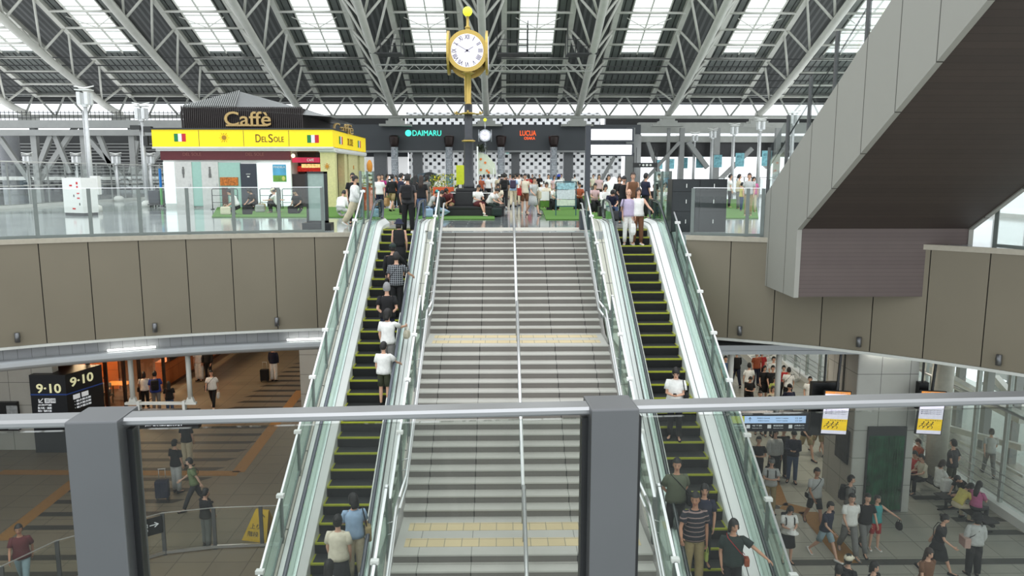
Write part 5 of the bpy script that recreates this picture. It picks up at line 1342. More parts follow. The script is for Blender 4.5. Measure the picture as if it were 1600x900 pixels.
# notice boards on the turf
nb = thing('notice_board', (aty(884, 338, 32).x, 32, PZ), 'standing notice board with a teal frame and three pale posters', 'sign board')
b = MB(); 
for x in (-.42, .42): b.bar((x, 0, 0), (x, 0, 1.45), .04, .04)
b.bar((-.42, 0, 1.44), (.42, 0, 1.44), .04, .04); b.bar((-.42, 0, .42), (.42, 0, .42), .04, .04)
for x in (-.42, .42): b.bar((x, -.25, .02), (x, .25, .02), .04, .03)
b.build('frame', mat('teal_frame', srgb(50, 90, 100), .5), nb)
for z0, z1, m in ((1.12, 1.40, mat('poster_sunflower', srgb(150, 190, 200), .6, noise=.35, scale=9)), (.72, 1.1, mat('poster_pale', srgb(206, 214, 218), .6, noise=.12, scale=12)), (.45, .70, mat('poster_pale_green', srgb(206, 216, 200), .6, noise=.15, scale=9))):
    b = MB(); b.box(-.38, .38, -.012, .012, z0, z1); b.build('poster', m, nb)
nb = thing('notice_board', (aty(851, 325, 37).x, 37, PZ), 'small standing board with a white top and green base left of the notice board', 'sign board')
b = MB(); 
for x in (-.24, .24): b.bar((x, 0, 0), (x, 0, .95), .035, .035); b.bar((x, -.2, .02), (x, .2, .02), .035, .03)
b.build('frame', black_mat, nb); b = MB(); b.box(-.22, .22, -.01, .01, .5, .93); b.build('white_sheet', white_mat, nb); b = MB(); b.box(-.22, .22, -.01, .01, .18, .48); b.build('green_sheet', m_turf, nb)
# white hydrant cabinet
hc = thing('hydrant_cabinet', (aty(128, 335, 33.2).x, 33.2, PZ), 'white fire hydrant cabinet with red labels near the left glass', 'cabinet', rz=R_(-24))
b = MB(); b.cbox((0, 0, .86), (1.15, .75, 1.48), bev=.01); b.build('cabinet', white_mat, hc); b = MB(); b.cbox((0, 0, .06), (1.1, .7, .12)); b.build('plinth', dark_steel, hc)
m_rl = mat('red_label', srgb(206, 40, 50), .5)
for x, z, w_, h in ((.33, 1.38, .1, .10), (.33, 1.22, .09, .08), (.36, .95, .16, .05), (.36, .75, .16, .06), (.05, .3, .18, .06), (-.05, 1.28, .16, .07)):
    b = MB(); b.cbox((x, -.378, z), (w_, .008, h)); b.build('red_label', m_rl, hc)
b = MB(); b.cbox((.1, -.38, .85), (.05, .02, .09)); b.cbox((.42, -.38, .5), (.04, .02, .1)); b.build('latch', dark_steel, hc)
cv = thing('control_box', (aty(150, 300, 35.5).x, 35.5, PZ), 'small white control box on a post beside the hydrant cabinet', 'box')
b = MB(); b.tube([(0, 0, 0), (0, 0, .9)], .06, 8); b.lathe([(.22, 0), (.2, .3), (.08, .35)], n=14); b.build('stand', white_steel, cv); b = MB(); b.cbox((.02, 0, 1.25), (.34, .3, .85), bev=.02); b.build('box_body', white_mat, cv)
b = MB(); b.cbox((-.02, -.16, 1.35), (.1, .04, .08)); b.build('lock', dark_steel, cv)
# service trolley by the kiosk
stt = thing('service_trolley', (aty(243, 320, 41.0).x, 41.2, PZ), 'dark service trolley with crumpled bags beside the kiosk', 'trolley')
b = MB(); b.cbox((0, 0, .55), (.55, .8, .7), bev=.05); b.build('basket', mat('trolley_dark', srgb(60, 64, 70), .6, noise=.4, scale=10), stt); b = MB(); b.cbox((0, 0, .16), (.6, .9, .06)); b.build('deck', dark_steel, stt)
for x in (-.22, .22):
    for y in (-.3, .3): b = MB(); b.disc((x, y, .06), .06, .04, 'X', 10); b.build('wheel', black_mat, stt)
b = MB(); b.tube([(-.25, .38, .2), (-.25, .4, 1.15), (.25, .4, 1.15), (.25, .38, .2)], .02, 6); b.build('handle', stainless, stt)
bnr = thing('feather_banner', (aty(252, 300, 40.9).x, 40.9, PZ), 'narrow blue and green banner at the left corner of the kiosk', 'banner')
b = MB(); b.cbox((0, 0, 1.55), (.05, .2, 1.0)); b.build('blue_cloth', mat('banner_blue', srgb(40, 130, 210), .7), bnr); b = MB(); b.cbox((0, 0, .6), (.05, .2, .9)); b.build('green_cloth', mat('banner_green', srgb(90, 180, 90), .7), bnr)
b = MB(); b.tube([(0, 0, 0), (0, 0, 2.3)], .02, 6); b.cbox((0, 0, .02), (.3, .3, .04)); b.build('pole', grey_steel, bnr)
# crowd barriers in front of the kiosk
for i, (xa, xb) in enumerate(((331, 371), (406, 438), (441, 470))):
    a = atz(xa, 324, PZ); c = atz(xb, 324, PZ); Yb = 38.6; xa_, xb_ = aty(xa, 300, Yb).x, aty(xb, 300, Yb).x
    r = thing('barrier', ((xa_ + xb_) / 2, Yb, PZ), 'black tubular barrier before the kiosk, ' + ('leftmost' if i == 0 else 'middle one' if i == 1 else 'rightmost') + ' of the three', 'barrier', 'barriers before the kiosk'); h = (xb_ - xa_) / 2
    b = MB(); b.tube([(-h, 0, .0), (-h, 0, .98), (-h + .05, 0, 1.03), (h - .05, 0, 1.03), (h, 0, .98), (h, 0, 0)], .022, 6); b.build('outer_tube', black_mat, r)
    for z in (.35, .7): b = MB(); b.tube([(-h, 0, z), (h, 0, z)], .014, 5); b.build('cross_bar', black_mat, r)
    for x in (-h, h): b = MB(); b.bar((x, -.2, .02), (x, .2, .02), .05, .03); b.build('foot', black_mat, r)
# planter with flowering shrub, orange board, yellow board, canopy stand
pl = thing('flower_planter', (aty(694, 300, 38.5).x, 38.5, PZ), 'leafy shrub covered in yellow blossom in a planter left of the clock', 'plant')
b = MB(); b.cbox((0, 0, .3), (1.3, .6, .6), bev=.03); b.build('planter_box', mat('planter_grey', srgb(110, 100, 90), .7), pl)
rng = random.Random(5); lf = MB(); bl = MB()
for k in range(900):
    a = rng.random() * 6.283; r_ = rng.random() ** .5 * .75; z = .6 + rng.random() * 1.15; c = Vector((r_ * math.cos(a), r_ * .5 * math.sin(a), z)); s_ = .03 + rng.random() * .035
    u = Vector((rng.uniform(-1, 1), rng.uniform(-1, 1), rng.uniform(-1, 1))).normalized(); v = u.cross(Vector((0, .3, 1))).normalized()
    (bl if rng.random() < .42 else lf).add([c - u * s_, c + v * s_ * .6, c + u * s_, c - v * s_ * .6], [(0, 1, 2, 3)])
lf.build('foliage', mat('leaf_green', srgb(110, 140, 60), .7, noise=.3), pl, fixn=False); bl.build('blossom', mat('blossom_yellow', srgb(236, 226, 40), .7), pl, fixn=False)
ob = thing('orange_board', (aty(693, 310, 36.5).x, 36.5, PZ), 'orange low partition board behind the seated man in red', 'board')
b = MB(); b.cbox((0, 0, .6), (1.0, .06, 1.1), bev=.01); b.build('panel', mat('orange_board', srgb(224, 96, 56), .6), ob); b = MB(); b.cbox((-.4, 0, .03), (.06, .4, .06)); b.cbox((.4, 0, .03), (.06, .4, .06)); b.build('feet', black_mat, ob)
yb = thing('yellow_board', (aty(719, 300, 36).x, 36.2, PZ), 'lime yellow upright display board left of the clock column', 'board')
b = MB(); b.cbox((0, 0, 1.72), (.36, .22, .90), bev=.01); b.build('panel', mat('lime_board', srgb(208, 216, 46), .6), yb); b = MB(); b.bar((-.1, 0, 0), (-.1, 0, 1.3), .05, .05); b.bar((.1, 0, 0), (.1, 0, 1.3), .05, .05); b.cbox((0, 0, .02), (.5, .4, .04)); b.build('stand', black_mat, yb)
dt = thing('picture_stand', (aty(757, 300, 44).x, 44, PZ), 'pale stand with a fan-shaped floral canopy right of the clock column', 'stand')
b = MB(); b.box(-.42, -.34, -.3, .3, 0, 3.3); b.box(.5, .56, -.3, .3, 0, 2.1); b.build('frame', white_mat, dt)
b = MB(); b.prism([(-.34, 0, 1.75), (-.34, 0, 3.0), (.15, 0, 2.85), (.6, 0, 2.35), (.68, 0, 1.75)], (0, .08, 0)); fn_ = b.build('canopy_panel', mat('canopy_pale_green', srgb(204, 212, 190), .6), dt)
for x, z in ((-.2, 2.6), (-.2, 2.0), (.15, 1.95), (.25, 1.85), (.05, 2.4)): b = MB(); b.disc((x, -.02, z), .07, .02, 'Y', 10); b.build('flower_mark', mat('orange_flower', srgb(220, 120, 50), .6), fn_)
b = MB()
for k in range(240):
    a = rng.random() * 6.283; c = Vector((-.15 + .35 * math.cos(a) * rng.random(), rng.uniform(-.2, .2), 3.15 + rng.uniform(-.15, .3))); u = Vector((rng.uniform(-1, 1), rng.uniform(-1, 1), rng.uniform(-1, 1))).normalized() * .07; v = u.cross(Vector((0, .2, 1))) * .6
    b.add([c - u, c + v, c + u, c - v], [(0, 1, 2, 3)])
b.build('foliage', mat('dark_leaf', srgb(60, 70, 50), .7), dt, fixn=False)
ht = thing('display_machine', (aty(663, 290, 46).x, 46, PZ), 'dark rounded machine on display left of the flowering shrub', 'machine')
b = MB(); b.tube([(-.75, 0, 1.35), (-.2, 0, 1.45), (.3, 0, 1.5), (.7, 0, 1.45)], [.18, .34, .40, .34], 14); b.build('body', mat('machine_dark', srgb(66, 80, 90), .3, .3), ht); b = MB(); b.disc((.35, -.1, 1.45), .42, .5, 'Y', 20); b.build('round_housing', black_mat, ht)
b = MB(); b.bar((-.4, 0, 0), (-.3, 0, 1.2), .08, .08); b.bar((.5, 0, 0), (.4, 0, 1.2), .08, .08); b.cbox((0, 0, .04), (1.4, .6, .08)); b.build('stand', black_mat, ht)
bt = thing('bird_figure', (aty(961, 300, 34).x, 34.4, PZ), 'large white rounded figure with a blue scarf among the seated people', 'figure')
b = MB(); b.lathe([(.34, 0), (.44, .3), (.45, .7), (.40, 1.05), (.28, 1.4), (.1, 1.6), (.02, 1.64)], n=18); b.build('body', white_mat, bt); b = MB(); b.cbox((.0, -.40, .75), (.42, .08, .16), bev=.02); b.build('blue_scarf', mat('scarf_blue', srgb(60, 140, 190), .7), bt)
ag = thing('garden_gate_sign', (aty(539, 258, 55).x, 55, PZ), 'white arched sign board with orange ornaments right of the kiosk', 'sign')
b = MB(); b.cbox((0, 0, 2.45), (3.1, .15, 1.0), bev=.05); b.build('panel', white_mat, ag); b = MB(); b.bar((-1.3, 0, 0), (-1.3, 0, 2.0), .12, .12); b.bar((1.3, 0, 0), (1.3, 0, 2.0), .12, .12); b.build('leg', white_mat, ag)
for x in (-1.75, 1.75): b = MB(); b.ball((x, 0, 2.3), .26, 10, 0, (.8, .5, 1.8)); b.build('ornament', mat('ornament_orange', srgb(240, 160, 60), .6), ag)

# tall lamp poles
m_pole = mat('galvanised_pole', srgb(206, 208, 208), .35, .3)
def lamp(x, y, lab, ztop=5.95, base=True, z0=PZ, group=None, sc=1.0):
    r = thing('lamp_pole', (x, y, z0), lab, 'lamp', group)
    b = MB(); b.tube([(0, 0, 0), (0, 0, ztop - .9)], [.12 * sc, .085 * sc], 12)
    b.tube([(-.14 * sc, 0, .9), (-.14 * sc, 0, ztop - 1.2)], .03 * sc, 6); b.build('pole', m_pole, r)
    if base: b = MB(); b.lathe([(.30, 0), (.30, .25), (.2, .34), (.12, .36)], n=16); b.build('base', white_steel, r)
    s = sc * 1.1; z = ztop - .62 * s
    b = MB()
    for a in range(4): b.cbox((.16 * s * (1 if a < 2 else -1), .16 * s * (1 if a % 2 else -1), z), (.15 * s, .15 * s, .52 * s), bev=.02)
    b.cbox((0, 0, z - .3 * s), (.2 * s, .2 * s, .12)); b.build('lantern', mat('lantern_white', srgb(226, 228, 228), .4), r)
    b = MB(); b.cbox((0, 0, z + .36 * s), (.62 * s, .42 * s, .04)); b.tube([(-.42 * s, 0, z + .52 * s), (0, 0, z + .44 * s), (.42 * s, 0, z + .52 * s)], .03, 6); b.build('reflector', white_mat, r)
    return r
p = atz(147, 330, PZ); lamp(aty(140, 250, 37).x, 37, 'tall twin lamp pole behind the hydrant cabinet'); lamp(aty(226, 250, 41.5).x, 41.5, 'tall lamp pole with cameras left of the kiosk', 5.6)
r = bpy.data.objects['lamp_pole.001']; b = MB(); b.cbox((-.3, -.1, 4.2), (.5, .25, .22)); b.cbox((.35, -.1, 4.1), (.4, .3, .3)); b.cbox((.2, -.1, 3.5), (.22, .2, .5)); b.build('camera_housing', dark_steel, r)
for i, px in enumerate((44, 120, 182, 235)): lamp(aty(px, 260, 50).x, 50, wordn[i] + ' short lamp pole from the left beyond the left glass', 3.2 + (3.34 if i < 2 else 0), True, 5.5 if i < 2 else PZ, 'short lamp poles on the left', .8)
xs_ = (1231, 1180, 1138, 1103, 1075, 1050, 1031, 1013)
for i, px in enumerate(xs_):
    Yp = 49.6 + 6.1 * i if i < 5 else 74 - (7 - i) * .0 + (i - 5) * 4
    lamp(18.75, 49.6 + 6.3 * i, wordn[i] + ' banner lamp pole from the camera in the row on the right', 5.9, False, PZ, 'row of lamp poles on the right')
    if 0 < i: 
        y = 49.6 + 6.3 * i; bn = thing('pole_banner', (19.3, y, PZ + 2.4), wordn[i - 1] + ' pale blue banner from the camera on the right lamp poles', 'banner', 'blue banners on the lamp poles')
        b = MB(); b.cbox((0, 0, .5), (.72, .03, 1.1)); b.build('cloth', mat('banner_print_blue', srgb(120, 176, 186), .7, noise=.3, scale=5), bn); b = MB(); b.tube([(-.5, 0, 1.05), (.4, 0, 1.05)], .02, 5); b.build('arm', dark_steel, bn)
        text('lettering', '01L', (19.25, y - .03, PZ + 3.15), .4, .18, mat('banner_text', srgb(60, 110, 120), .6), bn)
# fascia spot lights and cove lights
for i, (px, py) in enumerate(((33, 530), (241, 513), (427, 503), (1150, 520), (1342, 536), (1561, 566))):
    P_ = LP if px < 800 else RP; best = None
    for j in range(len(P_) - 1):
        for t in (0, .25, .5, .75):
            q = P_[j].lerp(P_[j + 1], t); v = Vector((q.x, q.y, 6.15)) - Vector((0, 0, EYE)); sx = 800 + 1190 * v.dot(_rt) / v.dot(_fw)
            if best is None or abs(sx - px) < best[0]: best = (abs(sx - px), q)
    q = best[1]; lab = ('leftmost', 'middle', 'rightmost')[i % 3] + ' small cylinder light on the ' + ('left' if px < 800 else 'right') + ' taupe fascia'
    n = q - Vector((-q.y * 0, 0)); r = thing('wall_light', (q.x, q.y - .09, 6.17), lab, 'wall light')
    b = MB(); b.tube([(0, 0, -.13), (0, 0, .13)], .065, 12); b.build('body', post_steel, r); b = MB(); b.box(-.02, .02, .0, .1, -.04, .04); b.build('bracket', dark_steel, r)
m_tubel = mat('fluorescent_tube', (1, 1, .96), .4, emit=9, noise=0)
for i, (xa, xb) in enumerate(((163, 238), (453, 512))):
    pts = []
    for px in (xa, (xa + xb) / 2, xb):
        best = None
        for j in range(len(LP) - 1):
            for t in (0, .2, .4, .6, .8):
                q = offs(LP, .12)[j].lerp(offs(LP, .12)[j + 1], t); v = Vector((q.x, q.y, 5.55)) - Vector((0, 0, EYE)); sx = 800 + 1190 * v.dot(_rt) / v.dot(_fw)
                if best is None or abs(sx - px) < best[0]: best = (abs(sx - px), q)
        pts.append((*best[1], 5.56))
    r = thing('cove_light', pts[1], ('left' if i == 0 else 'right') + ' glowing fluorescent strip on the curved beam', 'light strip')
    b = MB(); b.tube(pts, .022, 6); b.build('tube', m_tubel, r, world=True); b = MB(); b.tube([Vector(p) - Vector((0, 0, .04)) for p in pts], .02, 4); b.build('batten', white_mat, r, world=True)
b = MB(); cl = thing('cove_light', (11.8, 22.2, 5.6), 'fluorescent strip lighting the top of the tall pillar', 'light strip')
b.tube([(11.2, 22.5, 5.22), (12.6, 22.5, 5.22)], .03, 6); b.build('tube', m_tubel, cl, world=True); b = MB(); b.bar((11.1, 22.5, 5.27), (12.7, 22.5, 5.27), .08, .05); b.build('batten', white_mat, cl, world=True)

# ------------------------------------------------------------------ lower concourse: ceiling lamps, unseen, set out to light the floor
def ceil_lamp(x, y, e=60, lab='', w_=1.2):
    r = thing('ceiling_lamp', (x, y, 5.38), lab, 'ceiling light', 'ceiling lights of the lower concourse')
    b = MB(); b.box(-w_ / 2, w_ / 2, -.12, .12, -.05, 0); b.build('housing', white_mat, r)
    ld = bpy.data.lights.new('lamp_light', 'AREA'); ld.shape = 'RECTANGLE'; ld.size = w_; ld.size_y = .2; ld.energy = e; ld.color = (1, .93, .82)
    lo = bpy.data.objects.new('lamp_light', ld); COL.objects.link(lo); lo.parent = r; lo.location = (0, 0, -.06)
LAMPS = [(-7.3, 29.5, 80, 'added to brighten the white tiled wall'), (-18.5, 25, 50, 'added to brighten the grey wall by the pillar sign'), (-12, 25.5, 55, 'over the brown floor near the hanging beam'), (-12, 32, 70, 'over the middle of the brown floor'), (-11.5, 40, 70, 'over the far striped floor'), (-12, 50, 60, 'at the far end of the brown floor'),  # first pair unseen, added to brighten the tiled walls
         (9.2, 26, 110, 'over the crowd near the hanging sign'), (9.2, 33, 120, 'over the middle of the crowd'), (12.5, 40, 130, 'over the far stair'), (8.5, 47, 110, 'at the far right end'), (13.6, 27.5, 90, 'over the benches by the glass'), (14.2, 31, 90, 'over the far benches by the glass')]
for x, y, e, l in LAMPS: ceil_lamp(x, y, e, 'slim white ceiling light ' + l)

# 9-10 platform sign pillar
a = atz(58, 704, 0); c = atz(105, 706, 0); Yp = 28.3
x0, x1 = aty(50, 640, Yp).x, aty(106, 640, Yp).x; zt = aty(78, 586, Yp).z
sp = thing('platform_sign_pillar', ((x0 + x1) / 2, Yp, 0), 'dark navy pillar sign reading 9-10 with direction arrows', 'sign')
m_nv = mat('sign_navy_black', srgb(24, 28, 34), .4); m_ct = mat('sign_cream_text', srgb(240, 238, 190), .5, emit=.45, noise=0); m_wt = mat('sign_white_text', srgb(230, 234, 238), .5, emit=.35, noise=0); m_bl = mat('sign_blue_line', srgb(40, 66, 130), .5, emit=.2)
b = MB(); b.prism([(x0, Yp, 0), (x1, Yp, 0), (x1 + .55, Yp + 1.6, 0), (x0, Yp + 1.6, 0)], (0, 0, zt)); b.build('pillar_body', m_nv, sp, world=True)
W1 = x1 - x0; f_ = aty(76, 607, Yp - .02)
text('lettering', '9·10', f_, W1 * .68, .36, m_ct, sp, ext=.01, bold=.015)
b = MB(); q = aty(78, 616.5, Yp); b.box(x0, x1, Yp - .012, Yp, q.z - .03, q.z + .03); b.build('blue_line', m_bl, sp, world=True)
text('lettering', '↙', aty(64, 626, Yp - .02), .18, .18, m_wt, sp, ext=.01)
for px in (74, 83): b = MB(); q = aty(px, 626, Yp); b.cbox((q.x, Yp - .01, q.z), (.19, .02, .18)); b.build('icon', m_wt, sp, world=True)
text('lettering', '≡', aty(74, 626, Yp - .03), .12, .1, m_nv, sp); text('lettering', '▣', aty(83, 626, Yp - .03), .12, .1, m_nv, sp)
for k, (py, t_) in enumerate(((633, 'JR神戸線'), (637.5, '新大阪・高槻'), (642, '長浜・福井方面'))): text('lettering', t_, aty(70, py, Yp - .02), W1 * .38, .085, m_wt, sp, ext=.01)
ang2 = math.atan2(1.6, .55); mid = lambda py, t, o=.02: Vector((x1 + .55 * t + o, Yp + 1.6 * t, aty(106, py, Yp).z))
text('lettering', '9·10', mid(602, .42) + Vector((.0, 0, .05)), 1.05, .36, m_ct, sp, rot=(math.pi / 2, 0, ang2), ext=.01, bold=.015)
b = MB(); b.bar(mid(616.5, 0, .005), mid(616.5, 1, .005), .012, .05); b.build('blue_line', m_bl, sp, world=True)
for t in (.25, .48): b = MB(); q = mid(624, t, .01); b.cbox(q, (.3, .02, .18), ang2); b.build('icon', m_wt, sp, world=True)
for py in (631, 636, 641): text('lettering', '・新大阪方面', mid(py, .4), .75, .08, m_wt, sp, rot=(math.pi / 2, 0, ang2), ext=.01)
nbx = thing('wall_notice', (aty(14, 650, 28.5).x, 28.5, aty(14, 650, 28.5).z), 'black framed notice case on the grey wall left of the pillar sign', 'notice')
b = MB(); b.box(aty(-8, 650, 28.5).x, aty(29, 650, 28.5).x, 28.42, 28.6, aty(14, 672, 28.5).z, aty(14, 628, 28.5).z); b.build('frame', black_mat, nbx, world=True)
b = MB(); b.box(aty(11, 650, 28.4).x, aty(28, 650, 28.4).x, 28.4, 28.42, aty(14, 671, 28.4).z, aty(14, 634, 28.4).z); b.build('sheet', mat('notice_sheet', srgb(170, 176, 180), .6, noise=.2, scale=10), nbx, world=True)

# shop with warm interior
sh = thing('restaurant_front', (-16.6, 34, 0), 'restaurant front with glass, dark mullions and glowing orange wooden interior', 'shop front')
m_ow = tilemat('orange_wood_panel', srgb(196, 112, 58), srgb(184, 104, 52), srgb(120, 54, 24), 1.2, 1.0, .01, .5, 0, 'XZ'); m_owy = tilemat('orange_wood_side', srgb(192, 108, 54), srgb(178, 98, 48), srgb(120, 54, 24), 1.0, .8, .01, .5, 0, 'YZ')
for nm, m, q in (('back_wall', m_owy, (-22.6, -22.4, 30, 46, 0, 5.36)), ('side_wall', m_ow, (-22.6, -16.8, 46, 46.2, 0, 5.36)), ('side_wall', m_ow, (-22.6, -17.2, 29.95, 30.1, 0, 5.36)), ('wood_floor', mat('shop_floor', srgb(70, 50, 36), .5), (-22.6, -16.7, 30, 46, 0, .03)), ('low_counter', m_owy, (-17.4, -16.9, 37.5, 46, 0, 1.25)), ('partition', m_ow, (-22, -19, 37, 37.1, 0, 2.6))):
    b = MB(); b.box(*q); b.build(nm, m, sh, world=True)
for y in (30.2, 31.5, 33.0, 34.4, 36.9): b = MB(); b.box(-16.78, -16.66, y - .06, y + .06, 0, 5.36); b.build('mullion', black_mat, sh, world=True)
b = MB(); b.box(-16.74, -16.72, 30.2, 36.9, .1, 5.3); b.build('glass_front', glassmat('shop_glass', (.93, .93, .93), .02), sh, world=True)
b = MB(); b.box(-16.8, -16.64, 37.5, 46, 1.3, 2.4); mb_ = b.build('lit_menu_wall', mat('menu_dark', srgb(30, 28, 30), .4), sh, world=True)
for y0, y1, m in ((38.2, 39.6, mat('menu_white', srgb(220, 220, 215), .5, emit=.7, noise=.6, scale=16)), (40.0, 41.8, mat('menu_grey', srgb(120, 120, 118), .5, emit=.4, noise=.9, scale=20)), (42.0, 43.4, mat('menu_red', srgb(170, 90, 80), .5, emit=.5, noise=.8, scale=14)), (44.0, 45.2, mat('menu_cream', srgb(236, 220, 196), .5, emit=.9, noise=.2, scale=6))):
    b = MB(); b.box(-16.64, -16.62, y0, y1, 1.45, 2.3); b.build('menu_panel', m, mb_, world=True)
for y, e in ((32, 330), (35.5, 330), (40, 300), (44, 200)):
    ld = bpy.data.lights.new('shop_lamp', 'AREA'); ld.size = 1.2; ld.energy = e; ld.color = (1, .72, .42); lo = bpy.data.objects.new('shop_lamp', ld); COL.objects.link(lo); lo.parent = sh; lo.location = Vector((-19.5, y, 5.2)) - sh.location
for i, (x, y) in enumerate(((-18.2, 31.6), (-19.6, 33.4), (-18.2, 35.4), (-20.5, 36))):
    t = thing('dining_table', (x, y, 0.03), 'wooden table inside the restaurant, ' + wordn[i] + ' from the pillar sign', 'table', 'restaurant tables')
    b = MB(); b.cbox((0, 0, .72), (1.1, .75, .05), bev=.01); b.build('tabletop', mat('table_amber', srgb(214, 140, 60), .4), t)
    for sx in (-.45, .45):
        for sy in (-.3, .3): b = MB(); b.bar((sx, sy, 0), (sx, sy, .7), .05, .05); b.build('leg', black_mat, t)
# hanging led sign on two white tubes
Yh = 22.9; xa, xb = aty(196, 630, Yh).x, aty(307, 630, Yh).x; zb = aty(250, 630, Yh).z
hs = thing('hanging_led_sign', ((xa + xb) / 2, Yh, zb), 'black LED text sign hung below a white beam on two white tubes', 'sign')
b = MB(); b.bar((xa, Yh, zb), (xb, Yh, zb), .12, .07); b.build('beam', m_pipe, hs, world=True)
for px in (206, 296):
    x = aty(px, 600, Yh).x; b = MB(); b.tube([(x, Yh, zb + .15), (x, Yh, 5.38)], .075, 10); b.build('tube', m_pipe, hs, world=True); b = MB(); b.prism([(x - .13, Yh - .06, zb + .03), (x + .13, Yh - .06, zb + .03), (x + .07, Yh - .06, zb + .2), (x - .07, Yh - .06, zb + .2)], (0, .12, 0)); b.build('tube_foot', m_pipe, hs, world=True)
for px in (215, 286): x = aty(px, 600, Yh).x; b = MB(); b.box(x - .04, x + .04, Yh - .08, Yh + .08, zb - .25, zb + .08); b.build('hanger', white_steel, hs, world=True)
xa, xb = aty(205, 660, Yh).x, aty(312, 660, Yh).x
b = MB(); b.box(xa, xb, Yh - .12, Yh + .12, aty(250, 668, Yh).z, aty(250, 640, Yh).z); b.build('led_case', black_mat, hs, world=True)
text('lettering', 'JR神戸線で列車が遅れています', aty(256, 664, Yh - .13), 1.15, .10, m_wt, hs, ext=.01)
# hanging blue direction display
Yd = 22.3; xa, xb = aty(1138, 650, Yd).x, aty(1264, 650, Yd).x; z1, z0 = aty(1200, 645.5, Yd).z, aty(1200, 674, Yd).z
dd = thing('hanging_direction_display', ((xa + xb) / 2, Yd, z0), 'wide hanging direction display with a pale blue screen over a dark band', 'sign')
b = MB(); b.box(xa, xb, Yd, Yd + .25, z0, z1); b.build('case', mat('display_case_navy', srgb(14, 18, 30), .4), dd, world=True)
zm = aty(1200, 661, Yd).z; zt_ = aty(1200, 650, Yd).z; xy = aty(1163, 655, Yd).x; xe = aty(1259, 655, Yd).x
b = MB(); b.box(xy, xe, Yd - .012, Yd, zm, zt_); b.build('screen', mat('screen_pale_blue', srgb(176, 206, 246), .4, emit=.8, noise=.02), dd, world=True)
b = MB(); b.box(xa + .03, xy, Yd - .012, Yd, zm, zt_); b.build('yellow_field', mat('screen_yellow', srgb(200, 200, 40), .4, emit=.5), dd, world=True)
m_dk = mat('screen_text_navy', srgb(30, 50, 90), .5)
text('lettering', '↑', aty(1172, 655, Yd - .02), .09, .13, m_dk, dd)
for px, t_ in ((1193, '中央口 Central'), (1222, 'サウスゲート South Gate'), (1248, '□ 5F')):
    text('lettering', t_, aty(px, 653.5, Yd - .02), .38 if px < 1240 else .2, .035, m_dk, dd); text('lettering', t_, aty(px, 657.5, Yd - .02), .34 if px < 1240 else .2, .03, m_dk, dd)
for px, t_ in ((1151, '阪急線'), (1180, '地下鉄'), (1213, '御堂筋線'), (1246, 'JR高速バス')):
    q = aty(px - 11, 666.5, Yd - .005); b = MB(); b.cbox(q, (.11, .01, .11)); b.build('icon', m_wt, dd, world=True)
    text('lettering', t_, aty(px + 3, 665, Yd - .02), .30, .05, m_wt, dd); text('lettering', 'Railway line', aty(px + 3, 669, Yd - .02), .30, .028, m_wt, dd)
for px in (1143, 1218): x = aty(px, 600, Yd).x; b = MB(); b.tube([(x, Yd + .15, z1), (x, Yd + .15, 5.4)], .085, 10); b.build('tube', m_pipe, dd, world=True)
# portrait monitors with running figures
def monitor(px, Ym, lab, w_=.82):
    zt, zb_ = aty(px, 611, Ym).z, aty(px, 679, Ym).z; x = aty(px, 645, Ym).x; h = zt - zb_
    r = thing('portrait_monitor', (x, Ym, zb_), lab, 'monitor'); r.rotation_euler = (0, R_(3), 0)
    b = MB(); b.box(-w_ / 2, w_ / 2, 0, .08, 0, h); b.build('case', black_mat, r)
    for nm, m, a, c in (('orange_header', mat('header_orange', srgb(236, 150, 60), .4, emit=.6), .93, .985), ('white_screen', mat('screen_lavender', srgb(232, 228, 246), .4, emit=.7), .36, .93), ('yellow_screen', mat('screen_amber', srgb(250, 206, 20), .4, emit=.7), .10, .36), ('lower_screen', mat('screen_lavender', srgb(232, 228, 246), .4, emit=.7), .02, .10)):
        b = MB(); b.box(-w_ / 2 + .03, w_ / 2 - .03, -.008, 0, h * a, h * c); b.build(nm, m, r)
    def tx(t_, u, v, ww, hh, m=m_dk):
        o = text('lettering', t_, (0, 0, 0), ww, hh, m, None); o.parent = r; o.location = ((u - .5) * w_, -.012, h * v)
    tx('イベント開催中 お知らせ', .5, .957, w_ * .8, h * .025, white_mat); tx('エスカレーター', .5, .87, w_ * .8, h * .05)
    for v in (.56, .52, .48): tx('駅では走らないでください', .5, v, w_ * .78, h * .02)
    tx('みんなで手すり', .6, .33, w_ * .6, h * .022)
    for k in range(3):
        b = MB(); ox = -.24 + .14 * k; oz = h * .17; b.ball((ox + .05, -.014, oz + .16), .022, 8, 0, (1, .3, 1))
        for a_, c_ in (((.04, .14), (0, .06)), ((0, .06), (-.06, .04)), ((-.06, .04), (-.08, -.01)), ((0, .06), (.05, .02)), ((.05, .02), (.03, -.04)), ((.03, .12), (-.03, .10)), ((.03, .12), (.08, .09))): b.bar((ox + a_[0], -.014, oz + a_[1]), (ox + c_[0], -.014, oz + c_[1]), .02, .01)
        b.build('running_figure', black_mat, r)
    b = MB(); b.bar((0, .1, h * .5), (.0, .35, h * .5), .2, .2); b.bar((0, .1, h * .5), (0, .1, 5.36 - zb_), .06, .06); b.build('mount', black_mat, r)
    return r
monitor(1304, 22.0, 'portrait monitor with yellow running figures left of the tall pillar'); monitor(1453, 22.1, 'portrait monitor with yellow running figures right of the tall pillar', .8)
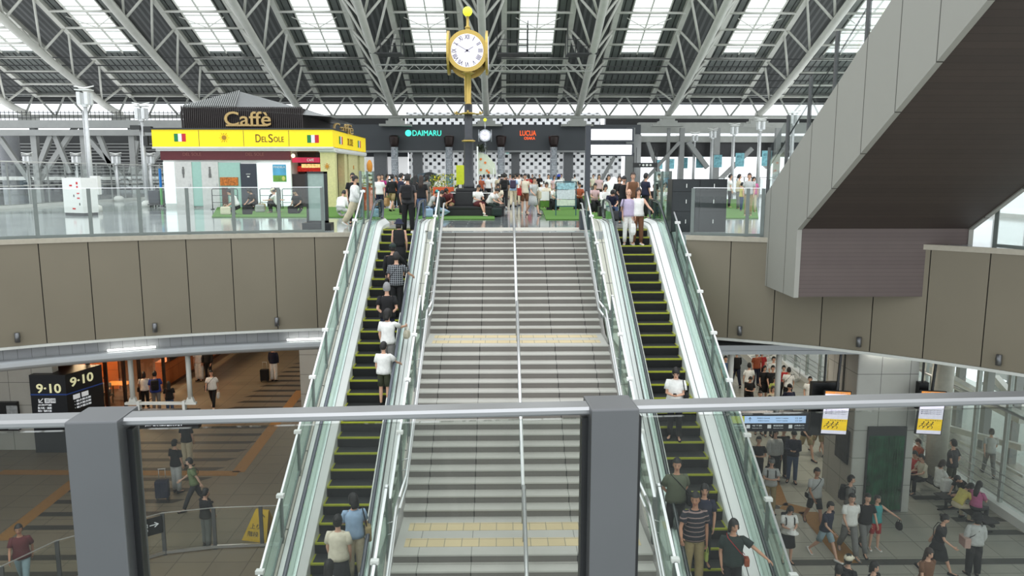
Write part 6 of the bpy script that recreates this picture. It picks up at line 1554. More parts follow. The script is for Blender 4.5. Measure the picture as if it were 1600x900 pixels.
for px, pxb, lab in ((1269, 1311, 'black speaker box behind the left portrait monitor'), (1436, 1451, 'black speaker box behind the right portrait monitor')):
    Yb_ = 22.45; x0_, x1_ = aty(px, 610, Yb_).x, aty(pxb, 610, Yb_).x; zt, zb_ = aty(px, 598, Yb_).z, aty(px, 640 if px > 1300 else 680, Yb_).z
    r = thing('equipment_box', ((x0_ + x1_) / 2, Yb_, zb_), lab, 'box'); b = MB(); b.box(x0_, x1_, Yb_, Yb_ + .2, zb_, zt); b.build('case', black_mat, r, world=True); b = MB(); b.bar(((x0_ + x1_) / 2, Yb_ + .12, zt), ((x0_ + x1_) / 2, Yb_ + .12, 5.4), .05, .05); b.build('hanger', dark_steel, r, world=True)
# forest picture in the tall pillar
Yw = 22.64; x0_, x1_ = aty(1353, 740, Yw).x, aty(1408, 740, Yw).x
fp = thing('forest_picture', ((x0_ + x1_) / 2, Yw, .1), 'tall glazed picture of dark green bamboo forest on the pillar', 'picture'); zt = aty(1385, 668, Yw).z
b = MB(); b.box(x0_ - .05, x1_ + .05, Yw - .06, Yw, .05, zt + .04); b.build('frame', dark_steel, fp, world=True)
mf = mat('bamboo_picture', srgb(26, 66, 44), .15, noise=.95, scale=2.4, emit=.15)
b = MB(); b.box(x0_, x1_, Yw - .07, Yw - .06, .12, zt - .25); b.build('picture', mf, fp, world=True)
rng = random.Random(9); b = MB()
for k in range(26): x = x0_ + .05 + rng.random() * (x1_ - x0_ - .1); b.bar((x, Yw - .072, .12), (x + rng.uniform(-.05, .05), Yw - .072, zt - .3), .006 + .012 * rng.random(), .004)
b.build('bamboo_stems', mat('bamboo_stem', srgb(34, 76, 48), .4, noise=.4), fp, world=True)
pf = thing('wall_poster', (10.94, 23.3, 1.5), 'black framed poster on the left side of the tall pillar', 'poster'); b = MB(); b.box(-.03, 0, -.45, .45, .0, 1.1); b.build('frame', black_mat, pf); b = MB(); b.box(-.035, -.03, -.4, .4, .05, 1.05); b.build('print', mat('dark_print', srgb(50, 52, 54), .3, noise=.5, scale=8), pf)
# right-hand glass wall
gw = thing('glazed_screen', (15.82, 22, 0), 'tall glazed screen with pale mullions along the right of the concourse', 'glass wall')
ys = [15.0 + 1.55 * k for k in range(26)]
for k, y in enumerate(ys):
    b = MB(); b.box(15.78, 15.90, y - .06, y + .06, .25, 5.4); b.build('mullion', mat('mullion_pale', srgb(184, 190, 184), .45, .2), gw, world=True)
    if k + 1 < len(ys): b = MB(); b.box(15.83, 15.845, y + .06, ys[k + 1] - .06, .3, 5.35); b.build('glass_pane', glass_clear, gw, world=True)
for z in (.5, .75, 1.0, 1.25, 3.3): b = MB(); b.tube([(15.74, 15, z), (15.74, 54, z)], .018 if z < 3 else .05, 6); b.build('rail', stainless, gw, world=True)
b = MB(); b.box(15.6, 16.0, 15, 54, 0, .28); b.build('sill', white_mat, gw, world=True)
for i, y in enumerate((22.0, 33.5)):
    r = thing('round_column', (15.15, y + 3.2 * (i == 0), 0), ('near' if i == 0 else 'far') + ' pale round column beside the glazed screen', 'column'); b = MB(); b.tube([(0, 0, 0), (0, 0, 5.42)], .34, 20); b.build('shaft', mat('column_cream', srgb(200, 198, 186), .5), r); b = MB(); b.lathe([(.42, 0), (.42, .12), (.35, .16)], n=20); b.build('base_ring', stainless, r)
# outside the glass: platform roofs and lights
for i, (x, y, z, l) in enumerate(((24, 30, -1.2, 50), (34, 34, -.6, 60), (46, 38, 0.2, 60))):
    r = thing('platform_canopy', (x, y, z), wordn[i] + ' pale platform roof from the glass, down by the tracks', 'canopy', 'platform roofs outside')
    b = MB(); b.prism([(x - 3.2, y - l / 2, z), (x, y - l / 2, z + .7), (x + 3.2, y - l / 2, z), (x + 3.2, y - l / 2, z - .15), (x, y - l / 2, z + .5), (x - 3.2, y - l / 2, z - .15)], (0, l, 0)); b.build('roof_sheet', mat('canopy_pale', srgb(206, 214, 208), .5), r, world=True)
    for k in range(6): b = MB(); b.bar((x, y - l / 2 + l * (k + .5) / 6, -6.8), (x, y - l / 2 + l * (k + .5) / 6, z + .5), .25, .25); b.build('column', grey_steel, r, world=True)
    b = MB(); b.box(x - 3, x + 3, y - l / 2, y + l / 2, -6.8, -5.7); b.build('platform', mat('platform_grey', srgb(150, 154, 148), .7), r, world=True)
    for k in range(10): b = MB(); b.box(x - 2.6, x - 2.4, y - l / 2 + l * k / 10, y - l / 2 + l * k / 10 + 2.5, z - .3, z - .2); b.build('tube_light', m_tubel, r, world=True)
r = thing('outer_bridge_frame', (19, 25, 0), 'pale slanting beams and rails of the bridge structure outside the glazed screen', 'steel frame')
for (xa, ya), (xb, yb), X_, w_ in (((1440, 568), (1535, 622), 18.5, .35), ((1535, 622), (1600, 655), 18.5, .35), ((1445, 700), (1600, 800), 17.9, .12), ((1430, 655), (1600, 700), 18.6, .22), ((1470, 560), (1600, 572), 19.5, .3), ((1500, 690), (1600, 745), 18.2, .10), ((1555, 590), (1600, 640), 20, .25)):
    b = MB(); b.bar(atx(xa, ya, X_), atx(xb, yb, X_), w_, w_); b.build('beam', white_steel, r, world=True)
for px in (1460, 1500, 1545, 1590):
    a = atx(px, 600, 19.2); b = MB(); b.bar((19.2, a.y, -6.8), (19.2, a.y, 7.5), .28, .28); b.build('column', grey_steel, r, world=True)
# far stair on the right of the concourse
fx, fy = 14.6, 37.6; dv = Vector((-.50, .866)); sv = Vector((.866, .50))
r = thing('stair_flight', (fx, fy, 0), 'pale stair flight with a steel handrail at the far right of the concourse', 'stairs')
b = MB(); sd_ = MB()
for k in range(22):
    a = Vector((fx, fy)) + dv * .3 * k; z = .165 * (k + 1)
    c = [a - sv * .9, a + sv * .9, a + sv * .9 + dv * .31, a - sv * .9 + dv * .31]
    b.prism([(p.x, p.y, z - .17) for p in c], (0, 0, .165))
b.build('treads', mat('stair_pale', srgb(196, 198, 192), .6), r, world=True)
for s in (-.93, .93):
    a = Vector((fx, fy)) + sv * s; c = a + dv * 6.6; b = MB(); b.bar((a.x, a.y, .05), (c.x, c.y, 3.68), .06, .34); b.build('stringer', white_mat, r, world=True)
    for h in (1.05, .6): b = MB(); b.tube([(a.x, a.y, .15 + h), (c.x, c.y, 3.7 + h)], .025, 6); b.build('handrail', stainless, r, world=True)
    for t in (0, .2, .4, .6, .8, 1): p = a.lerp(c, t); b = MB(); b.tube([(p.x, p.y, .15 + 3.55 * t), (p.x, p.y, 1.2 + 3.55 * t)], .02, 6); b.build('post', stainless, r, world=True)
# beam benches on the right
def bench(x, y, rz, lab):
    r = thing('waiting_bench', (x, y, 0), lab, 'bench', 'black benches by the glass', rz)
    b = MB(); b.bar((-1.15, 0, .36), (1.15, 0, .36), .1, .07); b.build('beam', black_mat, r)
    for sx in (-.8, .8): b = MB(); b.bar((sx, 0, .0), (sx, 0, .36), .06, .06); b.bar((sx, -.28, .02), (sx, .28, .02), .05, .04); b.build('leg', black_mat, r)
    for k in range(4):
        b = MB(); b.cbox((-.87 + .58 * k, 0, .43), (.50, .46, .05), bev=.02); b.build('seat', mat('seat_black', srgb(34, 34, 36), .5), r)
    return r
B1 = atz(1508, 792, .45); B2 = atz(1450, 745, .45)
for (x, y, l) in ((B1.x, B1.y, 'black beam bench nearest the camera beside the glass'), (B2.x - .05, B2.y, 'black beam bench behind the nearest one, beside the glass'), (B2.x - .1, B2.y + 3.2, 'farthest black beam bench beside the glass')): bench(x, y, R_(90 + 8), l)
# lower left glass partition with arrow sign, wet floor board
r = thing('concourse_glass_partition', atz(258, 866, 0), 'low glass partition with thin top rail on the lower left floor', 'glass fence')
pp = [atz(-40, 960, 0), atz(10, 960, 0), atz(95, 915, 0), atz(258, 867, 0), atz(337, 858, 0), atz(410, 855, 0), atz(470, 853, 0)]
pp = [Vector((p.x, p.y)) for p in pp]
for i, p in enumerate(pp):
    b = MB(); b.cbox((*p, .62), (.10, .05, 1.24)); b.build('post', post_steel, r, world=True)
    if i + 1 < len(pp):
        q = pp[i + 1]; d = q - p; aa = math.atan2(d.y, d.x); c = (p + q) / 2; b = MB(); b.cbox((*c, .66), (d.length - .12, .014, 1.05), aa); b.build('glass_panel', glass_clear, r, world=True)
        b = MB(); b.bar((*p, 1.25), (*q, 1.25), .03, .02); b.build('top_rail', stainless_hl, r, world=True); b = MB(); b.bar((*p, .08), (*q, .08), .06, .08); b.build('bottom_rail', stainless, r, world=True)
ar = thing('arrow_sign', (*pp[2].lerp(pp[3], .87), .95), 'black sign with a white arrow fixed to the lower left glass partition', 'sign')
d = (pp[3] - pp[2]); aa = math.atan2(d.y, d.x); q = pp[2].lerp(pp[3], .78) - Vector((0, .05)); b = MB(); b.cbox((*q, .95), (1.15, .02, .50), aa); b.build('panel', black_mat, ar, world=True)
n_ = Vector((math.sin(aa), -math.cos(aa))) * .015
text('lettering', '→', (*(q + d.normalized() * .36 + n_), .99), .24, .15, m_wt, ar, rot=(math.pi / 2, 0, aa)); text('lettering', '連絡橋口', (*(q - d.normalized() * .02 + n_), 1.0), .42, .12, m_wt, ar, rot=(math.pi / 2, 0, aa)); text('lettering', '(Bridge Gate)', (*(q - d.normalized() * .02 + n_), .87), .42, .07, m_wt, ar, rot=(math.pi / 2, 0, aa))
q = atz(408, 838, 0); wf = thing('floor_sign', q, 'yellow folding floor sign with a black arrow behind the glass partition', 'sign', rz=R_(-14))
m_wy = mat('board_yellow', srgb(226, 180, 30), .5)
b = MB(); b.add([(-.42, -.35, .0), (.38, -.35, 0), (.30, -.02, .85), (-.12, -.02, .85), (-.42, -.32, .0), (.38, -.32, 0), (.30, .01, .85), (-.12, .01, .85)], [(0, 1, 2, 3), (4, 7, 6, 5), (0, 4, 5, 1), (1, 5, 6, 2), (2, 6, 7, 3), (3, 7, 4, 0)]); b.build('front_board', m_wy, wf)
b = MB(); b.add([(-.42, .35, .0), (.38, .35, 0), (.30, .03, .85), (-.12, .03, .85), (-.42, .32, .0), (.38, .32, 0), (.30, 0, .85), (-.12, 0, .85)], [(3, 2, 1, 0), (4, 5, 6, 7), (0, 1, 5, 4), (1, 2, 6, 5), (2, 3, 7, 6), (3, 0, 4, 7)]); b.build('back_board', m_wy, wf)
for t_, x, z, w_, h in (('↑', .12, .66, .2, .2), ('上り', -.05, .4, .3, .14), ('階段', -.08, .2, .34, .14)):
    o = text('lettering', t_, (0, 0, 0), w_, h, black_mat, None); o.parent = wf; o.location = (x, -.36 + z * .39, z); o.rotation_euler = (R_(68), 0, 0)
# ------------------------------------------------------------------ the people
def proj(p):
    v = Vector(p) - Vector((0, 0, EYE)); return 800 + 1190 * v.dot(_rt) / v.dot(_fw), 450 - 1190 * v.dot(_up) / v.dot(_fw)
def onfloor(px, py, h, z=0.0):
    q = atz(px, py, z + h); return Vector((q.x, q.y, z))
def onstep(px, py, h, phase):
    best = None; yk = 23.41 - phase * .4
    for k in range(-3, 36):
        Y = yk - .4 * k; z = min(EYE - 2.345 - (23.41 - Y) * ES, PZ); Y += .2
        q = aty(px, py, Y); e = abs(q.z - (z + h))
        if best is None or e < best[0]: best = (e, Vector((q.x, Y, z)))
    return best[1]
H1 = 1.07
def P(px, py, h, z, *a, **k):
    """person standing on floor z whose crown is seen at px, py"""
    return person(onfloor(px, py, h * H1, z), *a, h=h * H1, **k)
def Ppl(px, py, Y, *a, h=1.68, **k):
    """person on the plaza at distance Y"""
    q = aty(px, 280, Y); return person(Vector((q.x, Y, PZ)), *a, h=h, **k)
def Psit(px, Y, seat, *a, z=PZ, h=1.7, **k):
    q = aty(px, 300, Y); return person(Vector((q.x, Y, z)), *a, h=h, **k)

# riders on the up escalator, seen from behind
def U(px, py, h, *a, **k): return person(onstep(px, py, h * H1, 0), *a, h=h * H1, **k)
A = person(Vector((aty(637, 300, 24.35).x, 24.35, 8.74)), 0, 'man in grey shirt with a black backpack at the top of the up escalator', 'wide', h=1.84, top='charcoal', bot='black', shoes='white', fine=True, bloose=.012)
backpack(A, CL['black'], 'black backpack on the man at the top of the up escalator')
A = U(623, 340, 1.60, 4, 'woman in navy bucket hat and black sleeveless dress on the up escalator', 'stand', top='black', sleeve='none', length='dress', hat='bucket', hatc='navy', shoes='black', fine=True)
hand_bag(A, 'l', CL['teal'], 'pale teal bag held by the woman in the bucket hat', (.12, .30, .34))
A = U(613, 376, 1.68, -4, 'rider in dark teal cap and black long-sleeved shirt on the up escalator', 'railr', top='black', sleeve='long', hat='cap', hatc='darkgreen', bot='black', fine=True)
A = U(619, 403, 1.70, 6, 'man in a black and white plaid shirt on the up escalator', 'railr', top='plaid', loose=.02, bot='black', hairm=HAIRB, fine=True)
shoulder_bag(A, 'l', CL['black'], 'black shoulder bag on the man in the plaid shirt', strap='cross')
A = U(604, 440, 1.72, -8, 'man in a plain black tee and dark jeans on the up escalator', 'folded', top='black', loose=.02, bot='navy', hairm=HAIRG, hair='short', fine=True)
A = U(605, 484, 1.64, 12, 'person in white tee and grey trousers pointing right on the up escalator', 'point', top='white', bot='grey', bloose=.02, hair='bob', fine=True)
hand_bag(A, 'r', CL['cream'], 'small cream patterned bag carried by the rider in white tee and grey trousers', (.12, .22, .2))
A = U(599, 542, 1.45, 8, 'boy in white tee and dark olive shorts on the up escalator', 'railr', top='white', loose=.03, bot='darkolive', length='shorts', hair='short', fine=True, hyaw=-20)
A = U(552, 768, 1.64, -14, 'woman with black bob, light blue top and beige trousers on the up escalator', 'armscross', top='lightblue', bot='beige', bloose=.03, hair='bob', hyaw=30, fine=True)
shoulder_bag(A, 'r', CL['khaki'], 'tan tote bag with black strap on the woman in light blue', (.12, .34, .30), 'short', mstrap=CL['black'])
A = U(527, 802, 1.62, 4, 'woman in a white puff-sleeved blouse with hair tied up on the up escalator', 'stand', top='cream', loose=.025, bot='charcoal', length='longskirt', hair='bun', fine=True)
hand_bag(A, 'l', CL['cream'], 'cream patterned shoulder bag held by the woman in the white blouse', (.14, .32, .3))
A = U(513, 864, 1.60, 6, 'woman in a white top resting a hand on the handrail, lowest on the up escalator', 'railr', top='white', bot='navy', hair='long', fine=True)
# riders on the down escalator, facing the camera
def D(px, py, h, *a, **k): return person(onstep(px, py, h * H1, .4), *a, h=h * H1, **k)
A = D(983, 296, 1.62, 182, 'bald elderly man in lavender polo and white trousers at the top of the down escalator', 'stand', top='lavender', loose=.02, bot='white', shoes='palegrey', hair='bald', hairm=HAIRG, fine=True)
shoulder_bag(A, 'r', CL['navy'], 'navy shoulder strap bag on the elderly man in lavender', (.08, .2, .2), 'short')
A = D(998, 292, 1.64, 178, 'woman in sleeveless white top and brown trousers beside the elderly man', 'raill', top='white', sleeve='none', bot='brown', shoes='white', hair='bob', hairm=HAIRBR, fine=True)
hand_bag(A, 'r', CL['white'], 'white plastic carrier bag between the two riders at the top of the down escalator', (.16, .34, .36))
A = D(1057, 567, 1.62, 196, 'woman in white tee looking at her phone on the down escalator', 'phone', top='white', loose=.03, hem=.84, bot='black', hair='bob', fine=True)
phone(A, 'dark phone held by the woman in white tee on the down escalator'); shoulder_bag(A, 'l', CL['black'], 'black tote bag behind the woman in white tee', (.1, .3, .34), 'short')
A = D(1058, 722, 1.70, 176, 'man in olive grey tee with a black bag on the down escalator', 'folded', top='green', loose=.03, bot='black', hair='short', skin=1, hyaw=-15, fine=True)
shoulder_bag(A, 'l', CL['black'], 'black bag in front of the man in olive grey tee', (.12, .30, .24), 'cross')
A = D(1101, 762, 1.56, 190, 'short dark haired person in dark blue tee half hidden behind the man in stripes', 'stand', top='navy', bot='black', hair='bob', skin=1, fine=True)
A = D(1087, 772, 1.78, 176, 'man in dark striped polo and khaki trousers on the down escalator', 'railr', top='striped', loose=.025, bot='khaki', bloose=.015, hair='short', skin=3, hyaw=-28, fine=True)
b = hand_bag(A, 'l', CL['limegreen'], 'small lime yellow pouch held by the man in the striped polo', (.05, .09, .16), 'pouch', 'pouch')
A = D(1147, 806, 1.66, 188, 'person in dark green tee reaching for the handrail, lowest on the down escalator', 'reach', top='darkgreen', loose=.03, bot='black', hair='bob', skin=1, fine=True, hyaw=-5)
shoulder_bag(A, 'l', CL['rust'], 'small rust brown bag with a red strap on the rider in dark green', (.1, .16, .16), 'cross', mstrap=CL['red'])

# lower concourse, left
A = P(29, 818, 1.70, 0, 160, 'man in maroon tee and pale jeans walking at the bottom left', 'walk', top='maroon', loose=.02, bot='palejean', skin=3)
A = P(272, 688, 1.70, 0, 20, 'person in black tee and grey trousers pulling a dark suitcase', 'stand', top='black', bot='palegrey', bloose=.02)
q = A['o'].location; suitcase((q.x - .25, q.y - .55, 0), R_(10), CL['navy'], 'dark navy suitcase beside the person in black tee')
A = P(289, 653, 1.72, 0, 10, 'person in dark top and beige trousers behind the suitcase puller', 'stand', top='black', bot='beige', bloose=.03)
A = P(301, 713, 1.66, 0, 250, 'man in olive green tee striding across the brown floor', 'stride', top='sage', bot='charcoal', skin=2)
shoulder_bag(A, 'r', CL['black'], 'black sling bag on the man in olive green tee', (.08, .2, .14), 'cross')
A = P(319, 765, 1.60, 0, 30, 'man in black tee with a hand to his face by the glass partition', 'call', top='black', loose=.02, bot='grey', bloose=.02)
A = P(330, 578, 1.68, 0, 175, 'man in white tee with dark sling bag walking on the brown floor', 'walk', top='white', loose=.03, bot='black', shoes='white')
shoulder_bag(A, 'r', CL['navy'], 'dark sling bag on the man in white tee on the brown floor', (.1, .2, .24), 'cross'); hand_bag(A, 'l', CL['white'], 'white plastic bag held by the man in white tee on the brown floor', (.1, .2, .26))
A = P(426, 541, 1.72, 0, 5, 'person in navy jacket and white trousers with a suitcase near the white wall', 'stand', top='navy', sleeve='long', bot='white', bloose=.02)
q = A['o'].location; suitcase((q.x - .45, q.y - .1, 0), 0, CL['black'], 'dark suitcase beside the person in navy jacket')
A = P(309, 541, 1.70, 0, 185, 'person in wide white trousers cut off by the curved beam', 'stand', top='white', bot='white', bloose=.06)
A = P(323, 540, 1.74, 0, 180, 'person all in black beside the one in white trousers', 'wide', top='black', sleeve='long', bot='black')
for px, py, h, kw, lab in ((224, 582, 1.6, dict(top='white', bot='black', hair='bob'), 'woman in white tee reading the restaurant menu wall'), (241, 581, 1.76, dict(top='blue', bot='grey', loose=.04), 'person in bright blue shirt with a black backpack by the menu wall'), (263, 597, 1.5, dict(top='black', bot='denim', hair='long'), 'child with long black hair beside the blue shirted person')):
    A = P(px, py, h, 0, -20, lab, 'stand', **kw)
    if 'blue' in lab and 'bright' in lab: backpack(A, CL['black'], 'black backpack on the person in the bright blue shirt')
    if 'white tee' in lab: shoulder_bag(A, 'l', CL['black'], 'black shoulder bag on the woman by the menu wall', strap='short')
for i, (x, y, hd, c, lab) in enumerate(((-18.2, 31.0, 0, 'black', 'diner in black nearest the restaurant glass'), (-18.8, 33.6, 60, 'cream', 'diner in cream shirt inside the restaurant'), (-20.1, 33.2, 100, 'rust', 'diner in rust red at the second restaurant table'), (-18.3, 34.5, 180, 'grey', 'diner in grey near the third restaurant table'), (-20.6, 35.2, 40, 'white', 'diner in white at the back of the restaurant'))):
    person(Vector((x, y, .03)), hd, lab, 'sit', h=1.7, top=c, bot='black')
    st_ = thing('dining_stool', (x, y, .03), 'dark stool under the ' + lab, 'stool', 'restaurant stools'); b = MB(); b.cbox((0, 0, .42), (.38, .38, .06), bev=.02); b.build('seat', CL['charcoal'], st_)
    for sx in (-.15, .15):
        for sy in (-.15, .15): b = MB(); b.bar((sx, sy, 0), (sx, sy, .4), .035, .035); b.build('leg', black_mat, st_)

# lower concourse, right: people above the rail (crowd by the far stair)
R = [(1134, 557, 1.70, 170, 'stand', dict(top='denim', bot='black'), 'person in denim blue shirt beside the down escalator fence, far crowd'),
     (1152, 548, 1.74, 0, 'walk', dict(top='black', sleeve='long', bot='navy'), 'person in dark suit carrying a paper bag in the far crowd'),
     (1171, 568, 1.70, 5, 'stand', dict(top='white', bot='black'), 'person in white shirt walking away in the far crowd'),
     (1172, 588, 1.60, 180, 'phone', dict(top='black', bot='black', bloose=.04), 'person in black folding hands over a white paper, far crowd'),
     (1195, 572, 1.62, 180, 'stand', dict(top='black', length='dress', sleeve='short', hair='bob'), 'woman in long black dress in the far crowd'),
     (1208, 572, 1.70, 175, 'wide', dict(top='black', bot='charcoal'), 'man in black tee beside the woman in black dress'),
     (1211, 589, 1.58, 180, 'stand', dict(top='limegreen', bot='black', hair='bob'), 'woman in yellow green top near the hanging tube'),
     (1188, 612, 1.68, 185, 'stand', dict(top='white', bot='charcoal'), 'man in white shirt just above the rail, far crowd'),
     (1203, 619, 1.58, 180, 'stand', dict(top='charcoal', bot='black', hair='bob'), 'woman with black bob just above the rail'),
     (1208, 604, 1.62, 180, 'stand', dict(top='beige', bot='khaki', hair='bob', hairm=HAIRBR), 'woman in beige patterned top just above the rail'),
     (1233, 575, 1.70, 20, 'stand', dict(top='white', bot='black'), 'person in white with black sling strap near the far stair'),
     (1234, 601, 1.72, 180, 'folded', dict(top='navy', bot='black', hat='cap', hatc='black'), 'man in navy tee and black cap right of the hanging tube'),
     (1266, 589, 1.68, 190, 'stand', dict(top='white', bot='black'), 'person in white shirt left of the black speaker box'),
     (1209, 558, 1.66, 170, 'stand', dict(top='white', bot='charcoal'), 'person in white near the foot of the far stair'),
     (1183, 550, 1.62, 180, 'stand', dict(top='rust', bot='navy'), 'person in rust coloured shirt at the back of the far crowd'),
     (1191, 549, 1.60, 180, 'stand', dict(top='red', bot='navy', hair='bob'), 'woman in red shirt at the back of the far crowd'),
     (1225, 572, 1.60, 180, 'stand', dict(top='red', bot='black', skin=2), 'person in red top behind the hanging tube'),
     (1151, 625, 1.66, 180, 'stand', dict(top='charcoal', bot='black'), 'dark haired person hidden by the escalator fence'),
     (1186, 683, 1.68, 182, 'armscross', dict(top='black', bot='black'), 'person in black holding a tray shaped bag below the hanging display'),
     (1212, 672, 1.70, 178, 'stand', dict(top='palegrey', sleeve='long', loose=.03, bot='black', length='longskirt', hair='long'), 'woman in pale grey jacket below the hanging display'),
     (1241, 672, 1.76, 200, 'phone', dict(top='navy', sleeve='long', bot='denim'), 'person in navy jacket and jeans looking at papers below the hanging display'),
     (1225, 668, 1.70, 175, 'stand', dict(top='black', bot='black'), 'person in black behind the woman in pale grey jacket'),
     (1262, 640, 1.78, 170, 'stride', dict(top='black', bot='khaki', length='shorts'), 'striding person in khaki shorts right of the hanging display'),
     (1294, 645, 1.55, 180, 'walk', dict(top='floral', bot='floral', length='skirt', shoes='white', hair='long'), 'woman in patterned pink dress and white shoes behind the monitor'),
     (1281, 640, 1.66, 0, 'walk', dict(top='khaki', bot='khaki', length='shorts'), 'person in khaki shorts beside the woman in patterned dress'),
     (1206, 717, 1.66, 190, 'armscross', dict(top='palegrey', loose=.02, bot='khaki', hat='cap', hatc='grey'), 'person in grey cap and pale shirt with khaki trousers'),
     (1276, 730, 1.74, 175, 'walk', dict(top='palegrey', loose=.02, bot='black', length='shorts', shoes='black', skin=3), 'man in pale polo and black shorts with a sling strap'),
     (1234, 789, 1.56, 180, 'phone', dict(top='white', loose=.02, bot='black', length='skirt', shoes='black', hair='bob'), 'woman in white blouse and black skirt holding a white hat'),
     (1330, 744, 1.66, 120, 'stand', dict(top='grey', bot='charcoal'), 'person in grey shirt with a black backpack by the tall pillar'),
     (1293, 780, 1.62, 150, 'stride', dict(top='navy', bot='palejean', length='shorts', shoes='white'), 'boy in navy printed tee and pale shorts walking'),
     (1331, 770, 1.72, 182, 'walk', dict(top='white', loose=.02, bot='grey', bloose=.015, shoes='grey'), 'man in plain white tee and grey trousers walking'),
     (1355, 770, 1.66, 175, 'walk2', dict(top='black', bot='grey', bloose=.01), 'man in black tee and grey trousers beside the one in white'),
     (1371, 775, 1.50, 176, 'reach', dict(top='teal', sleeve='none', bot='red', length='shorts', shoes='white', hair='short'), 'girl in teal top and red shorts stretching out an arm'),
     (1450, 855, 1.66, 165, 'walk', dict(top='brown', bot='black', hair='long', hairm=HAIRBR), 'woman in dark brown top at the bottom right'),
     (1470, 800, 1.62, 130, 'stride', dict(top='black', bot='black', length='skirt', bloose=.03, hair='bun'), 'woman in black tee and loose black skirt striding'),
     (1528, 803, 1.62, 5, 'stand', dict(top='palegrey', sleeve='long', loose=.03, bot='black', length='long', bloose=.03, hat='bucket', hatc='black'), 'person in pale jacket with crossed straps and a black hat'),
     (1326, 868, 1.68, 60, 'stand', dict(top='black', bot='black', hat='cap', hatc='cream'), 'person in a cream cap at the bottom edge'),
     (1366, 879, 1.64, 150, 'stand', dict(top='black', bot='black', hair='bob'), 'person with black hair at the bottom edge right of the cream cap'),
     (1311, 884, 1.60, 10, 'stand', dict(top='charcoal', bot='black', hair='short'), 'dark haired person low at the bottom edge left of the cream cap'),
     (1491, 688, 1.74, 330, 'folded', dict(top='charcoal', bot='darkolive', loose=.02), 'man in black tee with hands behind his back by the glass')]
RD = {}
for px, py, h, hd, pose, kw, lab in R:
    RD[lab] = P(px, py, h, 0, hd, lab, pose, **kw)
g_ = lambda s: [v for k, v in RD.items() if s in k][0]
hand_bag(g_('dark suit'), 'r', CL['khaki'], 'brown paper bag carried by the person in dark suit', (.14, .30, .36))
shoulder_bag(g_('white with black sling'), 'l', CL['black'], 'black sling bag on the person in white near the far stair', strap='cross')
backpack(g_('grey shirt with a black backpack'), CL['black'], 'black backpack on the person in grey by the tall pillar')
shoulder_bag(g_('pale polo'), 'r', CL['black'], 'black sling bag on the man in pale polo', (.06, .16, .14), 'cross')
backpack(g_('white blouse'), CL['black'], 'black backpack on the woman in white blouse')
A = g_('white blouse'); hh = thing('white_hat', A['hl'].lerp(A['hr'], .5) - Vector((0, 0, .08)), 'white hat held in front by the woman in white blouse', 'hat'); b = MB(); b.lathe([(.16, 0), (.155, .012), (.09, .02), (.085, .09), (.03, .12)], n=16); b.build('crown_and_brim', CL['white'], hh)
backpack(g_('cream cap'), CL['black'], 'black backpack on the person in the cream cap')
shoulder_bag(g_('crossed straps'), 'l', CL['floral'], 'patterned bag on the person in pale jacket', (.16, .36, .28), 'cross', mstrap=CL['black'])
shoulder_bag(g_('loose black skirt'), 'r', CL['black'], 'black bag on the woman in loose black skirt', (.1, .26, .22), 'cross')
hand_bag(g_('girl in teal'), 'l', CL['black'], 'dark bag beside the girl in teal top', (.12, .2, .22)); backpack(g_('grey cap and pale'), CL['black'], 'black backpack on the person in grey cap')
A = g_('navy printed'); o = text('shirt_print', '△ UNI', (0, 0, 0), .2, .14, white_mat, None); o.parent = A['o']; 
o.matrix_local = Matrix.Translation((0, .155, 1.26)) @ Matrix.Rotation(math.pi, 4, 'Z') @ Matrix.Rotation(math.pi / 2, 4, 'X')
# seated by the glass
bx = lambda px, py: atz(px, py, .5)
for px, py, hd, pose, kw, lab in ((1524, 795, 60, 'sit', dict(top='pink', bot='charcoal', hair='long'), 'woman in pink top with long black hair on the nearest bench'),
    (1494, 790, 80, 'sitlean', dict(top='yellow', bot='beige', hair='bob'), 'woman in pale yellow top on the nearest bench'),
    (1509, 772, 250, 'sitlean', dict(top='black', bot='black', hair='short'), 'person in black leaning forward behind the woman in yellow'),
    (1466, 758, 80, 'sit', dict(top='white', bot='white', hair='bob', hairm=HAIRBR), 'person in white top and trousers on the middle bench'),
    (1441, 748, 260, 'sit', dict(top='cream', bot='black', hair='short'), 'person in cream shirt at the left end of the benches'),
    (1430, 742, 250, 'sit', dict(top='red', bot='black', hair='short'), 'person in red top half hidden by the tall pillar'),
    (1436, 722, 260, 'sit', dict(top='rust', bot='charcoal', hair='short', hairm=HAIRBR), 'person in rust top on the farthest bench')):
    q = bx(px, py); person(Vector((q.x, q.y, 0.02)), hd, lab, pose, h=1.7, **kw)
q = bx(1478, 765); sb = thing('shopping_bag', (q.x, q.y, .45), 'white shopping bag standing on the middle bench', 'bag'); b = MB(); b.cbox((0, 0, .2), (.3, .2, .4), bev=.03); b.build('bag_body', CL['white'], sb); b = MB(); b.tube([(-.08, 0, .38), (0, 0, .5), (.08, 0, .38)], .01, 5); b.build('handle', CL['white'], sb)
A = person(Vector((17.6, atz(1500, 700, 0).y * .92, -.2)), 20, 'person in pale grey with a red bag walking outside the glazed screen', 'walk', h=1.75, top='palegrey', bot='grey'); hand_bag(A, 'r', CL['red'], 'red bag carried outside the glazed screen', (.12, .26, .26))
b = MB(); b.box(16.0, 19.5, 15, 54, -.4, -.2); struct(b.build('floor_outside_walkway', m_floorE))

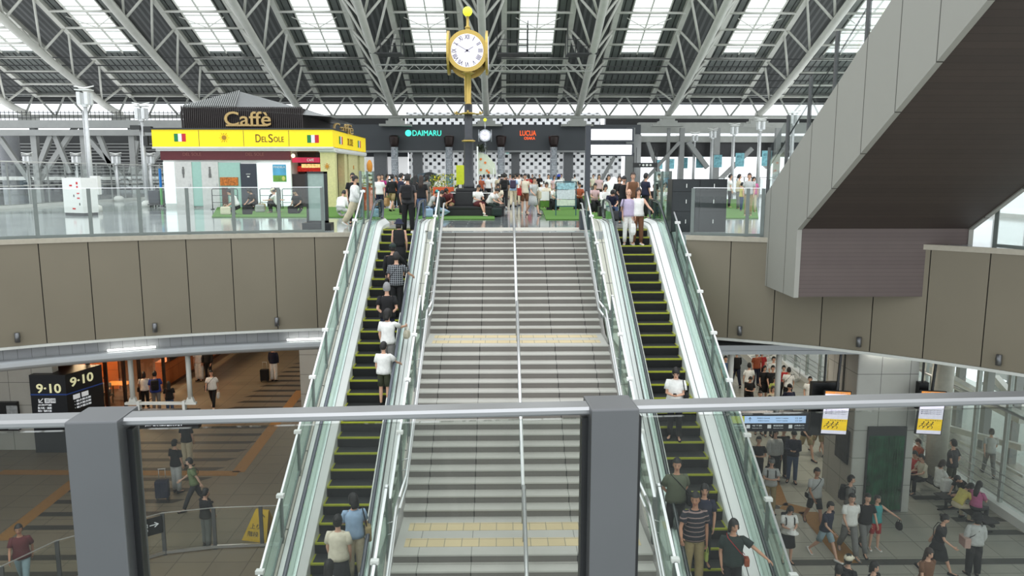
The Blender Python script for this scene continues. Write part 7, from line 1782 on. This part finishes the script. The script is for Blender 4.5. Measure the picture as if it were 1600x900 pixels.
# plaza: standing and walking
T_ = [(551, 272, 27.5, 1.70, 165, 'stand', dict(top='black', bot='charcoal', hair='short'), 'dark haired man in black top behind the left escalator fence'),
      (553, 281, 26.4, 1.64, 95, 'walk', dict(top='white', sleeve='long', loose=.04, hem=.7, bot='beige', bloose=.05, hair='bun', shoes='white'), 'woman in loose white dress walking beside the left escalator fence'),
      (592, 284, 33, 1.66, 160, 'stand', dict(top='white', bot='navy'), 'person in white tee behind the up escalator newel'),
      (597, 271, 39, 1.66, 190, 'armscross', dict(top='magenta', bot='charcoal'), 'person in magenta polo in the crowd left of the stairs'),
      (612, 275, 36, 1.68, 20, 'walk', dict(top='black', bot='khaki', length='shorts', sleeve='long'), 'woman in navy jacket and khaki shorts with a paper bag'),
      (626, 275, 33, 1.70, 60, 'call', dict(top='navy', bot='black', hair='short'), 'person in navy holding up a phone left of the backpacker'),
      (649, 278, 30, 1.64, 20, 'stand', dict(top='black', bot='black', hair='long'), 'woman with long black hair in black right of the backpacker'),
      (658, 281, 28.5, 1.62, 10, 'stand', dict(top='black', bot='denim', hair='long', hairm=HAIRBR), 'woman with long brown hair in black beside the up escalator'),
      (640, 271, 48, 1.66, 180, 'stand', dict(top='charcoal', bot='black'), 'distant person behind the man with the backpack'),
      (685, 283, 40, 1.60, 140, 'reach', dict(top='white', bot='beige', hair='bob'), 'woman in white top before the yellow blossom'),
      (763, 273, 47, 1.66, 20, 'stand', dict(top='white', bot='black'), 'person in white right of the clock base, back row'),
      (751, 277, 46, 1.6, 180, 'stand', dict(top='rust', bot='black', hair='bob'), 'person in rust top just right of the clock column'),
      (772, 271, 49, 1.70, 10, 'stand', dict(top='white', bot='grey'), 'person in white shirt walking away, back row right of the clock'),
      (780, 275, 44, 1.66, 5, 'stand', dict(top='beige', bot='khaki', hat='cap', hatc='white'), 'person in beige shirt and white cap walking away'),
      (788, 275, 38.5, 1.74, 2, 'walk', dict(top='charcoal', bot='black', shoes='palegrey'), 'man in dark grey tee with black backpack walking away on the walkway'),
      (802, 276, 41, 1.70, 6, 'walk2', dict(top='lightblue', bot='beige', shoes='black'), 'man with dark purple backpack and beige trousers walking away'),
      (808, 272, 43, 1.72, 0, 'stand', dict(top='white', bot='beige', sleeve='short'), 'person in white tee walking beside the purple backpack'),
      (797, 271, 55, 1.66, 180, 'stand', dict(top='rose', bot='beige'), 'distant person in pale rose on the walkway'),
      (791, 270, 60, 1.66, 0, 'stand', dict(top='brown', bot='black'), 'distant person in brown on the walkway'),
      (815, 270, 58, 1.66, 0, 'stand', dict(top='white', bot='grey'), 'distant person in white on the walkway'),
      (820, 272, 34.8, 1.68, 170, 'call', dict(top='cream', bot='brown', length='shorts', shoes='beige'), 'person in cream tee and brown shorts with a hand to the head'),
      (833, 281, 33.2, 1.60, 150, 'stride', dict(top='palegrey', length='dress', hair='short', shoes='black'), 'woman in grey sleeveless dress carrying a beige tote'),
      (873, 278, 44, 1.66, 10, 'stand', dict(top='white', bot='navy', hat='bucket', hatc='blue'), 'person in white wearing a blue hat behind the notice board'),
      (843, 272, 62, 1.66, 180, 'stand', dict(top='black', bot='black'), 'distant person in black beyond the small board'),
      (832, 273, 62, 1.66, 180, 'stand', dict(top='black', bot='denim'), 'distant person in black beyond the woman in grey dress'),
      (877, 276, 60, 1.66, 180, 'stand', dict(top='white', bot='black'), 'distant person in white above the notice board'),
      (898, 277, 58, 1.66, 0, 'stand', dict(top='white', bot='brown'), 'distant person in white right of the notice board'),
      (927, 272, 56, 1.66, 180, 'stand', dict(top='cream', bot='grey'), 'distant person in cream right of the tall sign post'),
      (989, 281, 27.3, 1.72, 178, 'stand', dict(top='brown', sleeve='none', bot='black', hair='short', hairm=HAIRBR), 'young man in brown vest behind the elderly man in lavender'),
      (975, 290, 27.6, 1.60, 185, 'folded', dict(top='black', bot='black', hat='cap', hatc='charcoal'), 'person in black with a grey cap left of the elderly man'),
      (1009, 280, 30.5, 1.70, 60, 'stand', dict(top='navy', bot='black', hair='short'), 'man in navy polo right of the down escalator top'),
      (1046, 274, 34, 1.66, 70, 'stand', dict(top='navy', bot='black'), 'person in dark blue behind the lockers'),
      (1141, 277, 40, 1.66, 100, 'stand', dict(top='white', bot='black'), 'person in white right of the lockers'),
      (1171, 271, 32, 1.70, 200, 'stand', dict(top='palegrey', bot='khaki', hairm=HAIRBR), 'man in pale shirt seen through the glass beside the stair flight'),
      (1155, 281, 38, 1.66, 90, 'stand', dict(top='beige', bot='grey'), 'person in beige seen between lockers and the stair flight'),
      (1160, 300, 36, 1.30, 90, 'stand', dict(top='yellow', bot='denim'), 'child in yellow seen between lockers and the stair flight'),
      (1178, 288, 35, 1.55, 180, 'stand', dict(top='pink', bot='beige', hair='long'), 'girl in pink close to the stair flight')]
T_ += [(571, 276, 35, 1.6, 180, 'stand', dict(top='charcoal', bot='black', hair='bob'), 'dark haired person far behind the up escalator glass screen'),
      (604, 274, 45, 1.68, 90, 'walk', dict(top='grey', bot='denim'), 'distant person in grey crossing behind the magenta polo'),
      (619, 277, 41, 1.6, 200, 'stand', dict(top='rust', bot='black', hair='long'), 'distant woman in rust top left of the backpacker'),
      (667, 279, 37, 1.62, 40, 'stand', dict(top='grey', bot='grey', hair='bob'), 'woman in grey right of the two long haired women'),
      (756, 275, 52, 1.66, 0, 'walk', dict(top='lightblue', bot='navy'), 'distant person in pale blue just right of the clock'),
      (784, 272, 53, 1.66, 0, 'stand', dict(top='black', bot='charcoal'), 'distant person in black on the walkway left edge'),
      (805, 270, 64, 1.66, 180, 'stand', dict(top='navy', bot='beige'), 'farthest person in navy on the walkway'),
      (811, 274, 48, 1.70, 180, 'walk', dict(top='grey', bot='black'), 'distant person in grey coming along the walkway'),
      (826, 274, 50, 1.66, 0, 'stand', dict(top='red', bot='denim', hair='bob'), 'distant woman in red beyond the red bag'),
      (857, 276, 48, 1.66, 180, 'stand', dict(top='white', bot='khaki'), 'distant person in white and khaki above the small board'),
      (866, 279, 46, 1.60, 160, 'stand', dict(top='rose', bot='white', hair='bob', hairm=HAIRBR), 'distant woman in pale rose left of the notice board'),
      (936, 276, 44, 1.66, 180, 'stand', dict(top='rose', bot='black', hair='bob'), 'distant woman in pale rose behind the woman in white jacket'),
      (951, 280, 36, 1.64, 180, 'stand', dict(top='white', sleeve='long', bot='palegrey', hair='long'), 'woman in long white shirt beside the white rounded figure'),
      (968, 280, 31, 1.60, 190, 'stand', dict(top='black', bot='black', hairm=HAIRBR, hair='bob'), 'woman with brown bob in black left of the grey cap'),
      (1031, 279, 40, 1.66, 180, 'stand', dict(top='charcoal', bot='black'), 'person in charcoal behind the right glass screen')]
TD = {}
for px, py, Y, h, hd, pose, kw, lab in T_: TD[lab] = Ppl(px, py, Y, hd, lab, pose, h=h * 1.04, **kw)
t_ = lambda s: [v for k, v in TD.items() if s in k][0]
backpack(t_('man in dark grey tee with black'), CL['black'], 'black backpack on the man in dark grey tee'); backpack(t_('purple backpack and beige'), mat('cloth_dark_purple', srgb(62, 52, 74), .8), 'dark purple backpack on the man in beige trousers')
hand_bag(t_('paper bag'), 'l', mat('cloth_kraft', srgb(190, 150, 104), .8), 'brown kraft paper bag held by the woman in khaki shorts', (.14, .34, .4))
shoulder_bag(t_('hand to the head'), 'r', CL['red'], 'bright red bag on the person in cream tee', (.14, .38, .34), 'short'); shoulder_bag(t_('grey sleeveless dress'), 'l', CL['beige'], 'beige tote bag on the woman in grey dress', (.12, .42, .34), 'short')
phone(t_('holding up a phone'), 'phone held up by the person in navy')
# plaza: seated on benches and mats
S_ = [(745, 32.1, 'sitx', 150, PZ, dict(top='white', bot='maroon', length='skirt', shoes='white', hair='short'), 'woman in white tee with bare crossed legs at the clock base'),
      (763, 32.1, 'sitlean', 120, PZ, dict(top='white', loose=.02, bot='darkgreen', hair='short'), 'man in white tee bending forward at the clock base'),
      (779, 34.8, 'sit', 190, PZ, dict(top='cream', bot='grey', hair='bob'), 'person in cream seated behind the man bending forward'),
      (704, 32.4, 'sitlean', 200, PZ, dict(top='maroon', loose=.03, bot='khaki', length='shorts', shoes='teal', skin=3), 'man in red checked shirt seated at the clock base'),
      (684, 31.4, 'floor', 30, PZ, dict(top='black', bot='lightblue', hair='short'), 'person in black seated on turf behind the left stair fence'),
      (672, 32.5, 'floor', 100, PZ, dict(top='palegrey', bot='denim', hair='short', hat='cap', hatc='teal'), 'child in grey with teal cap seated on turf'),
      (945, 31.5, 'sit', 170, PZ, dict(top='white', sleeve='long', bot='palegrey', hair='bob'), 'woman in white jacket seated left of the white rounded figure'),
      (929, 35, 'sit', 170, PZ, dict(top='rose', bot='black', hair='short'), 'person in pale rose seated right of the tall sign post'),
      (862, 37.2, 'sitlean', 150, PZ, dict(top='white', bot='black', hair='short'), 'person in white seated left of the notice board'),
      (854, 40, 'sit', 180, PZ, dict(top='cream', bot='rust', hair='bob'), 'person in cream seated behind the small board'),
      (846, 43, 'sit', 180, PZ, dict(top='white', bot='beige', hair='short', hat='cap', hatc='white'), 'person in white cap seated beyond the small board'),
      (905, 38, 'sit', 180, PZ, dict(top='rust', bot='black', hair='short'), 'person in rust seated just left of the tall sign post'),
      (893, 42, 'sit', 160, PZ, dict(top='palegrey', bot='black', hair='bob'), 'person in grey seated behind the notice board'),
      (370, 33.4, 'floor', 250, PZ, dict(top='white', loose=.02, bot='black', hair='short'), 'man in white tee seated on the floor before the kiosk, leftmost'),
      (398, 36.4, 'floor', 220, PZ, dict(top='black', bot='black', hair='bob'), 'person in black seated on the turf behind the man in white'),
      (421, 35.2, 'knees', 90, PZ, dict(top='black', bot='black', hair='short'), 'person in black hugging knees on the turf before the kiosk'),
      (434, 34.6, 'knees', 270, PZ, dict(top='white', bot='black', hair='short', hat='cap', hatc='cream'), 'person in white with cream cap sitting on the turf facing the one hugging knees'),
      (467, 34.2, 'floor', 200, PZ, dict(top='black', bot='black', hair='short'), 'person in black seated on the turf left of the totem'),
      (531, 31.4, 'floor', 20, PZ, dict(top='white', sleeve='long', loose=.04, bot='palegrey', hair='short'), 'person in white jacket seated with back turned right of the totem'),
      (1022, 33, 'sit', 180, PZ, dict(top='black', bot='black', hair='short'), 'person in black seated right of the down escalator top'),
      (955, 29.4, 'sitlean', 180, PZ, dict(top='navy', bot='denim', hair='bob'), 'person in navy seated left of the down escalator top')]
bench_done = []
for px, Y, pose, hd, z, kw, lab in S_:
    zz = z
    A = Psit(px, Y, .45, hd, lab, pose, z=zz, **kw)
    if pose.startswith('sit') and not (690 < px < 770):
        q = A['o'].location; r = thing('seat_block', (q.x, q.y - (-.05), PZ), ' '.join(('low black block under the ' + lab).split()[:16]), 'seat', 'low seat blocks on the plaza'); b = MB(); b.cbox((0, 0, .22), (.5, .5, .44), bev=.02); b.build('block', mat('seat_black', srgb(34, 34, 36), .5), r)
# ring bench around the clock base
rb = thing('clock_bench', (cx, CY - .1, PZ), 'wide black bench around the foot of the gold clock', 'bench')
b = MB(); b.cbox((0, -1.05, .38), (2.9, .5, .12), bev=.02); b.cbox((1.32, -.1, .38), (.5, 1.5, .12), bev=.02); b.cbox((-1.32, -.1, .38), (.5, 1.5, .12), bev=.02); b.build('seat_slab', black_mat, rb)
b = MB(); b.box(-1.4, 1.4, -1.25, -.9, 0, .33); b.box(1.1, 1.5, -.88, .6, 0, .33); b.box(-1.5, -1.1, -.88, .6, 0, .33); b.build('bench_base', black_mat, rb)
# bags on the floor near seated people
for px, Y, c, lab in ((386, 33.2, 'black', 'black bag on the floor beside the man in white tee'), (352, 33.0, 'cream', 'cream bag on the floor left of the man in white tee'), (406, 35.2, 'palegrey', 'grey bag on the turf between the seated people'), (457, 33.8, 'black', 'black bag on the turf left of the totem'), (408, 36.5, 'khaki', 'tan paper bag on the turf behind the seated people'), (776, 31.6, 'darkgreen', 'dark green case on the floor at the right of the clock base'), (962, 29.0, 'charcoal', 'dark suitcase shaped bag beside the seated woman in white jacket'), (668, 31.0, 'lightblue', 'light blue bag on the turf behind the left stair fence')):
    q = aty(px, 320, Y); r = thing('floor_bag', (q.x, Y, PZ + .04), lab, 'bag'); b = MB(); b.cbox((0, 0, .17), (.42, .28, .34), .3, bev=.07); b.build('bag_body', CL[c], r); b = MB(); b.tube([(-.1, 0, .3), (-.05, 0, .42), (.05, 0, .42), (.1, 0, .3)], .012, 5); b.build('handle', CL[c], r)
